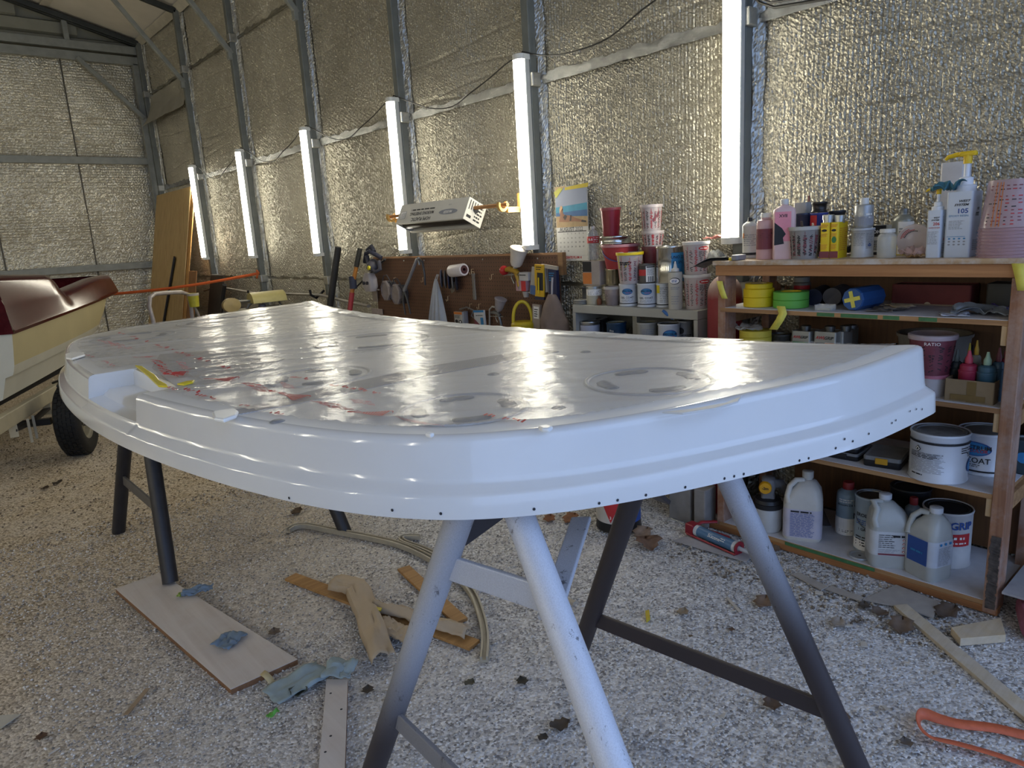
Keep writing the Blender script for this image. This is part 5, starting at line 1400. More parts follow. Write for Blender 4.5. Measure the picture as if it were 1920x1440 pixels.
mb = MB(); mb.X = Matrix.Translation((-.012, -.030, .208))@Matrix.Rotation(pi/2, 4, 'X')@Matrix.Scale(1, 4); mb.lathe([(.026, 0), (.027, .02), (.024, .026), (.0001, .026)], 26)
mb.build('dial', P('#d79b16', .45), t, smooth=40)
mb = MB(); mp = lambda x, z: (x-.012, -.0572, z+.208)
mb.text('-2m', 0, 0, .017, mp, BK, bold=.03); pr(mb, t)
# white jug
def j0(mb, mp, sp, w, h, d):
    m2 = flatmap(-d/2-.002, .0014)
    mb.fine(-w*.3, w*.25, h*.45, h*.49, 1, m2, BK, .6, 3); mb.fine(-w*.31, w*.31, h*.08, h*.45, 18, m2, NV, .35, 5, .92, 7)
    mb.fine(-d*.28, d*.28, h*.08, h*.47, 16, sp, NV, .35, 4, .9, 8)
p = atX(1505, 1000, 2.745)
hj = atX(1508, 886, 2.765).z-Z5
jug('milky white plastic jug with purple-grey printed label, left on the bottom shelf', (2.775, atX(1506, 950, 2.775).y, Z5), -1.15, .155, .135, hj*.99, P('#c3c0b9', .45, 0, .08), P('#b9b8b2', .5), lambda mb, mp, sp, w, h, d: j0(mb, mp, sp, w, h, d), neck_off=.015, cap_h=.03, lab=(.06, .50, P('#b9b6c4', .5), 0))
bottle('blue cylindrical tin bottle with red cap, lettered B, bottom shelf', (1572, 1611, 903), 2.93, Z5, [(.97, 0), (1, .01), (1, .74), (.95, .80), (.55, .87), (.5, .875), (.5, .98), (.45, 1)], P('#8fa5b5', .4, .1), P('#9b2f2f', .5), .87, name='tin_bottle', draw=lambda mb, mp, r, h: (mb.quad2(-r*1.5, r*1.5, .01*h, h*.34, mp, WH, 12), mb.text('EROLON 218 R5', -.1*r, h*.6, r*.24, mp, BK, bold=.02), mb.text('B', r*.72, h*.40, r*.7, mp, BK, bold=.03), mb.fine(-r*.8, r*.6, h*.64, h*.72, 2, mp, WH), mb.fine(-r*.7, r*.6, h*.06, h*.12, 2, mp, BK)))
paint_can('pale blue epoxy tin with wire handle behind the left solvent jug', (1608, 1665, 922), 2.84, Z5, P('#98a7b2', .4, .1), M_TIND, handle=True, draw=lambda mb, mp, r, h: (mb.text('EROLON 21', -.15*r, h*.68, r*.32, mp, BK, bold=.02), mb.text('1 GAL', -.5*r, h*.42, r*.25, mp, BK, bold=.02), mb.fine(-r, r*.6, h*.5, h*.6, 3, mp, NV), mb.fine(-r, r*.8, h*.1, h*.3, 4, mp, BK), mb.quad2(-r*1.4, r*1.4, h*.03, h*.22, cylmap(r, 0, .0006), YL if False else WH, 12)))
y = atX(1612, 1040, 2.735).y
t = T('can_lid', 'loose grey can lid with a centre hole lying on the bottom shelf', 'lid', (2.735, y, Z5+.001), 0)
MB().lathe([(.0001, .004), (.030, .004), (.034, .008), (.040, .008), (.042, .004), (.042, 0), (.0001, 0)], 30).build('lid_disc', P('#9fa3a8', .4, .3), t, smooth=40)
MB().lathe([(.0001, .0045), (.006, .0045)], 14).build('centre_hole', M_BLACK, t)
hj1 = atX(1662, 928, 2.735).z-Z5+.012
def j1(mb, mp, sp, w, h, d):
    m2 = flatmap(-d/2-.002, .0014)
    mb.quad2(-w*.31, w*.31, h*.20, h*.225, m2, 9); mb.fine(w*.02, w*.3, h*.45, h*.50, 1, m2, BK, .6, 2); mb.fine(-w*.31, w*.12, h*.30, h*.50, 7, m2, BK, .3, 4); mb.fine(-w*.31, w*.2, h*.235, h*.29, 3, m2, GY, .3, 4)
    for k in range(4):
        q = w*.035; c = (w*.27, h*.425-h*.055*k)
        mb.poly2([(c[0]-q, c[1]), (c[0], c[1]-q), (c[0]+q, c[1]), (c[0], c[1]+q)], m2, RD); mb.ell2(c[0], c[1], q*.5, q*.5, flatmap(-d/2-.003, .002), WH, 8)
M_JUG = P('#b9bcb9', .3, 0, .05, alpha=.86)
jug('translucent solvent jug with white safety label and red diamonds, bottom shelf', (2.755, atX(1668, 1000, 2.755).y+.004, Z5), -1.0, .150, .118, hj1*.97, M_JUG, P('#c5cad2', .45), j1, neck_off=-.018, handle=1, lab=(.19, .53, P('#c3c6c9', .5), 0))
hj2 = atX(1757, 955, 2.73).z-Z5+.018
def j2(mb, mp, sp, w, h, d):
    mb.quad2(-w*.32, w*.33, h*.225, h*.575, mp, NV); m2 = flatmap(-d/2-.002, .0014)
    mb.fine(-w*.2, w*.2, h*.36, h*.42, 1, m2, BL, .5, 3); s2 = sidemap(w/2+.002, .0014); mb.fine(-d*.28, d*.28, h*.24, h*.50, 12, s2, GY, .35, 4)
    for k in range(3): mb.ell2(-d*.2+d*.2*k, h*.54, d*.05, h*.02, s2, BL, 8)
jug('translucent solvent jug with dark blue label, right front of the bottom shelf', (2.752, atX(1742, 1020, 2.752).y, Z5), -1.95, .130, .116, hj2*.95, M_JUG, P('#c5cad2', .45), j2, neck_off=.02, lab=(.22, .58, P('#b9bfc9', .5), 0))
paint_can('black lidded tin at the back of the bottom shelf between the jugs', (1675, 1742, 905), 3.02, Z5, P('#26272a', .5, .1), M_BLACKM)
bottle('grey tin bottle with red cap between the two solvent jugs', (1700, 1728, 932), 2.88, Z5, [(.97, 0), (1, .01), (1, .78), (.95, .82), (.5, .88), (.5, .98), (.45, 1)], P('#84919b', .4, .2), P('#9b2f2f', .5), .88, name='tin_bottle')
paint_can('white and red can lettered GRIP at the right back of the bottom shelf', (1738, 1819, 942), 2.92, Z5, P('#c3c4c6', .4), M_BLACKM, draw=lambda mb, mp, r, h: (mb.text('AWLGRIP', r*.1, h*.78, r*.48, mp, NV, bold=.03), mb.quad2(-r*.7, r*1.05, h*.42, h*.64, mp, RD, 10), mb.fine(-r*.1, r*.8, h*.53, h*.60, 1, cylmap(r, 0, .002), WH, .6, 3), mb.fine(-r*.2, r*.9, h*.45, h*.5, 1, cylmap(r, 0, .002), WH, .5, 4)))
tag(MB().box(-.12, .12, -.09, .09, 0, .004).build('board_offcut', P('#77767a', .7, 0, .15), loc=(2.985, atX(1545, 1000, 2.985).y+.09, Z5+.0005)), 'grey thin board offcut lying behind the white jug on the bottom shelf', 'board').rotation_euler = (0, 0, .6)

# ================================================================ GREY STEEL CABINET
XC = 2.86
yl = atX(1073, 570, XC).y; yr = atX(1308, 578, XC).y
ZC = atX(1190, 577, XC).z
M_CAB = P('#a7a69f', .45, .1, .08, 8)
cb = T('steel_cabinet', 'open grey steel cabinet crowded with cans, between the pegboard and the wooden shelf unit', 'cabinet', (0, 0, 0))
MB().box(XC, 3.14, yr, yl, ZC-.045, ZC).build('top', M_CAB, cb, bev=.003)
MB().box(XC+.012, 3.14, yr, yr+.02, 0, ZC-.0455).build('side_panel', M_CAB, cb)
MB().box(XC+.012, 3.14, yl-.02, yl, 0, ZC-.0455).build('side_panel', M_CAB, cb)
MB().box(3.13, 3.14, yr+.021, yl-.021, 0, ZC-.0455).build('back_panel', P('#55564f', .5, .1), cb)
for a, b in ((yr, yr+.022), (yl-.022, yl)): MB().box(XC, XC+.0115, a, b, 0, ZC-.0455).build('front_stile', M_CAB, cb)
ym = atX(1190, 600, XC+.05).y
MB().box(XC+.05, XC+.08, ym-.014, ym+.014, .0, ZC-.046).build('centre_stile', P('#8d8a7d', .5, .1), cb)
ZI = ZC-.235
for z in (ZI, .42, .05): MB().box(XC+.012, 3.129, yr+.021, yl-.021, z-.02, z).build('inner_shelf', M_CAB, cb)

zt_ = ZC+.0005
Xg = 2.95
def gc(label, px, X, ox=0.0):
    return paint_can(label, px, X, zt_, M_CANW, M_TIND, draw=spectrum(ox=ox, sc=.95), group=None)
g1 = gc('white gel coat can with a blue oval logo under the yellow-rimmed cup', (1161, 1195, 528), 2.93, -.15)
g2 = gc('white gel coat can with a blue oval logo under the red and white tin', (1195, 1231, 527), 2.93, -.1)
paint_can('white and yellow labelled can under the foil tin on the grey cabinet', (1231, 1258, 528), 2.94, zt_, M_CANW, M_TIND, draw=lambda mb, mp, r, h: (mb.quad2(-r*1.2, -r*.6, h*.6, h*.97, mp, YL, 6), mb.fine(-r*.6, r, h*.2, h*.85, 9, mp, GY, .4, 3), mb.quad2(-r*1.4, r*1.4, h*.1, h*.14, mp, BK, 12)))
# squeeze bottle
bottle('white squeeze bottle with long conical nozzle, front of the grey cabinet top', (1253, 1279, 490), 2.885, zt_, [(.95, 0), (1, .02), (1, .74), (.92, .78), (.55, .80), (.52, .81), (.52, .85), (.30, .86), (.26, .88), (.08, 1)], P('#b5b2a8', .4, 0, .06), P('#d9d7d2', .4), .79, draw=lambda mb, mp, r, h: (mb.ell2(-r*.1, h*.60, r*.75, h*.07, mp, BK), mb.ell2(-r*.15, h*.60, r*.66, h*.055, cylmap(r, 0, .002), WH), mb.fine(-r*.5, r*.2, h*.57, h*.63, 2, cylmap(r, 0, .003), NV, .5, 2), mb.fine(-r*.7, r*.7, h*.42, h*.48, 2, mp, GY), mb.fine(-r*.6, r*.6, h*.1, h*.3, 4, mp, GY, .25)))
# scale cups at the right
M_CUPW = P('#b9aead', .45, 0, .06, 12, alpha=.93)
ca = cup('clear measuring cup with red print at the right end of the grey cabinet top', (1281, 1332, 514), 2.95, zt_, M_CUPW, scale_print(11), 'measuring cups with red scales on the grey cabinet', .84, 'measuring_cup', P('#cfcdca', .4))
za = zt_+ca[2]+.001
cup('clear measuring cup with red print stacked on the right-hand measuring cup', (1280, 1330, 453), 2.95, za, M_CUPW, scale_print(12), 'measuring cups with red scales on the grey cabinet', .84, 'measuring_cup', P('#cfcdca', .4))
# foil tin on its can
zc = zt_+ (atX(1244, 530, 2.96).z-zt_)
paint_can('shiny bare silver tin with a blue tape label and black handwriting, on the grey cabinet', (1230, 1284, 456), 2.965, zc+.002, P('#c9c8c2', .16, .95, .06, 6), M_TIN, draw=lambda mb, mp, r, h: (mb.quad2(r*.05, r*1.1, h*.02, h*.82, mp, BL, 12), mb.text('UNO 22%', r*.58, h*.70, r*.27, cylmap(r, 0, .002), BK, bold=.01, shear=.15), mb.text('FX SPC', r*.52, h*.56, r*.25, cylmap(r, 0, .002), BK, bold=.01, shear=.15)))
# red and white tin, yellow-rimmed cup
def redwhite(mb, mp, r, h):
    mb.quad2(-r*1.4, -r*.15, h*.4, h*.72, mp, RD, 8); mb.quad2(-r*.15, r*1.3, h*.03, h*.97, mp, WH, 10); m2 = cylmap(r, 0, .002)
    mb.quad2(-r*.05, r*1.1, h*.82, h*.88, m2, BK, 8); mb.fine(0, r*1.1, h*.42, h*.78, 7, m2, GY, .4, 4)
    for k in range(9): mb.quad2(r*.1+r*.09*k, r*.1+r*.09*k+r*(.03+.03*(k % 3 == 0)), h*.08, h*.36, m2, BK)
zg2 = zt_+g2[2]+.001
paint_can('small red and white tin with a barcode, standing on a gel coat can', (1198, 1228, 492), 2.93, zg2, P('#55524f', .45, .2), M_TIND, draw=redwhite)
zg1 = zt_+g1[2]+.001
cup('clear measuring cup with a yellow dripping rim, standing on a gel coat can', (1155, 1206, 473), 2.925, zg1, M_CUPW, lambda mb, mp, r, h: (scale_print(14, True, False, 1.2)(mb, mp, r, h), mb.poly2([(-r, h*.93), (r*.9, h*.93), (r*.4, h*.80), (-.1*r, h*.72), (-r*.3, h*.55), (-r*.95, h*.5)], conemap(r*.82, .004, r, h-.012, .0022), YL), mb.fine(-r*.8, r*.1, h*.6, h*.72, 2, conemap(r*.82, .004, r, h-.012, .003), BK, .6, 3)), None, .80, 'measuring_cup', P('#dcc31f', .4, 0, .08))
# dark red cup + two clear scale cups behind
X_ = 3.03
dz = atX(1218, 500, X_).z
pl = T('paint_can', 'dented plain can at the back that carries the dark red cup, on the grey cabinet', 'can', (X_, atX(1222, 540, X_).y, zt_), 0)
rr = .045; MB().lathe(tin_prof(rr, dz-zt_)).build('body', M_TIND, pl, smooth=50)
cA = cup('dark red plastic cup behind the red and white tin, on the grey cabinet', (1203, 1240, 462), X_, dz+.001, P('#5d2530', .4, 0, .15), None, None, .85, 'cup')
cB = cup('pinkish measuring cup with red scale, standing on the dark red cup', (1203, 1245, 433), X_, dz+.001+cA[2]+.001, M_CUPW, scale_print(16, True, False, 1.0), 'pinkish measuring cups', .84, 'measuring_cup', P('#c5bab8', .4))
cup('topmost pinkish measuring cup with brown smears, above its twin', (1200, 1242, 384), X_, dz+.001+cA[2]+cB[2]+.002, M_CUPW, lambda mb, mp, r, h: (scale_print(17, True, False, 1.0)(mb, mp, r, h), mb.poly2([(r*.3, h*.72), (r*.45, h*.6), (r*.4, h*.4), (r*.2, h*.33), (r*.1, h*.42), (r*.28, h*.55)], conemap(r*.84, .004, r, h-.012, .002), 9), mb.poly2([(r*.6, h*.75), (r*.75, h*.65), (r*.55, h*.48), (r*.45, h*.55)], conemap(r*.84, .004, r, h-.012, .002), 9)), 'pinkish measuring cups', .84, 'measuring_cup', P('#c5bab8', .4))
# tower: tall clear tin > red bucket > silver tin > red cup
X_ = 3.02
z0 = zt_
za_ = atX(1150, 503, X_).z
t = T('tall_tin', 'tall bare yellowish tin under the red bucket, on the grey cabinet', 'can', (X_, atX(1152, 540, X_).y, z0), 0); MB().lathe(tin_prof(.050, za_-z0)).build('body', P('#b3ab92', .2, .9, .1, 8), t, smooth=50)
t, r, h = cup('red plastic bucket with pink rim and purple wire handle, on the grey cabinet', (1127, 1199, 458), X_-.01, za_+.001, P('#a3353b', .4, 0, .1), None, None, .78, 'bucket', P('#b97f85', .4), 'bucket')
MB().tube([(r*.97*math.sin(q), -r*.97*math.cos(q)-.004, h*.80-h*.48*math.cos(q)) for q in [-1.5+3.0*k/16 for k in range(17)]], .003, 8).build('wire_handle', P('#45407f', .5), t, smooth=60)
zb_ = za_+h+.002
t, r, h = paint_can('shiny silver tin between the red bucket and the red cup', (1125, 1182, 437), X_, zb_, P('#c4c4c0', .14, .95, .05, 5), M_TIN)
zc_ = zb_+h+.001
cup('dark red plastic cup on top of the silver tin, highest thing over the grey cabinet', (1125, 1164, 390), X_, zc_, P('#7d1226', .3, 0, .1), None, None, .82, 'cup', P('#8a3a42', .4))
# left: box, water bottle, jar, cup, lid
Xq = 3.0
zq = atX(1112, 488, Xq).z
zq0 = atX(1112, 534, Xq).z
paint_can('dark tin behind the cream jar at the left end of the grey cabinet', (1091, 1126, 533), 3.03, zt_, P('#3d4048', .4, .1), M_TIND)
f_can('small carton with tan label standing on the dark tin, under the water bottle', (1092, 1124, 490), Xq-.03, zq0+.002, .07, P('#a79d97', .6), lambda mb, mp, sp, w, h, d: (mb.quad2(-w*.5, w*.02, h*.04, h*.52, mp, OR if False else 8 if False else 5), mb.quad2(-w*.5, w*.02, h*.55, h*.98, mp, BK)), neck=False, name='carton', cat='box')
bottle('clear plastic water bottle with a red label, at the lower corner of the calendar', (1100, 1122, 424), Xq, zq+.003, [(.9, 0), (1, .03), (.95, .1), (1, .17), (.95, .24), (1, .31), (.98, .38), (1, .45), (1, .74), (.92, .80), (.5, .90), (.42, .91), (.42, .99), (.4, 1)], clear('#c9cbc8', .38, .1), clear('#d5d5d2', .6, .2), .915, draw=lambda mb, mp, r, h: (mb.quad2(-r*1.5, r*1.5, h*.50, h*.70, mp, RD, 14), mb.text('6.6', -r*.4, h*.61, r*.6, cylmap(r, 0, .002), WH, bold=.02), mb.fine(r*.1, r*1, h*.52, h*.68, 3, cylmap(r, 0, .002), WH, .4, 2)))
t, r, h = bottle('glass jar of cream resin with a white label, left end of the grey cabinet top', (1099, 1128, 536), 2.93, zt_, [(.95, 0), (1, .03), (1, .86), (1.04, .87), (1.04, .99), (1.0, 1)], P('#b9b4a2', .3, 0, .1), M_TIN, .865, name='jar', cat='jar', draw=lambda mb, mp, r, h: (mb.quad2(-r*1.2, r*1.2, h*.5, h*.84, mp, WH, 10), mb.fine(-r*.9, r*.9, h*.55, h*.8, 4, cylmap(r, 0, .002), GY, .4, 3)))
bottle('small amber vial beside the cream jar on the grey cabinet', (1119, 1128, 555), 2.905, zt_, [(.95, 0), (1, .05), (1, .6), (.5, .75), (.5, 1)], P('#7d4a30', .3), P('#5d3a2a', .4), .76, name='vial')
t, r, h = cup('translucent cup half full of black resin on the grey cabinet', (1132, 1164, 537), 2.92, zt_, clear('#a89a98', .55, .2), None, None, .82, 'mixing_cup', P('#b5b0ac', .4))
MB().lathe([(.0001, .003), (r*.81, .003), (r*.9, h*.5), (.0001, h*.5)], 28).build('resin', P('#17151a', .25), t, smooth=40)
y = atX(1087, 568, 2.89).y
t = T('can_lid', 'stack of grey can lids at the left end of the grey cabinet top', 'lid', (2.905, y, zt_), 0)
for k in range(3): MB().lathe([(.0001, .008*k+.001), (.042, .008*k+.001), (.045, .008*k+.003), (.045, .008*k+.007), (.040, .008*k+.0075), (.0001, .008*k+.006)], 26).build('lid_disc', P('#9a9a97', .4, .4), t, smooth=40)
# pink cloth + plastic bag at the right of the scale cups
crumple('rag', 'pink folded rag under the bottom end of the nearest light', 'cloth', (3.07, atX(1347, 450, 3.07).y, atX(1347, 449, 3.07).z), (.05, .14, .1), P('#c98580', .8, 0, .15), 71, thick=.012)
crumple('plastic_bag', 'crinkled clear plastic bag bulging over the gas cylinder and measuring cups', 'bag', (3.0, atX(1338, 480, 3.0).y, atX(1338, 500, 3.0).z), (.10, .13, .3), clear('#c9ccc6', .35, .12), 72, thick=.05, sub=18)
# inside the cabinet
zi = ZI+.0005
paint_can('white-labelled silver can at the left inside the grey cabinet', (1088, 1124, 598), 2.93, zi, M_TIN, M_TIND, P('#b3b6c6', .5), (.55, .85))
paint_can('dark can behind the white-labelled silver can inside the grey cabinet', (1118, 1140, 594), 3.05, zi, P('#2d2e33', .4), M_TIND)
paint_can('dark blue can lettered ClearCoat inside the grey cabinet', (1137, 1174, 600), 2.93, zi, P('#1c3a56', .35, .1), P('#9d9d8c', .4, .3), draw=lambda mb, mp, r, h: (mb.text('ClearCoat', -r*.2, h*.42, r*.38, mp, WH, bold=.01), mb.text('Pro', -r*.5, h*.70, r*.3, mp, WH)))
paint_can('grey-white printed can right of the centre stile inside the grey cabinet', (1194, 1231, 600), 2.94, zi, P('#a9a9a2', .45, .1), P('#8d8a70', .4, .3), draw=lambda mb, mp, r, h: (mb.fine(-r*.5, r*1, h*.4, h*.8, 6, mp, GY), mb.quad2(-r*.6, -r*.57, h*.1, h*.9, mp, GY)))
paint_can('white gel coat can with a blue oval logo inside the grey cabinet', (1234, 1274, 602), 2.92, zi, M_CANW, M_TIND, draw=spectrum(ox=.1, oz=.66, sc=1.1))
paint_can('dusty can with grey print at the right end inside the grey cabinet', (1270, 1298, 598), 3.0, zi, P('#8d9097', .45, .1), M_TIND, draw=lambda mb, mp, r, h: (mb.ell2(-r*.5, h*.7, r*.4, h*.1, mp, BK), mb.fine(-r*.5, r, h*.2, h*.6, 6, mp, BK)))
crumple('rag', 'brown printed cloth bunched at the back of the grey cabinet', 'cloth', (3.06, atX(1168, 595, 3.06).y, zi), (.12, .09, .2), P('#8d7f68', .8, 0, .4, 40), 73, thick=.05)
a = atX(1242, 582, 2.85); b = atX(1262, 598, 2.88)
t = T('paint_brush', 'blue-handled brush leaning out of the grey cabinet over the gel coat can', 'brush', a, 0)
MB().tube([(0, 0, 0), (b-a)*.35, (b-a)*.8, b-a], [.006, .009, .008, .006], 12).build('handle', P('#3d6aa3', .4), t, smooth=50)
MB().tube([b-a, (b-a)*1.12], .003, 8).build('ferrule', M_TIN, t)

# dusty red gas cylinder behind the left shelf post
y = atX(1361, 600, 2.915).y
t = T('gas_cylinder', 'dusty red gas cylinder with pale rounded top behind the left shelf post', 'cylinder', (2.905, y, 0), 0)
ztop = atX(1361, 515, 2.9).z; rc = .078
def cyl_mat():
    k = NT('dusty_red'); sp = k.node('ShaderNodeTexCoord'); s_ = k.node('ShaderNodeSeparateXYZ'); k.link(sp.outputs['Object'], s_.inputs[0])
    f = k.math('ADD', k.math('MULTIPLY', k.math('SUBTRACT', s_.outputs[2], ztop-.10), 12), k.math('MULTIPLY', k.noise(k.coord(), 12), .6))
    k.link(k.ramp(f, [(.2, '#8a2630'), (.9, '#b39a94')]), k.b.inputs['Base Color']); k.b.inputs['Roughness'].default_value = .5; return k.mat
MB().lathe([(.0001, 0), (rc, 0), (rc, ztop-.09)]+[(rc*math.cos(q), ztop-.09+.09*math.sin(q)) for q in [pi/2*k/8 for k in range(1, 9)]], 30).build('tank', cyl_mat(), t, smooth=50)
MB().lathe([(rc+.001, .78), (rc+.004, .78), (rc+.004, .80), (rc+.001, .80)], 28).build('strap_band', M_BLACK, t)
MB().loft([[(rc*1.01*math.sin(a), -rc*1.01*math.cos(a), z) for a in [face_cam(2.9, y)-.75+.05*k for k in range(9)]] for z in (.60, .76)], closed=False, caps=False).build('label', P('#c9c4c0', .5), t)

# ================================================================ CALENDAR
M_PAPER = P('#c9c8c4', .7, 0, .04)
xw = 3.138
pTL, pTR, pBL, pBR = atX(1043, 351, xw), atX(1103, 343, xw), atX(1045, 490, xw), atX(1104, 489, xw)
yL, yR = atX(1043, 420, xw).y, atX(1103, 420, xw).y; zT, zB = atX(1075, 347, xw).z, atX(1075, 489, xw).z
wc = yL-yR; hc = zT-zB
cal = T('calendar', 'wall calendar with a beach picture, open at AUGUST 2022, taped beside the second light post', 'calendar', (xw, (yL+yR)/2, zB), -pi/2)
MB().box(-wc/2, wc/2, 0, .002, 0, hc).build('page', M_PAPER, cal)
mb = MB(); zp = hc*.455
CI = [P('#8a93a8', .6, 0, .1, 4), P('#2f87a6', .6, 0, .2, 20), P('#2a5d8f', .6, 0, .2, 20), P('#a88f6a', .7, 0, .2, 30), P('#8a5f45', .6, 0, .1), P('#2a2228', .6), P('#c9a27a', .6), M_PAPER]
mp = flatmap(0, .0008); m2 = flatmap(0, .0014); m3 = flatmap(0, .002)
H = hc-zp
mb.quad2(-wc*.49, wc*.49, zp, hc, mp, 3)
mb.poly2([(-wc*.49, zp+H*.50), (wc*.49, zp+H*.56), (wc*.49, hc), (-wc*.1, hc), (-wc*.49, hc*.93)], m2, 0)
mb.poly2([(-wc*.49, zp+H*.36), (wc*.49, zp+H*.40), (wc*.49, zp+H*.56), (-wc*.49, zp+H*.50)], m2, 1)
mb.poly2([(-wc*.49, zp+H*.28), (wc*.49, zp+H*.24), (wc*.49, zp+H*.40), (-wc*.49, zp+H*.36)], m2, 2)
# reclining bather
mb.poly2([(-wc*.40, zp+H*.14), (-wc*.36, zp+H*.30), (-wc*.32, zp+H*.46), (-wc*.26, zp+H*.47), (-wc*.26, zp+H*.34), (-wc*.20, zp+H*.30), (-wc*.02, zp+H*.28), (wc*.14, zp+H*.21), (wc*.42, zp+H*.13), (wc*.42, zp+H*.10), (wc*.10, zp+H*.13), (-wc*.15, zp+H*.13)], m3, 4)
mb.ell2(-wc*.31, zp+H*.47, wc*.045, H*.06, m3, 6); mb.poly2([(-wc*.37, zp+H*.46), (-wc*.31, zp+H*.54), (-wc*.27, zp+H*.48), (-wc*.33, zp+H*.40), (-wc*.37, zp+H*.32)], flatmap(0, .0026), 6)
mb.poly2([(-wc*.26, zp+H*.25), (-wc*.2, zp+H*.31), (-wc*.13, zp+H*.27), (-wc*.2, zp+H*.17)], flatmap(0, .003), 5); mb.poly2([(-.03*wc, zp+H*.29), (wc*.01, zp+H*.28), (-.01*wc, zp+H*.15), (-wc*.06, zp+H*.15)], flatmap(0, .003), 5)
mb.poly2([(wc*.32, zp+H*.16), (wc*.45, zp+H*.13), (wc*.45, zp+H*.09), (wc*.30, zp+H*.11)], flatmap(0, .003), 5)
mb.build('picture', CI, cal)
mb = MB(); mb.text('AUGUST', -wc*.16, zp-hc*.03, wc*.12, mp, BK, bold=.015); mb.text('2022', wc*.22, zp-hc*.03, wc*.12, mp, BK)
mb.quad2(-wc*.46, wc*.44, zp-hc*.066, zp-hc*.055, mp, BK)
n = 1
for r_ in range(6):
    for c_ in range(7):
        d_ = r_*7+c_-0
        if d_ < 31 and not (r_ == 0 and c_ < 1): mb.text(str(min(31, d_)), -wc*.38+wc*.12*c_, zp-hc*.09-hc*.058*r_, wc*.045, mp, BK, bold=.02)
mb.quad2(-wc*.45, wc*.45, hc*.070, hc*.072, mp, GY); mb.text('POINTE PLUM H', 0, hc*.045, wc*.075, mp, RD, bold=.03); mb.fine(-wc*.12, wc*.12, hc*.012, hc*.022, 1, mp, GY)
pr(mb, cal)
MB().add([(-wc*.16, -.003, hc*.985), (wc*.55, -.003, hc*1.01), (wc*.53, -.003, hc*.955), (-wc*.18, -.003, hc*.945)], [(0, 1, 2, 3)]).build('yellow_tape', P('#b9a51f', .5, 0, .1, 30), cal, solid=.001)
MB().add([(-wc*.52, -.003, hc*.93), (-wc*.36, -.003, hc*.985), (-wc*.22, -.003, hc*.97), (-wc*.46, -.003, hc*.85)], [(0, 1, 2, 3)]).build('yellow_tape', P('#a9a83a', .5, 0, .1, 30), cal, solid=.001)

# ================================================================ MASKING FILM BOX ON A DOWEL
XD = 2.93
dA = atX(757, 395, XD); dB = atX(972, 379, XD); dzc = (dA.z+dB.z)/2-.03
dA = Vector((XD, POSTS[3]+.0, dzc+.01)); dB = Vector((XD, POSTS[2]+.06, dzc+.01))
t = T('film_dispenser', 'wooden dowel on two wooden hook brackets between the posts above the pegboard', 'rail', dB, 0)
MB().tube([(0, 0, 0), dA-dB], .012, 14).build('dowel', wood('#8d6238', '#b58250', 'Y'), t, smooth=50)
for y_ in (0.05, (dA-dB).y-.03):
    mb = MB(); hook = []
    for k in range(15):
        a = -pi*1.15+pi*1.35*k/14; hook.append((.038*math.cos(a), .040*math.sin(a)))
    inn = [(.022*math.cos(-pi*1.15+pi*1.35*k/14), .022*math.sin(-pi*1.15+pi*1.35*k/14)) for k in range(14, -1, -1)]
    poly = hook+inn
    vs = [(x, y_-.011, z) for x, z in poly]+[(x, y_+.011, z) for x, z in poly]; n = len(poly)
    mb.add(vs, [(i, i+1, n-2-i, n-1-i) for i in range(n//2-1)]+[(n+i+1, n+i, n+n-1-i, n+n-2-i) for i in range(n//2-1)]+[(i, (i+1) % n, n+(i+1) % n, n+i) for i in range(n)])
    mb.box(.036, .150, y_-.011, y_+.011, -.045, -.012); mb.box(.135, .150, y_-.011, y_+.011, -.045, .07)
    mb.build('hook_bracket', wood('#b98d4c', '#dcb56a', 'X'), t)
# the box hanging on the dowel, tilted
bl = atX(745, 400, XD-.08).y; br = atX(872, 395, XD-.08).y
LB = (bl-br); bc = (bl+br)/2
bs = .15
t = T('film_box', 'grey-white carton of plastic masking film hanging on the dowel, printed upside down', 'box', (XD, bc, dzc), -pi/2)
ROT = Matrix.Rotation(math.radians(-27), 4, 'X')
M_BOX = P('#cfccc3', .6, 0, .06, 8)
def bx(name, mat, fn):
    mb = MB(); mb.X = Matrix.Translation((0, 0, -.02))@ROT; fn(mb); return mb.build(name, mat, t)
h_ = bs/2
bx('carton_front', M_BOX, lambda mb: mb.box(-LB/2, LB/2, -h_, -h_+.003, -h_+.0, h_))
bx('carton_top', M_BOX, lambda mb: mb.box(-LB/2, LB/2, -h_+.0031, h_, h_-.003, h_))
bx('carton_back', M_BOX, lambda mb: mb.box(-LB/2, LB/2, h_-.003, h_, -h_, h_-.0031))
bx('carton_end', M_BOX, lambda mb: mb.box(-LB/2, -LB/2+.003, -h_+.0031, h_-.0031, -h_, h_-.0031))
bx('carton_end', M_BOX, lambda mb: mb.box(LB/2-.003, LB/2, -h_+.0031, h_-.0031, -h_, h_-.0031))
bx('bottom_flap', M_BOX, lambda mb: (mb.box(-LB/2+.004, LB/2-.004, h_-.028, h_-.0031, -h_, -h_+.003), mb.box(-LB/2+.004, LB/2-.004, -h_+.0031, -h_+.014, -h_, -h_+.003)))
bx('film_roll', P('#2f2c2a', .3, 0, .3, 12), lambda mb: mb.tube([(-LB/2+.01, 0, -.012), (LB/2-.01, 0, -.012)], .058, 20))
mb = MB(); mb.X = Matrix.Translation((0, 0, -.02))@ROT
mp = lambda x, z: (-x, -h_-.0008, -z)         # printed upside down
mb.text('HOPE PLASTIC', .12*LB, bs*.32, bs*.24, mp, GY if False else BK, bold=.02); mb.text('MASKING SHEETING', .13*LB, bs*.04, bs*.21, mp, BK, bold=.02); mb.fine(-.05*LB, .32*LB, -bs*.20, -bs*.10, 1, mp, BK, .6, 6)
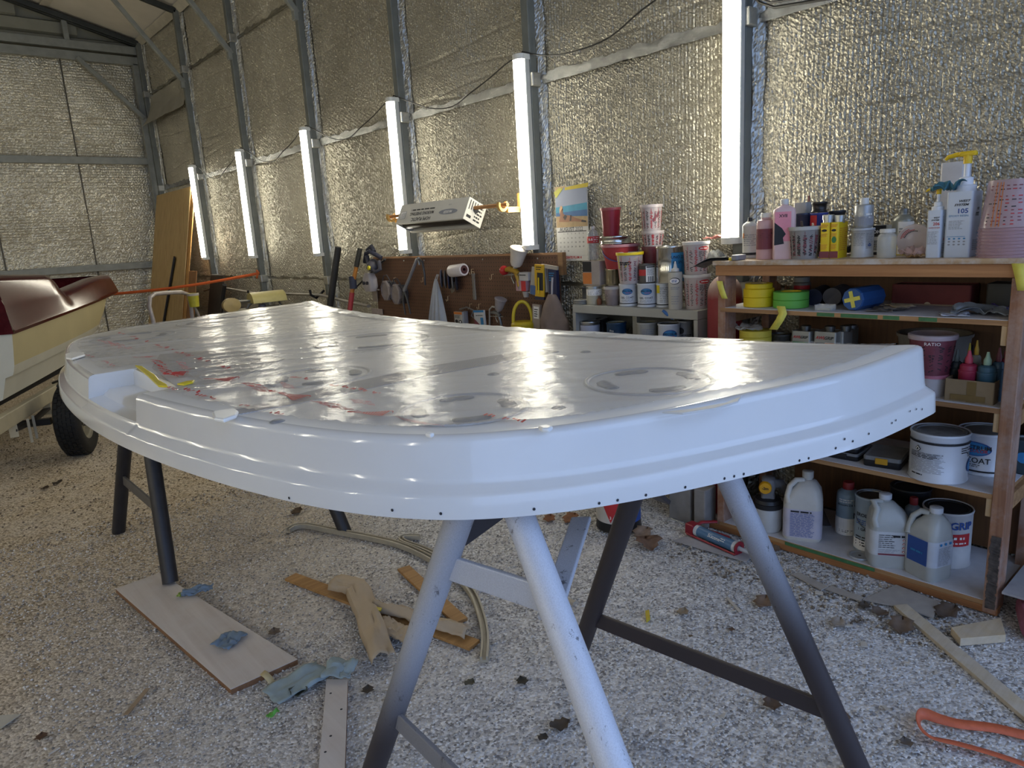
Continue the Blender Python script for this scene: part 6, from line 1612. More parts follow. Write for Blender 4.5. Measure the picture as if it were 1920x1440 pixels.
mb.ell2(-.26*LB, .10*bs, LB*.13, bs*.13, mp, GY, 28); mb.text('MASKER', -.26*LB, .10*bs, bs*.17, lambda x, z: (-x, -h_-.0016, -z), WH, bold=.02, shear=.3)
mb.text('ROB', -.26*LB, -.24*bs, bs*.1, mp, GY)
mb.quad2(.38*LB, .47*LB, -.12*bs, .25*bs, mp, GY); mb.quad2(.385*LB, .465*LB, -.10*bs, .23*bs, lambda x, z: (-x, -h_-.0016, -z), WH); mb.fine(.39*LB, .46*LB, -.06*bs, .2*bs, 4, lambda x, z: (-x, -h_-.0022, -z), GY)
ms = lambda y, z: (LB/2+.0008, y, z)
for k in range(4): mb.quad2(-h_*.8+.02*k, -h_*.8+.02*k+.007, .0+.004*k, h_*.85, ms, BK)
mb.fine(h_*.0, h_*.8, -h_*.8, h_*.7, 5, ms, BK, .5, 3); mb.quad2(-h_*.8, -h_*.3, -h_*.7, -h_*.45, ms, BK)
mb.ell2(0, 0.018, .022, .022, lambda y, z: (LB/2+.0016, y, z), BK); pr(mb, t)

# ================================================================ PEGBOARD AND TOOLS
def peg_mat():
    t = NT('pegboard'); v = t.coord(); sp = t.node('ShaderNodeSeparateXYZ'); t.link(v, sp.inputs[0])
    a = t.math('SUBTRACT', t.math('FRACT', t.math('DIVIDE', sp.outputs[1], .0254)), .5); b = t.math('SUBTRACT', t.math('FRACT', t.math('DIVIDE', sp.outputs[2], .0254)), .5)
    d = t.math('SQRT', t.math('ADD', t.math('MULTIPLY', a, a), t.math('MULTIPLY', b, b)))
    hole = t.math('LESS_THAN', d, .15)
    t.link(t.mix(hole, t.ramp(t.noise(v, 3, 4), [(.3, '#573b29'), (.7, '#694a38')]), '#1d120b'), t.b.inputs['Base Color'])
    t.b.inputs['Roughness'].default_value = .55; t.bump(t.math('SUBTRACT', 1.0, hole), .4, .003); return t.mat
XPB = 3.075
yA = atX(700, 480, XPB).y; yB = atX(1048, 480, XPB).y; zP = atX(900, 481, XPB).z
pg = T('pegboard', 'brown hardboard pegboard hung with tools along the foil wall', 'pegboard', (0, 0, 0))
MB().box(XPB, XPB+.006, yB, yA, .42, zP).build('board', peg_mat(), pg)
MB().box(XPB-.004, XPB+.012, yB, yA, zP, zP+.014).build('top_batten', wood('#8a6548', '#a9825f', 'Y'), pg)
MB().box(XPB-.012, XPB+.02, yB-.04, yB+.0, zP-.12, zP+.014).build('end_block', wood('#7a5a3d', '#96744f', 'Y'), pg)
for px in (757, 795, 905, 1008):
    p = atX(px, 487, XPB); mb = MB(); mb.X = Matrix.Translation((XPB, p.y, zP-.02))@Matrix.Rotation(-pi/2, 4, 'Y'); mb.lathe([(.006, 0), (.005, .003), (.0001, .004)], 10); mb.build('screw', M_TIN, pg)
def hookp(px, py):
    p = atX(px, py, XPB)
    MB().tube([(XPB, p.y, p.z+.02), (XPB-.02, p.y, p.z+.02), (XPB-.022, p.y, p.z-.01), (XPB-.035, p.y, p.z-.015), (XPB-.038, p.y, p.z)], .0022, 6).build('peg_hook', P('#b9a27d', .4, .4), pg)
for q in ((797, 525), (844, 560), (888, 510), (926, 520), (743, 525), (885, 575), (902, 575)): hookp(*q)
def hung(name, label, cat, px, py, X=XPB-.03, rz=-pi/2, group=None):
    p = atX(px, py, X); return T(name, label, cat, (X, p.y, p.z), rz, group)
U = 1/FPX*(Vector((3.04, 4.3, 1.0))-CP).dot(fwd)   # metres per pixel on the board
# respirators, hung in pairs: octagonal filters on straps
M_RESP = P('#8a807c', .6, 0, .15, 20); M_RESPD = P('#3a383d', .6, 0, .2, 20)
def octa(mb, r, d, cx, cz, sx=.8):
    ring = [(cx+r*sx*math.cos(pi/8+pi/4*k), cz+r*math.sin(pi/8+pi/4*k)) for k in range(8)]
    rr = [[(x, y, z) for x, z in ring] for y in (d, 0)]; r2 = [[(cx+(x-cx)*.85, y, cz+(z-cz)*.85) for x, z in ring] for y in (-.006, .004)]
    mb.loft(rr+[r2[0], r2[1]])
for i, (px, py, lab) in enumerate(((722, 545, 'left octagonal grey respirator cartridge pair on the pegboard'), (741, 552, 'right octagonal grey respirator cartridge pair on the pegboard'))):
    t = hung('respirator', lab, 'respirator', px, py, XPB-.05)
    mb = MB(); octa(mb, .085, .03, 0, 0); mb.build('filter_cartridge', M_RESP, t)
    mb = MB(); mb.X = Matrix.Translation((.055, .02, 0)); octa(mb, .08, .03, 0, 0); mb.build('filter_cartridge', M_RESPD, t)
    MB().tube([(-.03, 0, .07), (0, 0, .12), (.03, .01, .125), (.08, .02, .05)], .005, 8).build('strap', M_RESPD, t)
t = hung('respirator', 'pale respirator face piece with two ports under the tangled dark straps', 'respirator', 694, 530, XPB-.09)
MB().loft(rrings([(.10, .06, .02, -.07), (.15, .08, .03, -.03), (.14, .08, .03, .03), (.08, .06, .02, .08)])).build('face_piece', P('#a9a3a3', .5), t, smooth=45)
for x in (-.025, .03): mb = MB(); mb.X = Matrix.Translation((x, -.045, 0))@Matrix.Rotation(pi/2, 4, 'X'); mb.lathe([(.014, -.01), (.014, .008), (.0001, .009)], 12); mb.build('valve_port', M_RESPD, t)
t = hung('respirator', 'dark tangled respirator with a yellow knob and blue-black straps on the pegboard', 'respirator', 700, 498, XPB-.10)
MB().tube([(-.13, 0, .03), (-.06, -.02, .10), (.0, -.02, .115), (.06, 0, .085), (.10, .02, .06)], .018, 10).build('strap', P('#25283a', .6, 0, .2, 20), t, smooth=60)
MB().tube([(-.05, -.02, .08), (-.02, -.03, .0), (.06, -.02, -.05), (.10, 0, -.03), (.09, 0, .04)], .017, 10).build('strap', P('#3a3a44', .6), t, smooth=60)
MB().tube([(-.05, -.01, .12), (.0, .0, .15), (.03, 0, .11)], .02, 10).build('head_band', P('#1d2030', .6), t, smooth=60)
MB().lathe([(.0001, -.05), (.035, -.045), (.06, -.02), (.05, .02), (.02, .05), (.0001, .055)], 14).build('half_mask', P('#4a4850', .5), t, smooth=60)
mb = MB(); mb.X = Matrix.Translation((.015, -.05, -.015))@Matrix.Rotation(pi/2, 4, 'X'); mb.lathe([(.018, -.02), (.018, .006), (.014, .01), (.0001, .01)], 16); mb.build('yellow_knob', P('#c9bd2a', .4), t, smooth=40)
a = atX(661, 545, XPB-.13); b = atX(722, 486, XPB-.05)
tag(MB().tube([a, a.lerp(b, .75), b], [.007, .008, .011], 10).build('lance', P('#2d2c2e', .5, .2), smooth=50), 'thin dark spray lance hung diagonally across the respirators', 'tool')
crumple('mask_bag', 'grey folded paper mask bag behind the left respirators', 'bag', tuple(atX(706, 545, XPB-.03)), (.02, .08, 0), P('#8d8580', .8), 81)
t = hung('dust_mask', 'flat tan dust mask card hanging below the pale face piece', 'mask', 703, 552, XPB-.025); MB().loft(rrings([(.07, .006, .002, -.06), (.09, .008, .003, .07)])).build('card', P('#8f8478', .7), t)
# grey suction bar
a = atX(783, 484, XPB-.05); b = atX(758, 545, XPB-.05)
t = T('grey_lever', 'long grey tubular lever bar with a fork end hanging on the pegboard', 'tool', a, 0)
d = b-a; MB().tube([(0, -.02, -.05), (0, -.012, .0), d*.05, d*.6, d*1.0], [.008, .011, .013, .013, .015], 12).build('bar', P('#8d8e92', .35, .3), t, smooth=50)
MB().tube([(0, 0, 0), (0, -.06, -.03), (0, -.075, -.13), (0, -.07, -.20)], [.010, .010, .008, .007], 10).build('hook_arm', P('#3f4044', .4, .3), t, smooth=50)
MB().tube([d, d+Vector((0, -.03, -.06)), d+Vector((0, -.06, -.18))], [.012, .010, .006], 8).build('fork_prong', P('#4a4642', .5), t, smooth=50)
MB().tube([d, d+Vector((0, .03, -.08)), d+Vector((0, .015, -.19))], [.012, .010, .006], 8).build('fork_prong', P('#4a4642', .5), t, smooth=50)
# plastic bag hanging
p = atX(817, 523, XPB-.05); pb = atX(821, 612, XPB-.05); hb = p.z-pb.z
t = T('plastic_bag', 'pale translucent plastic bag hanging from a peg hook, bluish at the bottom', 'bag', p, -pi/2)
mb = MB()
def bagf(u, v):
    w = .014+.115*v**.85; a = (u-.5)*2
    return (a*w+.02*v*(a*.3), -.05*math.sqrt(max(0, 1-a*a*.98))*v**.6+.010*math.sin(a*14+v*3)*v**.5*.7, -hb*v*1.05)
mb.grid(30, 16, bagf); mb.build('bag_body', clear('#aeb6c0', .80, .25), t, smooth=60)
MB().tube([(-.012, 0, -.01), (-.008, .02, .03), (.008, .02, .03), (.012, 0, -.01)], .004, 8).build('bag_loop', clear('#b9bcc0', .8, .25), t)
# sanding discs & white roll
t = hung('sanding_disc_stack', 'stack of grey sanding discs seen edge-on, hung beside the plastic bag', 'sandpaper', 829, 522, XPB-.07)
for k in range(5):
    mb = MB(); mb.X = Matrix.Translation((.018*k*1.6, .012*k, -.006*k))@Matrix.Rotation(-.75, 4, 'Z')@Matrix.Rotation(pi/2, 4, 'X')
    mb.lathe([(.0001, .003), (.022, .003), (.024, .0005), (.062, .0005), (.064, .004), (.064, .008), (.0001, .008)], 28); mb.build('disc', [P('#4d4f5d', .8, 0, .15), P('#6b6560', .8), P('#34354a', .8), P('#7d766d', .8), P('#2d2c38', .8)][k], t, smooth=40)
MB().add([(.04, .03, -.05), (.13, .02, -.02), (.11, .02, -.09), (.06, .03, -.11)], [(0, 1, 2, 3)]).build('loose_sheet', P('#6f6558', .9), t, solid=.001)
t = hung('tape_roll', 'white paper roll with a dark red core on the pegboard, right of the sanding discs', 'tape', 858, 507, XPB-.06)
mb = MB(); mb.X = Matrix.Rotation(pi/2-.08, 4, 'Y'); mb.lathe([(.012, -.075), (.040, -.075), (.043, -.07), (.043, .07), (.041, .075), (.012, .075)], 28); mb.build('paper_winding', P('#cfc8c8', .5), t, smooth=40)
mb = MB(); mb.X = Matrix.Rotation(pi/2-.08, 4, 'Y'); mb.lathe([(.0115, -.0755), (.0115, .0765), (.03, .0765)], 20); mb.build('core', P('#4d2a2c', .6), t)
# grey tool bar
p = atX(887, 513, XPB-.03); pb = atX(891, 562, XPB-.03)
t = T('scraper', 'slim grey putty scraper hanging from a peg hook in mid pegboard', 'tool', p, -pi/2); h = p.z-pb.z
MB().loft(rrings([(.030, .012, .005, -h), (.034, .012, .005, -h*.9), (.028, .010, .004, -h*.5), (.030, .010, .004, -.012), (.038, .012, .005, -.006), (.036, .012, .005, 0)])).build('blade', P('#77736d', .5, .2), t, smooth=40)
MB().tube([(-.012, 0, 0), (-.012, 0, .015), (.012, 0, .012), (.012, 0, 0)], .0022, 6).build('hanging_loop', P('#a99574', .4), t)
# spray guns
def gun(label, px, py, cupc, bodyc, knobc, s, flip=1, X=XPB-.07, knob=True):
    t = hung('spray_gun', label, 'spray gun', px, py, X)
    M = Matrix.Rotation(math.radians(22), 4, 'Y')
    mb = MB(); mb.X = Matrix.Translation((.0, 0, 0))@M@Matrix.Scale(s, 4)
    mb.lathe([(.0001, .015), (.026, .015), (.034, .03), (.047, .105), (.051, .108), (.052, .116), (.049, .118), (.030, .124), (.0001, .125)], 28); mb.build('cup', cupc, t, smooth=40)
    mb = MB(); mb.X = Matrix.Translation((.0, 0, 0))@M@Matrix.Scale(s, 4)
    mb.lathe([(.012, -.005), (.012, .016), (.0001, .016)], 14); mb.build('cup_neck', M_TIN, t)
    mb = MB(); mb.X = Matrix.Scale(s, 4)
    mb.tube([(-.085, 0, -.010), (-.05, 0, -.005), (.0, 0, -.012), (.025, 0, -.03)], [.012, .016, .017, .012], 14)
    mb.tube([(.0, 0, -.012), (.018, 0, -.06), (.028, 0, -.10)], [.014, .012, .013], 12); mb.build('gun_body', bodyc, t, smooth=50)
    MB_ = MB(); MB_.X = Matrix.Scale(s, 4); MB_.tube([(-.025, 0, -.015), (-.035, 0, -.05), (-.015, 0, -.085)], .004, 8); MB_.build('trigger', M_TIN, t)
    mb = MB(); mb.X = Matrix.Translation((.030*s, 0, -.105*s))@Matrix.Scale(s, 4); mb.lathe([(.0001, -.012), (.010, -.012), (.012, .01), (.0001, .01)], 12); mb.build('air_fitting', M_TIN, t)
    if knob:
        mb = MB(); mb.X = Matrix.Translation((-.095*s, 0, -.012*s))@Matrix.Rotation(pi/2, 4, 'Y')@Matrix.Scale(s, 4)
        mb.lathe([(.0001, -.02), (.020, -.018), (.027, -.006), (.027, .006), (.020, .018), (.0001, .02)], 18); mb.build('air_cap', knobc, t, smooth=40)
    MB().tube([(-.10*s, 0, -.04*s), (-.05*s, -.01, -.035*s), (.06*s, .0, -.035*s)], .004*s, 6).build('hanger_wire', M_TIN, t)
    return t
gun('yellow gravity spray gun with white cup and red air cap on the pegboard', 966, 503, P('#cfc6ba', .4), P('#a8842a', .4, .3), P('#b52226', .4), 1.15)
gun('grey metal spray gun with small clear cup, low on the pegboard', 934, 585, clear('#a59ea0', .75, .25), P('#77787a', .35, .6, .2), M_TIN, .82, knob=False)
a = atX(918, 580, XPB-.02); b = atX(918, 615, XPB-.02)
tag(MB().tube([b, a, a+Vector((0, -.03, .02)), a+Vector((0, -.07, .015))], .006, 8).build('pipe_hanger', P('#b5b3ae', .4, .2), smooth=50), 'thin white bent pipe left of the grey spray gun', 'pipe')
# packs on the right
def pack(name, label, cat, xl, xr, yt, yb, X, col, draw=None, dep=.02, tilt=0.0, mat=None):
    a, b = atX(xl, yt, X), atX(xr, yt, X); c = atX((xl+xr)/2, yb, X); w = abs(a.y-b.y); h = a.z-c.z
    t = T(name, label, cat, (X, (a.y+b.y)/2, c.z), -pi/2)
    t.rotation_euler = (0, tilt, -pi/2)
    MB().box(-w/2, w/2, -dep/2, dep/2, 0, h).build('body', mat or P(col, .55, 0, .1), t, bev=.002)
    if draw: mb = MB(); draw(mb, flatmap(-dep/2, .0012), w, h); pr(mb, t)
    return t
pack('blade_pack', 'yellow hanging card of snap-off blades, right part of the pegboard', 'blade pack', 1001, 1018, 496, 556, XPB-.07, '#cfa51c', lambda mb, mp, w, h: (mb.quad2(-w*.2, w*.45, h*.2, h*.75, mp, BK), mb.fine(-w*.3, w*.3, h*.82, h*.95, 2, mp, BK), mb.quad2(-w*.05, w*.1, h*.1, h*.6, flatmap(-.0115, .001), YL)), .012, .05)
pack('strip_pack', 'white plastic strip leaning left of the yellow blade card', 'strip', 991, 1000, 500, 552, XPB-.06, '#a9a49a', None, .01, .2)
pack('strip_pack', 'blue-ended white sleeve below the left strip on the pegboard', 'strip', 994, 1003, 535, 552, XPB-.075, '#45628f', None, .01, .1)
pack('strip_pack', 'pale strip hanging right of the yellow blade card', 'strip', 1019, 1025, 500, 548, XPB-.05, '#b3ada5', None, .012, -.08)
pack('strip_pack', 'grey strip second to the right of the yellow blade card', 'strip', 1027, 1029, 500, 550, XPB-.045, '#77757a', None, .012, -.05)
pack('tool_case', 'dark blue plastic pack at the right end of the pegboard', 'pack', 1030, 1045, 504, 562, XPB-.04, '#20274d', lambda mb, mp, w, h: mb.fine(-w*.4, w*.3, h*.6, h*.9, 4, mp, BL), .025)
pack('blade_pack', 'dark navy card below the yellow blade card', 'blade pack', 1004, 1021, 553, 562, XPB-.05, '#2a2d4a', None, .012)
pack('paper_box', 'small white carton with black print left of the strips on the pegboard', 'box', 978, 995, 510, 526, XPB-.05, '#b9b6b2', lambda mb, mp, w, h: mb.fine(-w*.4, w*.3, h*.55, h*.8, 1, mp, BK), .05)
pack('paper_box', 'pink and red carton below the small white carton on the pegboard', 'box', 972, 991, 526, 545, XPB-.055, '#b38d92', lambda mb, mp, w, h: mb.quad2(w*.05, w*.5, 0, h, mp, RD), .05)
a = atX(1016, 498, XPB-.06); b = atX(1046, 503, XPB-.06)
tag(MB().bar(a, b, .012, .022).build('stir_stick', P('#b0a89c', .6)), 'pale flat stick lying across the tops of the hanging strips', 'stick')
t = hung('small_cup', 'small grey cup with a flat handle under the pink carton', 'cup', 987, 557, XPB-.06); MB().lathe(cup_prof(.018, .022, .035), 18).build('cup_wall', P('#9d968f', .5), t, smooth=40); MB().box(.018, .09, -.006, .006, .028, .033).build('handle', P('#b5afa6', .5), t)
pack('parts_pack', 'white and orange blister pack with two round parts at the bottom of the pegboard', 'pack', 853, 868, 584, 608, XPB-.05, '#b3b0a8', lambda mb, mp, w, h: (mb.quad2(-w*.5, w*.5, h*.8, h, mp, OR), mb.fine(-w*.4, w*.3, h*.5, h*.75, 3, mp, BK), mb.ell2(-w*.22, h*.25, w*.18, h*.14, mp, BK), mb.ell2(w*.24, h*.22, w*.2, h*.15, mp, BK), mb.ell2(w*.24, h*.22, w*.1, h*.08, flatmap(-.01, .0016), WH)), .02)
pack('parts_pack', 'grey plastic hook pack right behind the orange blister pack', 'pack', 869, 875, 583, 607, XPB-.03, '#7b7d86', None, .02)
pack('parts_pack', 'white and blue card pack with a slanted blade at the bottom of the pegboard', 'pack', 890, 909, 581, 609, XPB-.05, '#c3c4c4', lambda mb, mp, w, h: (mb.quad2(-w*.5, w*.5, h*.86, h, mp, BL), mb.quad2(w*.12, w*.4, h*.03, h*.5, mp, BL), mb.fine(-w*.3, w*.4, h*.6, h*.7, 1, mp, BK), mb.poly2([(-w*.5, h*.45), (-w*.5, 0), (w*.05, 0)], mp, MA)), .015, -.06)
a = [atX(x, y, XPB-.05) for x, y in ((862, 580), (875, 576), (888, 582), (884, 592), (892, 598))]
tag(MB().tube(a, .006, 8).build('wire_bundle', P('#6b6764', .5, .3), smooth=60), 'dark wire bundle hung above the blister packs', 'wire')
# yellow-lidded pail
y = atX(980, 600, 2.98).y; zl_ = atX(980, 608, 2.98).z; rp = (atX(963, 605, 2.98).y-atX(998, 605, 2.98).y)/2*.80
t = T('pail', 'pale pail with a yellow lid and looped handle behind the mould edge', 'bucket', (2.98, y, 0), face_cam(2.98, y))
MB().lathe([(.0001, .0), (rp*.85, .0), (rp*1.0, zl_), (.0001, zl_)], 28).build('pail_wall', P('#b5aa98', .5), t, smooth=40)
MB().lathe([(rp*1.05, zl_-.03), (rp*1.07, zl_-.028), (rp*1.07, zl_+.006), (rp*.98, zl_+.012), (rp*.9, zl_+.02), (.0001, zl_+.022)], 28).build('lid', P('#c9ae1c', .45), t, smooth=40)
MB().tube([(rp*.85*math.cos(q), -.01, zl_+.01+.135*math.sin(q)**.8) for q in [pi*k/16 for k in range(17)]], .011, 10).build('handle', P('#d2b928', .4), t, smooth=60)
# papers and grey cloth bag
pack('paper_pack', 'crumpled beige paper pack hanging left of the grey cloth bag', 'paper', 998, 1012, 570, 618, XPB-.06, '#a89a8f', lambda mb, mp, w, h: (mb.quad2(-w*.3, w*.4, h*.45, h*.92, mp, WH), mb.fine(-w*.2, w*.3, h*.5, h*.85, 4, flatmap(-.0112, .001), BK)), .02, .06)
p = atX(1035, 552, XPB-.09); pb = atX(1035, 626, XPB-.09); hb = p.z-pb.z
t = T('cloth_bag', 'grey-brown cloth bag tapering to a hook at the right end of the pegboard', 'bag', p, -pi/2)
mb = MB(); rings_ = []
for k in range(14):
    v = k/13; w = .03+.085*min(1, v*1.5)**.8; dd = .02+.045*v
    rings_.append([(w*math.cos(a)*(1+.12*noise.noise((math.cos(a)*2, math.sin(a)*2, v*4)))+.014*v, -dd*math.sin(a)*.9*(1+.25*noise.noise((math.cos(a)*3, v*5, 2))), -hb*v) for a in [2*pi*j/24 for j in range(24)]])
mb.loft(rings_); mb.build('bag_body', P('#85766f', .85, 0, .15, 12, .3), t, smooth=60)
MB().tube([(.0, 0, 0), (.004, 0, .05), (.0, .01, .10)], .006, 8).build('draw_cord', P('#b9b3b5', .6), t)
crumple('note_card', 'small pinkish paper scrap on the lower left of the pegboard', 'paper', tuple(atX(707, 590, XPB-.02)), (.02, .03, 0), P('#a3938a', .8), 91)
MBn = MB(); a = atX(697, 578, XPB-.012); b = atX(718, 590, XPB-.012)
tag(MBn.box(XPB-.014, XPB-.010, b.y, a.y, b.z, a.z).build('note_card', P('#a79a92', .8, 0, .15, 40)), 'pinkish note card pinned low on the left edge of the pegboard', 'paper')

# ================================================================ FAR CORNER AND LEFT SIDE
# pole tools
a = atX(655, 590, 2.84); b = atX(662, 532, 2.88); c = atX(668, 500, 2.90); d = atX(675, 466, 2.93)
t = T('shovel', 'tool handle with black grip, orange shaft and red socket leaning by the pegboard', 'shovel', (0, 0, 0))
MB().tube([a+(a-b)*3.2, a, a.lerp(b, .72)], .021, 14).build('socket', P('#a3353a', .45), t, smooth=50)
MB().tube([a.lerp(b, .72), b, c], .017, 14).build('shaft', P('#b3742e', .5), t, smooth=50)
MB().tube([c, d], .021, 14).build('grip', P('#25241f', .7), t, smooth=50)
MB().lathe([(.028, -.10), (.03, -.1), (.03, .0), (.028, .0)], 16).build('label_sleeve', P('#2c3144', .6), t, loc=tuple(b+Vector((0, 0, .06))))
a = atX(618, 580, 2.95); b = atX(634, 463, 3.03)
tag(MB().tube([a+(a-b)*1.1, b], .030, 16).build('pipe', P('#222224', .5, 0, .2), smooth=50), 'thick black pipe leaning against the wall left of the shovel', 'pipe')
a = atX(413, 590, 2.94); b = atX(421, 534, 2.96)
tag(MB().tube([a+(a-b)*1.6, b], .024, 14).build('pipe', P('#222326', .5), smooth=50), 'short black post standing behind the far corner of the mould', 'pipe')
# rub rail strip along the wall on hooks
pts = [atX(x, y, 3.04) for x, y in [(384, 545), (405, 538), (440, 543), (480, 550), (540, 551), (600, 553), (650, 565), (700, 576)]]
st = []
for i in range(len(pts)-1):
    for k in range(6): st.append(pts[i].lerp(pts[i+1], k/6))
mb = MB(); mb.tube(st, .022, 10, flat=.6)
rr_ = T('rub_rail', 'long sagging grey-brown rub rail strip hung along the far wall', 'strip', (0, 0, 0)); mb.build('rail', P('#8a8377', .55), rr_, smooth=60)
for px in (475, 592):
    p = atX(px, 552, 3.04); MB().tube([(3.13, p.y, p.z+.03), (3.04, p.y, p.z-.035), (2.99, p.y, p.z+.0), (2.985, p.y, p.z+.05)], .012, 10).build('hanger_hook', M_BLACK, rr_, smooth=50)
# orange strap
sa = Vector((3.08, POSTS[5]-.02, 1.12)); sb = atY(190, 553, 9.0)
def ribbon(name, label, cat, pts, w, mat, up, th=.002, group=None):
    mb = MB(); vs = []; pts = [Vector(p) for p in pts]
    for p in pts: u = Vector(up)*w/2; vs += [p-u, p+u]
    mb.add(vs, [(2*i, 2*i+1, 2*i+3, 2*i+2) for i in range(len(pts)-1)])
    return tag(mb.build(name, mat, smooth=60, solid=th), label, cat, group)
M_ORG = P('#d2622c', .6, 0, .12, 40)
ribbon('ratchet_strap', 'thin orange strap stretched from the far boat to a wall post', 'strap', [sb.lerp(sa, k/12)-Vector((0, 0, .03*math.sin(pi*k/12))) for k in range(13)], .030, M_ORG, (0, 0, 1))
tag(MB().tube([sa, sa+Vector((-.02, 0, .03)), sa+Vector((.0, .03, .01)), sa+Vector((-.03, .0, -.05))], .012, 8).build('strap_knot', P('#c2622c', .6), smooth=50), 'orange knot of the strap tied at the wall post', 'strap')
tag(MB().box(-.003, .003, -.02, .02, -.05, 0).build('strap_label', P('#b9b5a9', .7), loc=tuple(sa+Vector((-.02, .12, -.03)))), 'small white tag hanging from the orange strap', 'tag')
# leaning sheets in the corner
W_PLY = wood('#a88a58', '#c4a873', 'Z', .55, .5)
def lean(label, b0, b1, t0, t1, th, mat, name='plywood_sheet', nrm=(0, 1, 0)):
    n_ = Vector(nrm)*th; vs = [Vector(q) for q in (b0, b1, t1, t0)]; vs += [q+n_ for q in vs]
    return tag(MB().add(vs, [(0, 1, 2, 3), (7, 6, 5, 4), (0, 4, 5, 1), (1, 5, 6, 2), (2, 6, 7, 3), (3, 7, 4, 0)]).build(name, mat), label, 'board')
XT, XO = 3.07, 2.60        # the sheets lean on the wall posts, feet out from the wall
def leanw(label, y0, y1, zt, off, th, mat, name='plywood_sheet', xt=None, xo=None):
    a, b = (xt or XT)-off, (xo or XO)-off
    return lean(label, (b, y1, 0), (b, y0, 0), (a, y1, zt), (a, y0, zt), th, mat, name, (1, 0, .2))
leanw('wide tan plywood sheet leaning in the far corner', 9.36, 10.80, 2.18, .03, .012, W_PLY)
leanw('second board, with a pale edge, leaning behind the wide plywood sheet', 9.26, 9.9, 2.16, .015, .012, wood('#a97a40', '#cf9d58', 'Z', .5))
leanw('narrow orange-brown board leaning rearmost behind the plywood sheets', 8.985, 9.25, 1.16, .0, .012, wood('#7d5126', '#a5713a', 'Z', .5), xt=2.84)
leanw('dark brown panel leaning under the farthest light', 8.55, 8.98, 1.10, 0, .02, P('#2d221a', .6, 0, .2), 'dark_panel', xt=3.0, xo=2.75)
def down(b, t): return b-(t-b)*(b.z/(t.z-b.z))
a = atX(306, 606, 2.66); b = atX(327, 482, 2.84); A_ = down(a, b)
tag(MB().bar(A_, b, .075, .02, up=(1, -.3, 0)).build('steel_bar', P('#25262a', .5, .2), bev=.003), 'black flat steel bar leaning on the wide plywood sheet', 'bar')
# tubular cart frame with yellow cup
Yf = 7.6
pp = [atY(x, y, Yf+dy) for x, y, dy in [(290, 620, 0), (287, 600, 0), (280, 575, .02), (281, 558, .04), (290, 551, .1), (315, 549, .25), (340, 548, .4), (353, 552, .5), (358, 575, .5), (362, 610, .5)]]
t = T('tubular_frame', 'pinkish grey bent tube frame standing behind the far edge of the mould', 'frame', (0, 0, 0))
pp[0].z = 0; pp.append(Vector((pp[-1].x, pp[-1].y, 0)))
MB().tube(pp, .021, 12).build('bent_tube', P('#a39b98', .4, .1), t, smooth=60)
MB().bar((pp[0].x, pp[0].y, .35), (pp[-1].x, pp[-1].y, .35), .03, .03).build('cross_tube', P('#a39b98', .4, .1), t)
c = atY(362, 556, Yf+.38)
t = T('cup', 'yellow-stained translucent cup hooked on the tubular frame', 'cup', (c.x, c.y, c.z-.11), 0)
MB().lathe(cup_prof(.048, .058, .145), 26).build('cup_wall', P('#b9b23a', .45, 0, .25, 14), t, smooth=40); MB().lathe([(.058, .118), (.061, .12), (.062, .145), (.058, .146)], 26).build('rim', P('#b5aca2', .45), t, smooth=40)
tag(MB().tube([(c.x, c.y, c.z-.111), (c.x+.02, c.y, c.z-.18), (c.x+.04, c.y, c.z-.25)], [.012, .016, .012], 8).build('brush_tail', P('#8d8880', .7), smooth=60), 'grey brush end hanging beneath the yellow cup', 'brush')
# cream roller machine
Yr = 6.9
def at(x, y, dy=0): return atY(x, y, Yr+dy)
t = T('compressor', 'cream machine with a curved hood and grey tube handles behind the mould far edge', 'machine', (0, 0, 0))
h0, h1 = at(463, 566), at(512, 560, .1)
mb = MB(); prof = []
for k in range(11):
    a = pi*k/10; prof.append((.14*math.cos(a), .10*math.sin(a)))
c0 = at(470, 572); ln = .34
mb.loft([[(c0.x+ln*v+x*.15, c0.y+x, c0.z+.02+z) for x, z in prof] for v in (0, .5, 1)]); mb.build('hood', P('#b3a86d', .55, 0, .1), t, smooth=50)
fcx = at(432, 572)
mb = MB(); mb.X = Matrix.Translation(fcx)@Matrix.Rotation(pi/2, 4, 'X'); mb.lathe([(.0001, -.05), (.06, -.05), (.085, 0), (.085, .05), (.0001, .06)], 22, sy=.8); mb.build('wheel_guard', P('#a5905f', .55), t, smooth=45)
MB().tube([at(425, 572), at(445, 565), at(480, 564), at(505, 562), at(522, 563), at(527, 572)], .012, 8).build('handle_tube', P('#8d897d', .4, .2), t, smooth=60)
MB().tube([at(462, 580), at(466, 572), at(474, 567), at(486, 568), at(490, 580)], .012, 8).build('handle_tube', P('#8d897d', .4, .2), t, smooth=60)
mb = MB(); mb.X = Matrix.Translation(at(492, 577)); mb.lathe([(.0001, -.06), (.04, -.06), (.045, 0), (.03, .035), (.0001, .04)], 16); mb.build('filter_bowl', P('#77757d', .4, .2), t, smooth=45)
cz = at(470, 580).z-.05
MB().box(c0.x-.12, c0.x+ln+.05, c0.y-.12, c0.y+.12, .0, cz+.06).build('base', P('#7b7459', .6), t, bev=.02)

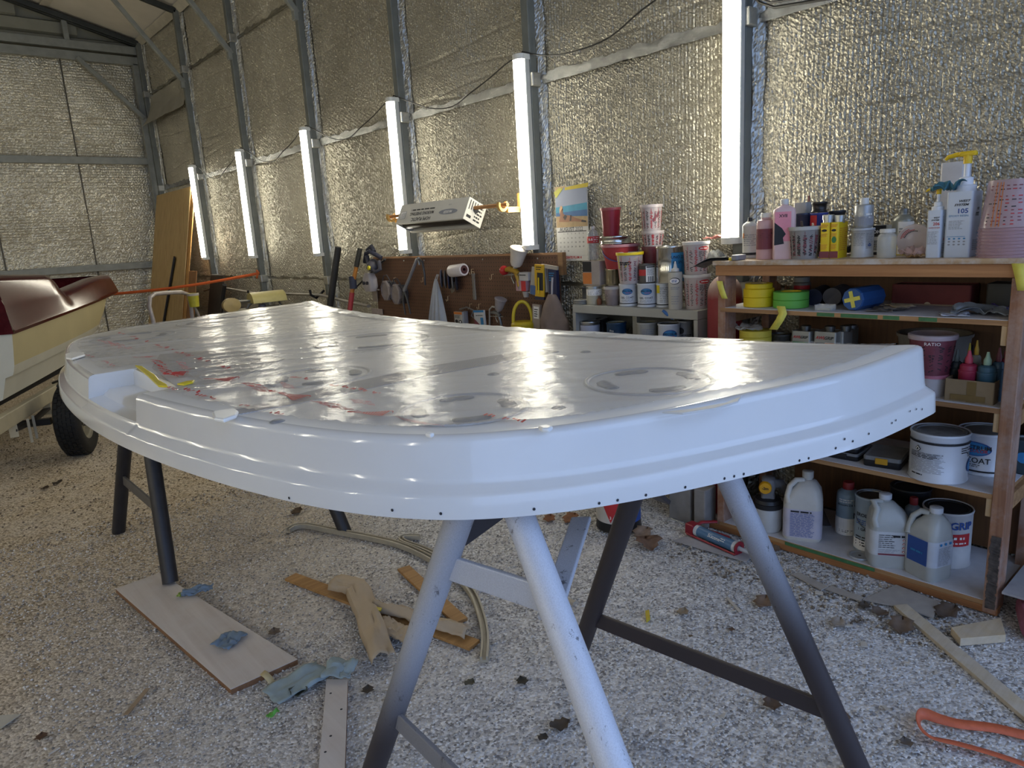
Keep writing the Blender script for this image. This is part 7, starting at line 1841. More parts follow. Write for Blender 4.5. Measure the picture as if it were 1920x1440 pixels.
# ================================================================ BOAT ON TRAILER
DV = Vector((.418, .908, 0)); NV_ = Vector((.908, -.418, 0)); W0 = Vector((.86, 5.85, 0))
def bp(s, u, z): return W0 + NV_*(u-.90) + DV*s + Vector((0, 0, z))    # u: metres to starboard of the keel line
def send(z): return 1.95+max(-.15, min(1.1, (z-.69)/.48))*.88
SEC_L = [(0, .40), (.46, .46), (.62, .52), (.66, .66)]           # underwater white
SEC_M = [(.66, .66), (.705, .675), (.715, .70), (.725, .74)]     # pale chine band
SEC_U = [(.725, .74), (.74, .86), (.75, .965)]                   # cream topsides
NST = 16
def hullpt(u, z, t):
    zz = z+.07*t if z > .9 else z+.02*t
    s = -.40+(send(z)+.40)*t
    k = 1-.10*t**4
    return bp(s, u*k, zz)
def side(sec, mat, name, par):
    mb = MB()
    for sg in (1, -1):
        mb.loft([[hullpt(sg*u, z, i/(NST-1)) for u, z in sec] for i in range(NST)], closed=False, caps=False)
    return mb.build(name, mat, par, smooth=40)
boat = T('boat', 'cream boat hull with dark red deck moulding on a trailer at the left edge', 'boat', (0, 0, 0))
M_CREAM = P('#b8ad86', .4, 0, .08, 3); M_HULLW = P('#c2c1b4', .4, 0, .08, 3)
side(SEC_U, M_CREAM, 'topsides', boat); side(SEC_M, M_HULLW, 'chine_band', boat); side(SEC_L, M_HULLW, 'hull_bottom', boat)
full = [(0, .40)]+SEC_L[1:]+SEC_M[1:]+SEC_U[1:]
for t_, nm in ((0, 'transom'), (1, 'end_panel')):
    mb = MB(); R_ = [hullpt(u, z, t_) for u, z in full]; L_ = [hullpt(-u, z, t_) for u, z in full]
    mb.add(R_+L_, [(i, i+1, len(full)+i+1, len(full)+i) for i in range(len(full)-1)]); mb.build(nm, M_HULLW, boat)
def red_mat():
    t = NT('red_gelcoat'); v = t.coord(); f = t.noise(v, 9, 6, .75)
    t.link(t.ramp(f, [(.45, '#3d0d12'), (.8, '#5a2024')]), t.b.inputs['Base Color']); t.b.inputs['Roughness'].default_value = .15; t.b.inputs['Specular IOR Level'].default_value = .10; return t.mat
M_REDG = red_mat()
# deck moulding: cabin at the near end, dropping to the cockpit coaming
mb = MB(); rgs = []
def cabin(s):
    if s < .70: return 1.33-.035*(s+.4)
    if s < 1.0: return 1.30-.17*min(1, (s-.70)/.26)
    return 1.135+.075*min(1, (s-1.0)/1.3)
ss = [-.42, -.2, 0, .2, .4, .6, .68, .74, .80, .86, .92, .97, 1.05, 1.3, 1.6, 1.9, 2.2, 2.5, 2.7, 2.83]
for s in ss:
    t_ = min(1, max(0, (s+.4)/(2.83+.4))); k = 1-.10*t_**4; zg = .955+.07*t_; zc = cabin(s)
    rgs.append([bp(s, .765*k, zg-.012), bp(s, .775*k, zg+.01), bp(s, .765*k, zg+.03), bp(s, .745*k, zg+(zc-zg)*.45), bp(s, .72*k, zc-.05), bp(s, .69*k, zc-.012), bp(s, .64*k, zc), bp(s, .56*k, zc-.01)])
mb.loft(rgs, closed=False, caps=False)
rgs2 = [[bp(s, -p, z) for p, z in zip([.765, .775, .765, .745, .72, .69, .64, .56], [q.z for q in r])] for s, r in zip(ss, rgs)]
mb.loft(rgs2, closed=False, caps=False)
mb.build('deck_moulding', M_REDG, boat, smooth=50)
mb = MB(); mb.loft([[bp(s, u, cabin(s)-.01+.05*(1-(u/.56)**2)) for u in (-.56, -.3, 0, .3, .56)] for s in ss[:8]], closed=False, caps=False); mb.build('cabin_top', M_REDG, boat, smooth=50)
mb = MB(); mb.loft([[bp(s, .56, cabin(s)-.01), bp(s, .53, .95), bp(s, 0, .70), bp(s, -.53, .95), bp(s, -.56, cabin(s)-.01)] for s in ss[7:]], closed=False, caps=False); mb.build('cockpit_liner', M_REDG, boat, smooth=50)
mb = MB(); mb.add([bp(2.83, u, z) for u, z in ((.6, 1.01), (.62, 1.05), (.5, 1.20), (-.5, 1.20), (-.62, 1.05), (-.6, 1.01))]+[bp(2.76, u, z) for u, z in ((.5, 1.205), (-.5, 1.205))], [(0, 1, 2, 3, 4, 5), (2, 6, 7, 3)]); mb.build('end_coaming', M_REDG, boat)
mb = MB(); mb.add([bp(-.42, u, z) for u, z in ((.765, .945), (.745, 1.13), (.69, 1.31), (.56, 1.33), (-.56, 1.33), (-.69, 1.31), (-.745, 1.13), (-.765, .945))], [tuple(range(8))]); mb.build('cabin_front', M_REDG, boat)
# trailer
tr = T('boat_trailer', 'cream painted steel boat trailer under the hull at the left edge', 'trailer', (0, 0, 0))
M_TRL = P('#b3ab93', .5, .05, .12, 8)
for u in (.62, -.62): MB().bar(bp(-1.0, u, .385), bp(2.2, u, .385), .055, .10).build('side_rail', M_TRL, tr, bev=.006)
for s in (-.9, 1.9): MB().bar(bp(s, .60, .36), bp(s, -.60, .36), .05, .06).build('cross_member', M_TRL, tr, bev=.005)
for u in (.40, -.40): MB().bar(bp(-.6, u, .428), bp(1.9, u, .428), .08, .035).build('bunk', P('#1d1c1e', .8), tr)
MB().bar(bp(0, .74, .265), bp(0, -.74, .265), .045, .045).build('axle', P('#2a2826', .6, .3), tr)
for sg in (1, -1):
    pts = [bp(s, .62*sg, .275+.05*abs(s)**1.5*2) for s in (-.34, -.17, 0, .17, .34)]
    mb = MB()
    for a, b in zip(pts[:-1], pts[1:]): mb.bar(a, b, .045, .016)
    mb.build('leaf_spring', P('#3a3735', .6, .3), tr)
    for s in (-.34, .34): MB().bar(bp(s, .62*sg, .345), bp(s, .62*sg, .25), .012, .05).build('spring_hanger', M_TRL, tr)
    for s in (-.10, -.20): MB().bar(bp(s, .665*sg, .34), bp(s, .665*sg, .17), .016, .016).build('u_bolt', M_TRL, tr)
    # wheel
    mw = Matrix((DV, NV_*sg, Vector((0, 0, 1)))).transposed().to_4x4(); c_ = bp(0, .90*sg, .258); mw.translation = c_
    mb = MB(); mb.X = mw@Matrix.Rotation(-pi/2, 4, 'X')
    mb.lathe([(.150, -.07), (.20, -.082), (.240, -.078), (.256, -.06), (.258, 0), (.256, .06), (.240, .078), (.20, .082), (.150, .07)], 44); w_ = mb.build('tyre', P('#1b1a19', .75, 0, .2, 20), tr, smooth=50)
    for j in range(5):
        mb = MB(); mb.X = mw@Matrix.Rotation(-pi/2, 4, 'X'); y0 = -.052+.026*j
        for k in range(36):
            a0 = 2*pi*k/36+(.08 if j % 2 else 0); a1 = a0+.125
            mb.add([(rr*math.cos(a), rr*math.sin(a), z) for rr in (.255, .264) for a, z in ((a0, y0-.010), (a1, y0-.010), (a1, y0+.010), (a0, y0+.010))], [(4, 5, 6, 7), (0, 1, 5, 4), (1, 2, 6, 5), (2, 3, 7, 6), (3, 0, 4, 7)])
        o = mb.build('tread_blocks', P('#141414', .8), w_); o['kind'] = 'stuff'
    mb = MB(); mb.X = mw@Matrix.Rotation(-pi/2, 4, 'X')
    mb.lathe([(.152, -.07), (.150, -.055), (.135, -.05), (.130, .02), (.118, .022), (.07, .034), (.045, .034), (.045, .045), (.0001, .045), ], 32); mb.lathe([(.152, .07), (.150, .058), (.132, .05), (.130, .02)], 32)
    rim = mb.build('rim', P('#a09a88', .45, .2), tr, smooth=40)
    mb = MB(); mb.X = mw@Matrix.Rotation(-pi/2, 4, 'X'); mb.lathe([(.032, .04), (.032, .085), (.025, .095), (.0001, .095)], 18); mb.build('hub_cap', P('#26231f', .5), tr, smooth=40)
    for k in range(5):
        a = 2*pi*k/5; mb = MB(); mb.X = mw@Matrix.Rotation(-pi/2, 4, 'X')@Matrix.Translation((.055*math.cos(a), .055*math.sin(a), .034)); mb.lathe([(.009, 0), (.009, .016), (.0001, .017)], 8); mb.build('lug_nut', M_TIND, rim)
MB().bar(bp(-1.0, .60, .36), bp(-2.2, 0, .36), .055, .09).build('drawbar', M_TRL, tr); MB().bar(bp(-1.0, -.60, .36), bp(-2.2, 0, .36), .055, .09).build('drawbar', M_TRL, tr)
MB().tube([bp(.25, .72, .50), bp(.15, .80, .53), bp(-.02, .85, .545), bp(-.12, .86, .53)], .009, 8).build('fender_wire', P('#26241f', .6), tr, smooth=60)

# ================================================================ ON THE GROUND
def gz(x, y): return ground_z(x, y)
def slab(name, label, cat, corners, th, mat, lift=0.0, bev=.002, **k):
    ps = [Vector((p[0], p[1], 0)) for p in corners]
    z0 = max(gz(p.x, p.y) for p in ps)+lift-.002
    mb = MB().prism([(p.x, p.y) for p in ps], z0, z0+th)
    return tag(mb.build(name, mat, bev=bev), label, cat, **k)
def G(x, y): p = atZ(x, y, 0); return (p.x, p.y)
W_WHT = wood('#b9aea6', '#d2cac4', 'Y', .7, .4, .5)
def plank_obj(label, pts, th, top, edge):
    ps = [G(*p) for p in pts]; z0 = max(gz(*p) for p in ps)-.004
    t = T('plank', label, 'board', (0, 0, 0))
    MB().prism(ps, z0, z0+th-.002).build('plywood_core', edge, t); MB().prism(ps, z0+th-.002, z0+th).build('painted_face', top, t)
    return t, z0+th
pl_, zpl = plank_obj('wide white-faced plywood plank under the left sawhorse leg', [(218, 1112), (300, 1082), (559, 1246), (434, 1303)], .020, W_WHT, wood('#6b4a30', '#8d6645', 'Y'))
pl2, zp2 = plank_obj('narrow white-faced board running out of the bottom edge of the frame', [(613, 1281), (653, 1281), (647, 1470), (597, 1470)], .016, W_WHT, wood('#6b4a30', '#8d6645', 'Y'))
for q in ((437+183, 1300), (640, 1330), (620, 1380), (610, 1410)):
    p = atZ(q[0], q[1], zp2); mb = MB(); mb.X = Matrix.Translation((p.x, p.y, zp2+.0003)); mb.lathe([(.004, .0), (.0001, .0005)], 8); mb.build('nail_hole', M_HOLE, pl2)
W_TAN = wood('#8d6638', '#b58a55', 'X', .65, .7)
def stick(label, a, b, w, th, mat, name='wood_stick', lift=0.0, lift2=None, cat='wood'):
    a, b = Vector((*G(*a), 0)), Vector((*G(*b), 0)); a.z = gz(a.x, a.y)+th/2+lift; b.z = gz(b.x, b.y)+th/2+(lift if lift2 is None else lift2)
    return tag(MB().bar(a, b, w, th).build(name, mat, bev=.0015), label, cat)
stick('long tan wooden lath under the masking paper, left of the near sawhorse', (545, 1085), (890, 1210), .060, .012, W_TAN)
stick('short tan plywood lath behind the near sawhorse leg', (757, 1070), (865, 1167), .055, .012, W_TAN)
stick('long pale wooden lath pointing to the bottom right corner', (1688, 1138), (1960, 1372), .050, .014, wood('#a8987f', '#c9bba2', 'X', .7, .7, .4))
slab('wood_block', 'short pale wood offcut beside the foot of the shelf unit', 'wood', [G(*p) for p in ((1782, 1188), (1876, 1170), (1885, 1203), (1800, 1210))], .028, wood('#b39f80', '#cdbb9d', 'X', .7, .7, .3))
stick('wooden stir stick on the gravel at the left', (277, 1293), (236, 1344), .017, .002, wood('#8d7860', '#a8937a', 'X'), 'stir_stick', .002)
slab('paper_scrap', 'white paper scrap at the left edge of the ground', 'paper', [G(*p) for p in ((-10, 1344), (40, 1341), (5, 1366), (-10, 1366))], .002, P('#b9b4a8', .7), .003, 0)
# masking paper wads
M_MASK = P('#b7a58d', .8, 0, .08, 10)
def paper_roll(label, pts, w0, w1, seed, hgt=.03):
    ps = [Vector((*G(*p), 0)) for p in pts]; mb = MB(); n = 26
    def f(u, v):
        k = u*(len(ps)-1); i = min(int(k), len(ps)-2); p = ps[i].lerp(ps[i+1], k-i); d = (ps[min(i+1, len(ps)-1)]-ps[i]).normalized(); sd = Vector((d.y, -d.x, 0))
        w = w0+(w1-w0)*u; a = (v-.5)*2
        w *= 1+.15*noise.noise((u*5, seed, 1))
        q = p+sd*a*w/2
        z = hgt*1.5*(1-a*a)**.5*(.75+.6*noise.noise((u*4, a*1.5, seed)))+.012*abs(noise.noise((u*9, a*3, seed)))+.004*noise.noise((u*24, a*7, seed))+.004
        return (q.x, q.y, gz(q.x, q.y)+max(.002, z)+.012)
    mb.grid(n, 14, f); return tag(mb.build('masking_paper', M_MASK, smooth=45, solid=.0012), label, 'paper')
paper_roll('crumpled beige masking paper roll lying toward the camera over the lath', [(632, 1105), (672, 1115), (690, 1160), (705, 1205), (722, 1250)], .105, .085, 1.0)
paper_roll('beige masking paper wrapped along the lath behind the sawhorse leg', [(700, 1148), (760, 1160), (815, 1178), (880, 1196)], .055, .060, 2.0, .022)
paper_roll('flat beige masking paper sheet under the near roll of paper', [(712, 1172), (745, 1190), (775, 1205)], .07, .09, 3.0, .006)
slab('tape_scrap', 'small yellow tape scrap on the masking paper', 'tape', [G(*p) for p in ((706, 1156), (718, 1158), (716, 1163), (708, 1163))], .004, P('#c9b62a', .5), .036, 0)
# fibreglass trim strips
def trim(label, pts, w, h):
    ps = [Vector((*G(*p), 0)) for p in pts]; out = []
    for i in range(len(ps)-1):
        q = [ps[max(0, min(len(ps)-1, i+k))] for k in (-1, 0, 1, 2)]
        for j in range(6):
            t = j/6; out.append(.5*((2*q[1])+(q[2]-q[0])*t+(2*q[0]-5*q[1]+4*q[2]-q[3])*t*t+(3*q[1]-q[0]-3*q[2]+q[3])*t**3))
    out.append(ps[-1]); rg = []
    for i, p in enumerate(out):
        d = (out[min(i+1, len(out)-1)]-out[max(i-1, 0)]).normalized(); s_ = Vector((d.y, -d.x, 0)); z = gz(p.x, p.y)
        rg.append([(p.x+s_.x*a, p.y+s_.y*a, z+b) for a, b in ((-w, .0), (-w, h), (-w*.5, h*1.05), (-w*.45, h*.45), (w*.45, h*.45), (w*.5, h*1.05), (w, h), (w, 0))])
    return tag(MB().loft(rg).build('trim_strip', P('#a79f8e', .45, 0, .15, 20), smooth=40), label, 'strip')
trim('long curved cream trim channel lying on the gravel behind the near sawhorse', [(540, 998), (556, 990), (585, 990), (640, 1002), (700, 1015), (760, 1032), (805, 1052), (850, 1078), (885, 1115), (903, 1160), (910, 1200), (908, 1240)], .014, .022)
trim('shorter cream trim channel lying beside the long one', [(788, 1012), (758, 1014), (756, 1022), (790, 1034), (815, 1045)], .012, .022)
stick('thin white wooden end showing behind the near sawhorse brace', (1020, 1112), (1078, 1134), .022, .012, P('#b5ab9c', .7))
# cloth and abrasive scraps
M_BLUES = P('#74879b', .8, 0, .15, 20); M_BLUEL = P('#93a3a9', .85, 0, .12, 20)
def scrap(name, label, cat, q, size, mat, seed, thick=.010, z=None, sub=12):
    p = atZ(q[0], q[1], z or 0); return crumple(name, label, cat, (p.x, p.y, (gz(p.x, p.y) if z is None else z)+.002), size, mat, seed, thick=thick, sub=sub, amp=.35)
scrap('sandpaper_scrap', 'folded blue sandpaper scrap on the middle of the white plank', 'sandpaper', (430, 1204), (.10, .085, .5), M_BLUES, 101, .012, zpl)
scrap('sandpaper_scrap', 'twisted blue sandpaper scrap by the sawhorse leg on the white plank', 'sandpaper', (372, 1112), (.12, .05, -.3), M_BLUES, 102, .016, zpl)
scrap('rag', 'large pale blue cloth lying on the gravel at the end of the white plank', 'cloth', (560, 1285), (.20, .11, .1), M_BLUEL, 103, .010)
scrap('rag', 'small crumpled pale blue cloth on the end of the narrow white board', 'cloth', (640, 1258), (.10, .10, .8), M_BLUEL, 104, .014, .02)
scrap('tape_scrap', 'lime green tape scrap on the gravel near the bottom edge', 'tape', (513, 1345), (.035, .022, .3), P('#5fa83f', .6), 105, .008)
scrap('tape_scrap', 'small lime green tape scrap by the sawhorse foot on the white plank', 'tape', (338, 1118), (.03, .018, .9), P('#93a84a', .6), 106, .006, zpl)
p = atZ(492, 1262, zpl); q = atZ(512, 1283, .006)
ribbon('tape_scrap', 'cream tape strip folded over the end of the white plank', 'tape', [Vector((p.x, p.y, zpl+.002)), Vector(((p.x*2+q.x)/3, (p.y*2+q.y)/3, zpl+.003)), Vector(((p.x+2*q.x)/3, (p.y+2*q.y)/3, zpl-.002)), q], .028, P('#c2b58f', .7), (.8, .5, 0), .001)
# orange strap loop on the ground
def strap_loop(label, pts, w, tw):
    ps = [Vector((*G(*p), 0)) for p in pts]; out = []
    for i in range(len(ps)-1):
        q = [ps[max(0, min(len(ps)-1, i+k))] for k in (-1, 0, 1, 2)]
        for j in range(6):
            t = j/6; out.append(.5*((2*q[1])+(q[2]-q[0])*t+(2*q[0]-5*q[1]+4*q[2]-q[3])*t*t+(3*q[1]-q[0]-3*q[2]+q[3])*t**3))
    out.append(ps[-1]); vs = []
    for i, p in enumerate(out):
        d = (out[min(i+1, len(out)-1)]-out[max(i-1, 0)]).normalized(); s_ = Vector((d.y, -d.x, 0)); u = i/(len(out)-1); a = tw(u); z = gz(p.x, p.y)+.006
        e = s_*math.cos(a)*w/2; zz = abs(math.sin(a))*w/2
        vs += [(p.x-e.x, p.y-e.y, z+zz-math.sin(a)*w/2), (p.x+e.x, p.y+e.y, z+zz+math.sin(a)*w/2)]
    mb = MB().add(vs, [(2*i, 2*i+1, 2*i+3, 2*i+2) for i in range(len(out)-1)])
    return tag(mb.build('strap', P('#cf6a48', .65, 0, .12, 60), smooth=60, solid=.002), label, 'strap')
strap_loop('loop of orange webbing strap on the gravel at the bottom right', [(1990, 1400), (1920, 1385), (1860, 1372), (1800, 1365), (1760, 1356), (1734, 1350), (1722, 1356), (1724, 1372), (1745, 1392), (1790, 1402), (1850, 1418), (1920, 1440), (1980, 1462)], .030, lambda u: .25+1.0*math.exp(-((u-.5)/.13)**2))
# grey card and caulking gun
slab('card_offcut', 'pale grey card offcut under the caulking gun', 'card', [G(*p) for p in ((1262, 1016), (1285, 1008), (1412, 1042), (1400, 1056))], .004, P('#a3a0a2', .8), .004, 0)
ga = Vector((*G(1308, 1008), .030)); gb = Vector((*G(1382, 1040), .028)); gd = (gb-ga).normalized(); gs = Vector((-gd.y, gd.x, 0))
ga.z = gz(ga.x, ga.y)+.036; gb.z = gz(gb.x, gb.y)+.034
t = T('caulking_gun', 'red caulking gun holding a blue tube lettered Silicone, on the ground by the shelf', 'caulking gun', (0, 0, 0))
tb = MB().tube([ga, gb], .024, 22).build('sealant_tube', P('#4f7598', .4, 0, .08), t, smooth=50)
MB().tube([ga-gd*.006, ga+gd*.012], .0247, 22).build('tube_end', P('#c3c6ca', .4), t, smooth=50); MB().tube([gb-gd*.014, gb+gd*.002], .0247, 22).build('tube_end', P('#c3c6ca', .4), t, smooth=50)
MB().tube([gb, gb+gd*.03, gb+gd*.10], [.010, .009, .004], 10).build('nozzle', P('#b5b7bc', .4), t, smooth=50)
M_GUN = P('#93222f', .4, .1)
for o in (-.028, .028): MB().tube([ga-gd*.04+gs*o-Vector((0, 0, .02)), gb+gd*.012+gs*o-Vector((0, 0, .02))], .0045, 8).build('frame_rod', M_GUN, t)
mb = MB(); mb.X = Matrix.Translation(gb+gd*.008)@gd.to_track_quat('Z', 'Y').to_matrix().to_4x4(); mb.lathe([(.014, 0), (.030, 0), (.030, .004), (.014, .004)], 20); mb.build('front_plate', M_GUN, t)
MB().bar(ga-gd*.055, ga-gd*.008, .050, .052).build('gun_body', M_GUN, t, bev=.006)
MB().tube([ga-gd*.04, ga-gd*.02-gs*(-.05)+Vector((0, 0, .02)), ga+gs*.105+gd*.02+Vector((0, 0, .02))], [.012, .011, .010], 10, flat=.6).build('handle', M_GUN, t, smooth=50)
MB().tube([ga-gd*.02+gs*.02, ga+gs*.06+gd*.06-Vector((0, 0, .01)), ga+gs*.075+gd*.115-Vector((0, 0, .015))], [.009, .010, .010], 10, flat=.6).build('trigger', M_GUN, t, smooth=50)
rod = [ga-gd*.05, ga-gd*.16+Vector((0, 0, .004)), ga-gd*.175+gs*-.01-Vector((0, 0, .003)), ga-gd*.17-gs*.035-Vector((0, 0, .008)), ga-gd*.155-gs*.04-Vector((0, 0, .01))]
MB().tube(rod, .0040, 8).build('plunger_rod', M_TIN, t, smooth=50)
mb = MB(); up_ = Vector((0, 0, 1)); sd_ = (CP-ga); sd_ = (sd_-gd*sd_.dot(gd)).normalized(); tn_ = gd.cross(sd_)
if tn_.z < 0: tn_ = -tn_
def tubemap(x, y):
    a = y/.024; p = ga+gd*(x+(gb-ga).length*.5)+(sd_*math.cos(a)+tn_*math.sin(a))*.0248
    return tuple(p)
mb.text('Silicone', .0, 0, .022, tubemap, WH, bold=.01); mb.fine(.035, .06, -.005, .012, 2, tubemap, WH, .4, 2); pr(mb, t)
# solvent drum
p = atZ(1161, 1003, 0); rd = .105
dc = Vector((p.x, p.y, 0))+Vector((p.x, p.y, 0)).normalized()*rd; dc.z = gz(dc.x, dc.y)
t = T('solvent_drum', 'steel pail with a red flammable liquid diamond and blue side, under the mould', 'drum', dc, face_cam(dc.x, dc.y))
MB().lathe([(.0001, 0), (rd*1.01, 0), (rd*1.03, .004), (rd*1.01, .012), (rd, .04), (rd, .30), (rd*1.02, .305), (rd*.98, .31), (.0001, .30)], 36).build('body', P('#17181c', .4, .1), t, smooth=40)
MB().lathe([(rd+.0006, .045), (rd+.001, .046), (rd+.001, .28), (rd+.0006, .281)], 36).build('label_wrap', P('#c4c2bf', .45, 0, .12, 14), t, smooth=40)
mb = MB(); mp = cylmap(rd, 0, .0018); m2 = cylmap(rd, 0, .0026)
for k in range(18):
    a = -.5+1.0*k/18; b_ = a+1/18
    def dz_(q): return .115*max(0.0, 1-abs(q+.0)/.5)
    mb.add([mp(rd*(a-.36), .165-dz_(a)), mp(rd*(b_-.36), .165-dz_(b_)), mp(rd*(b_-.36), .165+dz_(b_)), mp(rd*(a-.36), .165+dz_(a))], [(0, 1, 2, 3)], RD)
mb.text('FLAMMABLE LIQUID', -.36*rd, .155, .0150, m2, WH, bold=.02); mb.text('3', -.36*rd, .075, .02, m2, WH, bold=.02); mb.ell2(-.36*rd, .195, .010, .014, m2, WH, 12)
mb.quad2(rd*.25, rd*1.3, .046, .150, mp, NV, 12); mb.quad2(rd*.25, rd*1.3, .15, .28, mp, BL, 12); mb.fine(rd*.6, rd*1.1, .16, .26, 5, m2, WH, .5, 3); mb.ell2(rd*.95, .11, rd*.2, .03, m2, BL); mb.fine(rd*.3, rd*.6, .06, .09, 2, m2, WH, .3, 3); pr(mb, t)
# concrete blocks
M_CONC = P('#8d8984', .9, 0, .2, 12, .6)
for k, (px, py, lab, w, h, dp) in enumerate(((1273, 975, 'grey concrete block standing against the left end of the shelf unit, farther one', .12, .24, .12), (1308, 990, 'grey concrete block with a dark stained face, right in front of the shelf end', .06, .19, .10))):
    c = Vector((*G(px, py), 0)); c.x += .06
    t = T('concrete_block', lab, 'block', (c.x, c.y, gz(c.x, c.y)-.004), .05)
    MB().box(-dp/2, dp/2, -w/2, w/2, 0, h).build('block', M_CONC, t, bev=.006)
# pink foam
mb = MB(); pf = [(2.56, .50), (2.72, .555), (3.0, .50), (2.95, .30), (2.62, .36)]
mb.prism([(x, y) for x, y in pf], -.005, .085); tag(mb.build('foam_pad', P('#8f5468', .85, 0, .2, 14, .4), bev=.03), 'dusty pink foam pad on the ground at the right frame edge', 'foam')
tag(MB().box(2.66, 3.05, .20, .585, .095, .103).build('board_offcut', P('#9b9a9d', .7, 0, .2, 10)), 'grey marbled sheet lying over the pink foam pad at the right edge', 'board')
# offcuts under and before the shelf
M_OFF = P('#a29b93', .8, 0, .15, 12)
slab('board_offcut', 'thin pale offcut strip on the gravel before the bottom shelf, left one', 'board', [G(*p) for p in ((1483, 1078), (1500, 1076), (1553, 1102), (1540, 1108))], .004, M_OFF, .003, 0)
slab('board_offcut', 'thin pale offcut strip on the gravel before the bottom shelf, middle one', 'board', [G(*p) for p in ((1548, 1106), (1560, 1100), (1620, 1122), (1612, 1128))], .004, M_OFF, .003, 0)
slab('board_offcut', 'pale triangular panel offcut half under the shelf base rail', 'board', [G(*p) for p in ((1618, 1126), (1680, 1098), (1760, 1130), (1750, 1160), (1690, 1140))], .005, M_OFF, .003, 0)
R = random.Random(3)
CH = [(1376, 1135, .11, .012, 1.0), (1424, 1117, .014, .012, .3), (1535, 1113, .03, .02, 2), (1391, 1184, .012, .008, .4), (1357, 1343, .02, .01, .2), (1158, 1217, .018, .006, .3), (102, 1410, .03, .008, .3), (228, 910, .05, .01, .4), (70, 1068, .05, .015, .4), (260, 1416, .028, .008, .3), (1245, 1220, .022, .006, 1.8), (1470, 1200, .012, .006, 1), (1620, 1210, .03, .02, .5), (1590, 1175, .03, .01, 2.4), (1660, 1330, .02, .012, 1), (1315, 1085, .02, .01, 1.2), (1700, 1245, .016, .012, 2), (1755, 1262, .02, .008, .3)]
places = ['by the far end of the thin white sliver', 'left of the leaning near sawhorse leg', 'beside the pale offcut strips', 'in the middle of the gravel between legs', 'low on the gravel near the bottom edge', 'under the dark lower bar', 'near the bottom left corner', 'on the soil left of the far sawhorse', 'at the far left on the soil', 'at the bottom left, right of the paper scrap', 'behind the dark lower bar', 'right of the near sawhorse leg', 'close to the long pale lath', 'left of the tip of the long pale lath', 'below the long pale lath', 'behind the c-shaped gap of the near sawhorse', 'midway along the long pale lath', 'just under the wood block']
places[15] = 'behind the dark near sawhorse leg'
places[0] = 'between the dark bar and the shelf, long and thin'
for k, (px, py, l, w, a) in enumerate(CH):
    x, y = G(px, py); c, s = math.cos(a), math.sin(a)
    pts = [(x+c*i-s*j, y+s*i+c*j) for i, j in ((-l/2, -w/2), (l/2, -w/2*R.uniform(.4, 1)), (l/2*R.uniform(.7, 1), w/2), (-l/2, w/2))]
    slab('wood_chip', 'pale wood chip '+places[k], 'chip', pts, .004, P('#c2b9ac', .8, 0, .15), .003, 0, group=None)
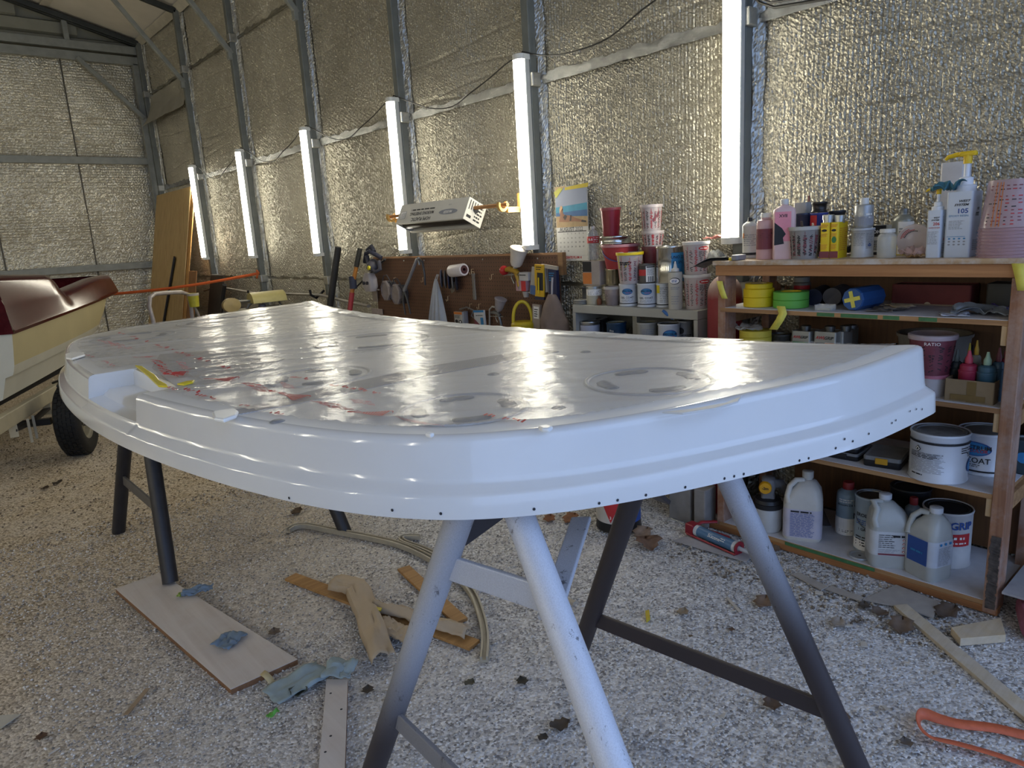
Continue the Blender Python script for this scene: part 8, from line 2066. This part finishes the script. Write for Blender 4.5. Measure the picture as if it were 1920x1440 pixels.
# dry leaves
def leaf(px, py, s, a, lab, col):
    x, y = G(px, py); mb = MB(); n = 9
    def f(u, v):
        w = s*.42*math.sin(pi*min(1, max(0.02, u)))**.7*(1+.25*math.sin(u*19)); X = (u-.5)*s; Y = (v-.5)*2*w
        z = .012*s/.06*(abs(v-.5)*1.6+.5*math.sin(u*5+s*40))+.003
        return (x+X*math.cos(a)-Y*math.sin(a), y+X*math.sin(a)+Y*math.cos(a), gz(x, y)+max(.002, z))
    mb.grid(n, 5, f); tag(mb.build('leaf', P(col, .8, 0, .25, 40), smooth=60, solid=.0008), lab, 'leaf')
LV = [(1216, 1022, .13, .9, 'large brown curled leaf on the gravel right of the solvent drum', '#7d6250'), (1205, 1003, .10, .2, 'pale brown leaf beside the base of the solvent drum', '#8f7b6b'), (1450, 1030, .07, .5, 'brown leaf against the leaning sawhorse leg', '#6f5d4e'), (1430, 1133, .075, .2, 'flat brown leaf at the leaning sawhorse leg, lower', '#7a6350'), (1570, 1172, .06, .1, 'pale round leaf before the shelf unit', '#9d9184'), (1650, 1150, .06, 1.4, 'curled dark leaf near the tip of the long pale lath', '#6d5d4f'), (1620, 1138, .05, .4, 'small dark leaf before the triangular panel offcut', '#4f463d'), (1448, 1323, .06, .7, 'shrivelled brown leaf right of the long dark lower bar', '#5d4a3b'), (1295, 1195, .02, .3, 'tiny leaf by the dark lower bar', '#7d6a55'), (1280, 1150, .05, .3, 'star-shaped tan leaf behind the dark lower bar', '#94826a'), (980, 1278, .045, 1.2, 'dark upright leaf between the near sawhorse legs', '#3f3a30'), (880, 1280, .04, .2, 'flat olive leaf left of the upright dark leaf', '#5a5648'), (690, 1298, .045, 1.0, 'curled brown leaf right of the narrow white board', '#4d443c'), (515, 1190, .05, 1.2, 'brown leaf right of the white plank', '#6d5f52'), (1050, 1362, .06, -.5, 'brown leaf at the foot of the white sawhorse leg', '#554a40'), (1018, 1385, .035, .3, 'small dark leaf below the white sawhorse leg', '#4a423a'), (108, 905, .06, .3, 'dark curled leaf on the soil at the left', '#3d3226'), (85, 915, .05, .9, 'small dark leaf left of the curled one on the soil', '#4a3a2a'), (78, 1385, .04, 1.3, 'reddish brown leaf near the bottom left corner', '#5d4433'), (556, 960, .07, .4, 'dry leaf on the ground behind the mould skirt', '#5b4a38'), (1690, 1050 if False else 1178, .09, .3, 'brown leaf under the base rail of the shelf unit', '#6b594a'), (1775, 1150, .09, -.3, 'dark twig-like leaf by the right foot of the shelf unit', '#5a4c42'), (1070, 975, .09, .2, 'orange-brown flat leaf on the gravel under the mould', '#8a5f42'), (1030, 950+25, .07, .6, 'rust-coloured leaf left of the flat leaf under the mould', '#84583d'), (1580, 1350, .05, .2, 'brown leaf by the orange strap loop', '#6b5a4e'), (1700, 1398, .04, .8, 'grey-brown leaf left of the orange strap', '#6a5f57'), (1372, 1182, .028, .5, 'small brown leaf beside the white chip in mid gravel', '#6d5542'), (720, 1222, .04, .4, 'olive leaf under the end of the beige paper roll', '#5d5340'), (560, 1322-20, .06, 2.4, 'dark green leaf lying on the pale blue cloth', '#4a4d40'), (460, 1140+120, .03, .4, 'small twig leaf near the white plank edge', '#5b5046')]
for l in LV: leaf(*l)
slab('tape_scrap', 'upright yellow leaf-shaped tape scrap behind the dark lower bar', 'tape', [G(*p) for p in ((1210, 1150), (1217, 1148), (1219, 1162), (1212, 1168))], .012, P('#c2a92a', .6), .002, 0)
# small gravel chips and debris swept along the shelf foot
stones(900, (2.3, 2.75), (.6, 1.75), .004, .010, [P('#8f857a', .9, 0, .3, 30), P('#b3a898', .9, 0, .2, 30), P('#6b5f52', .9, 0, .3, 30)], 9)
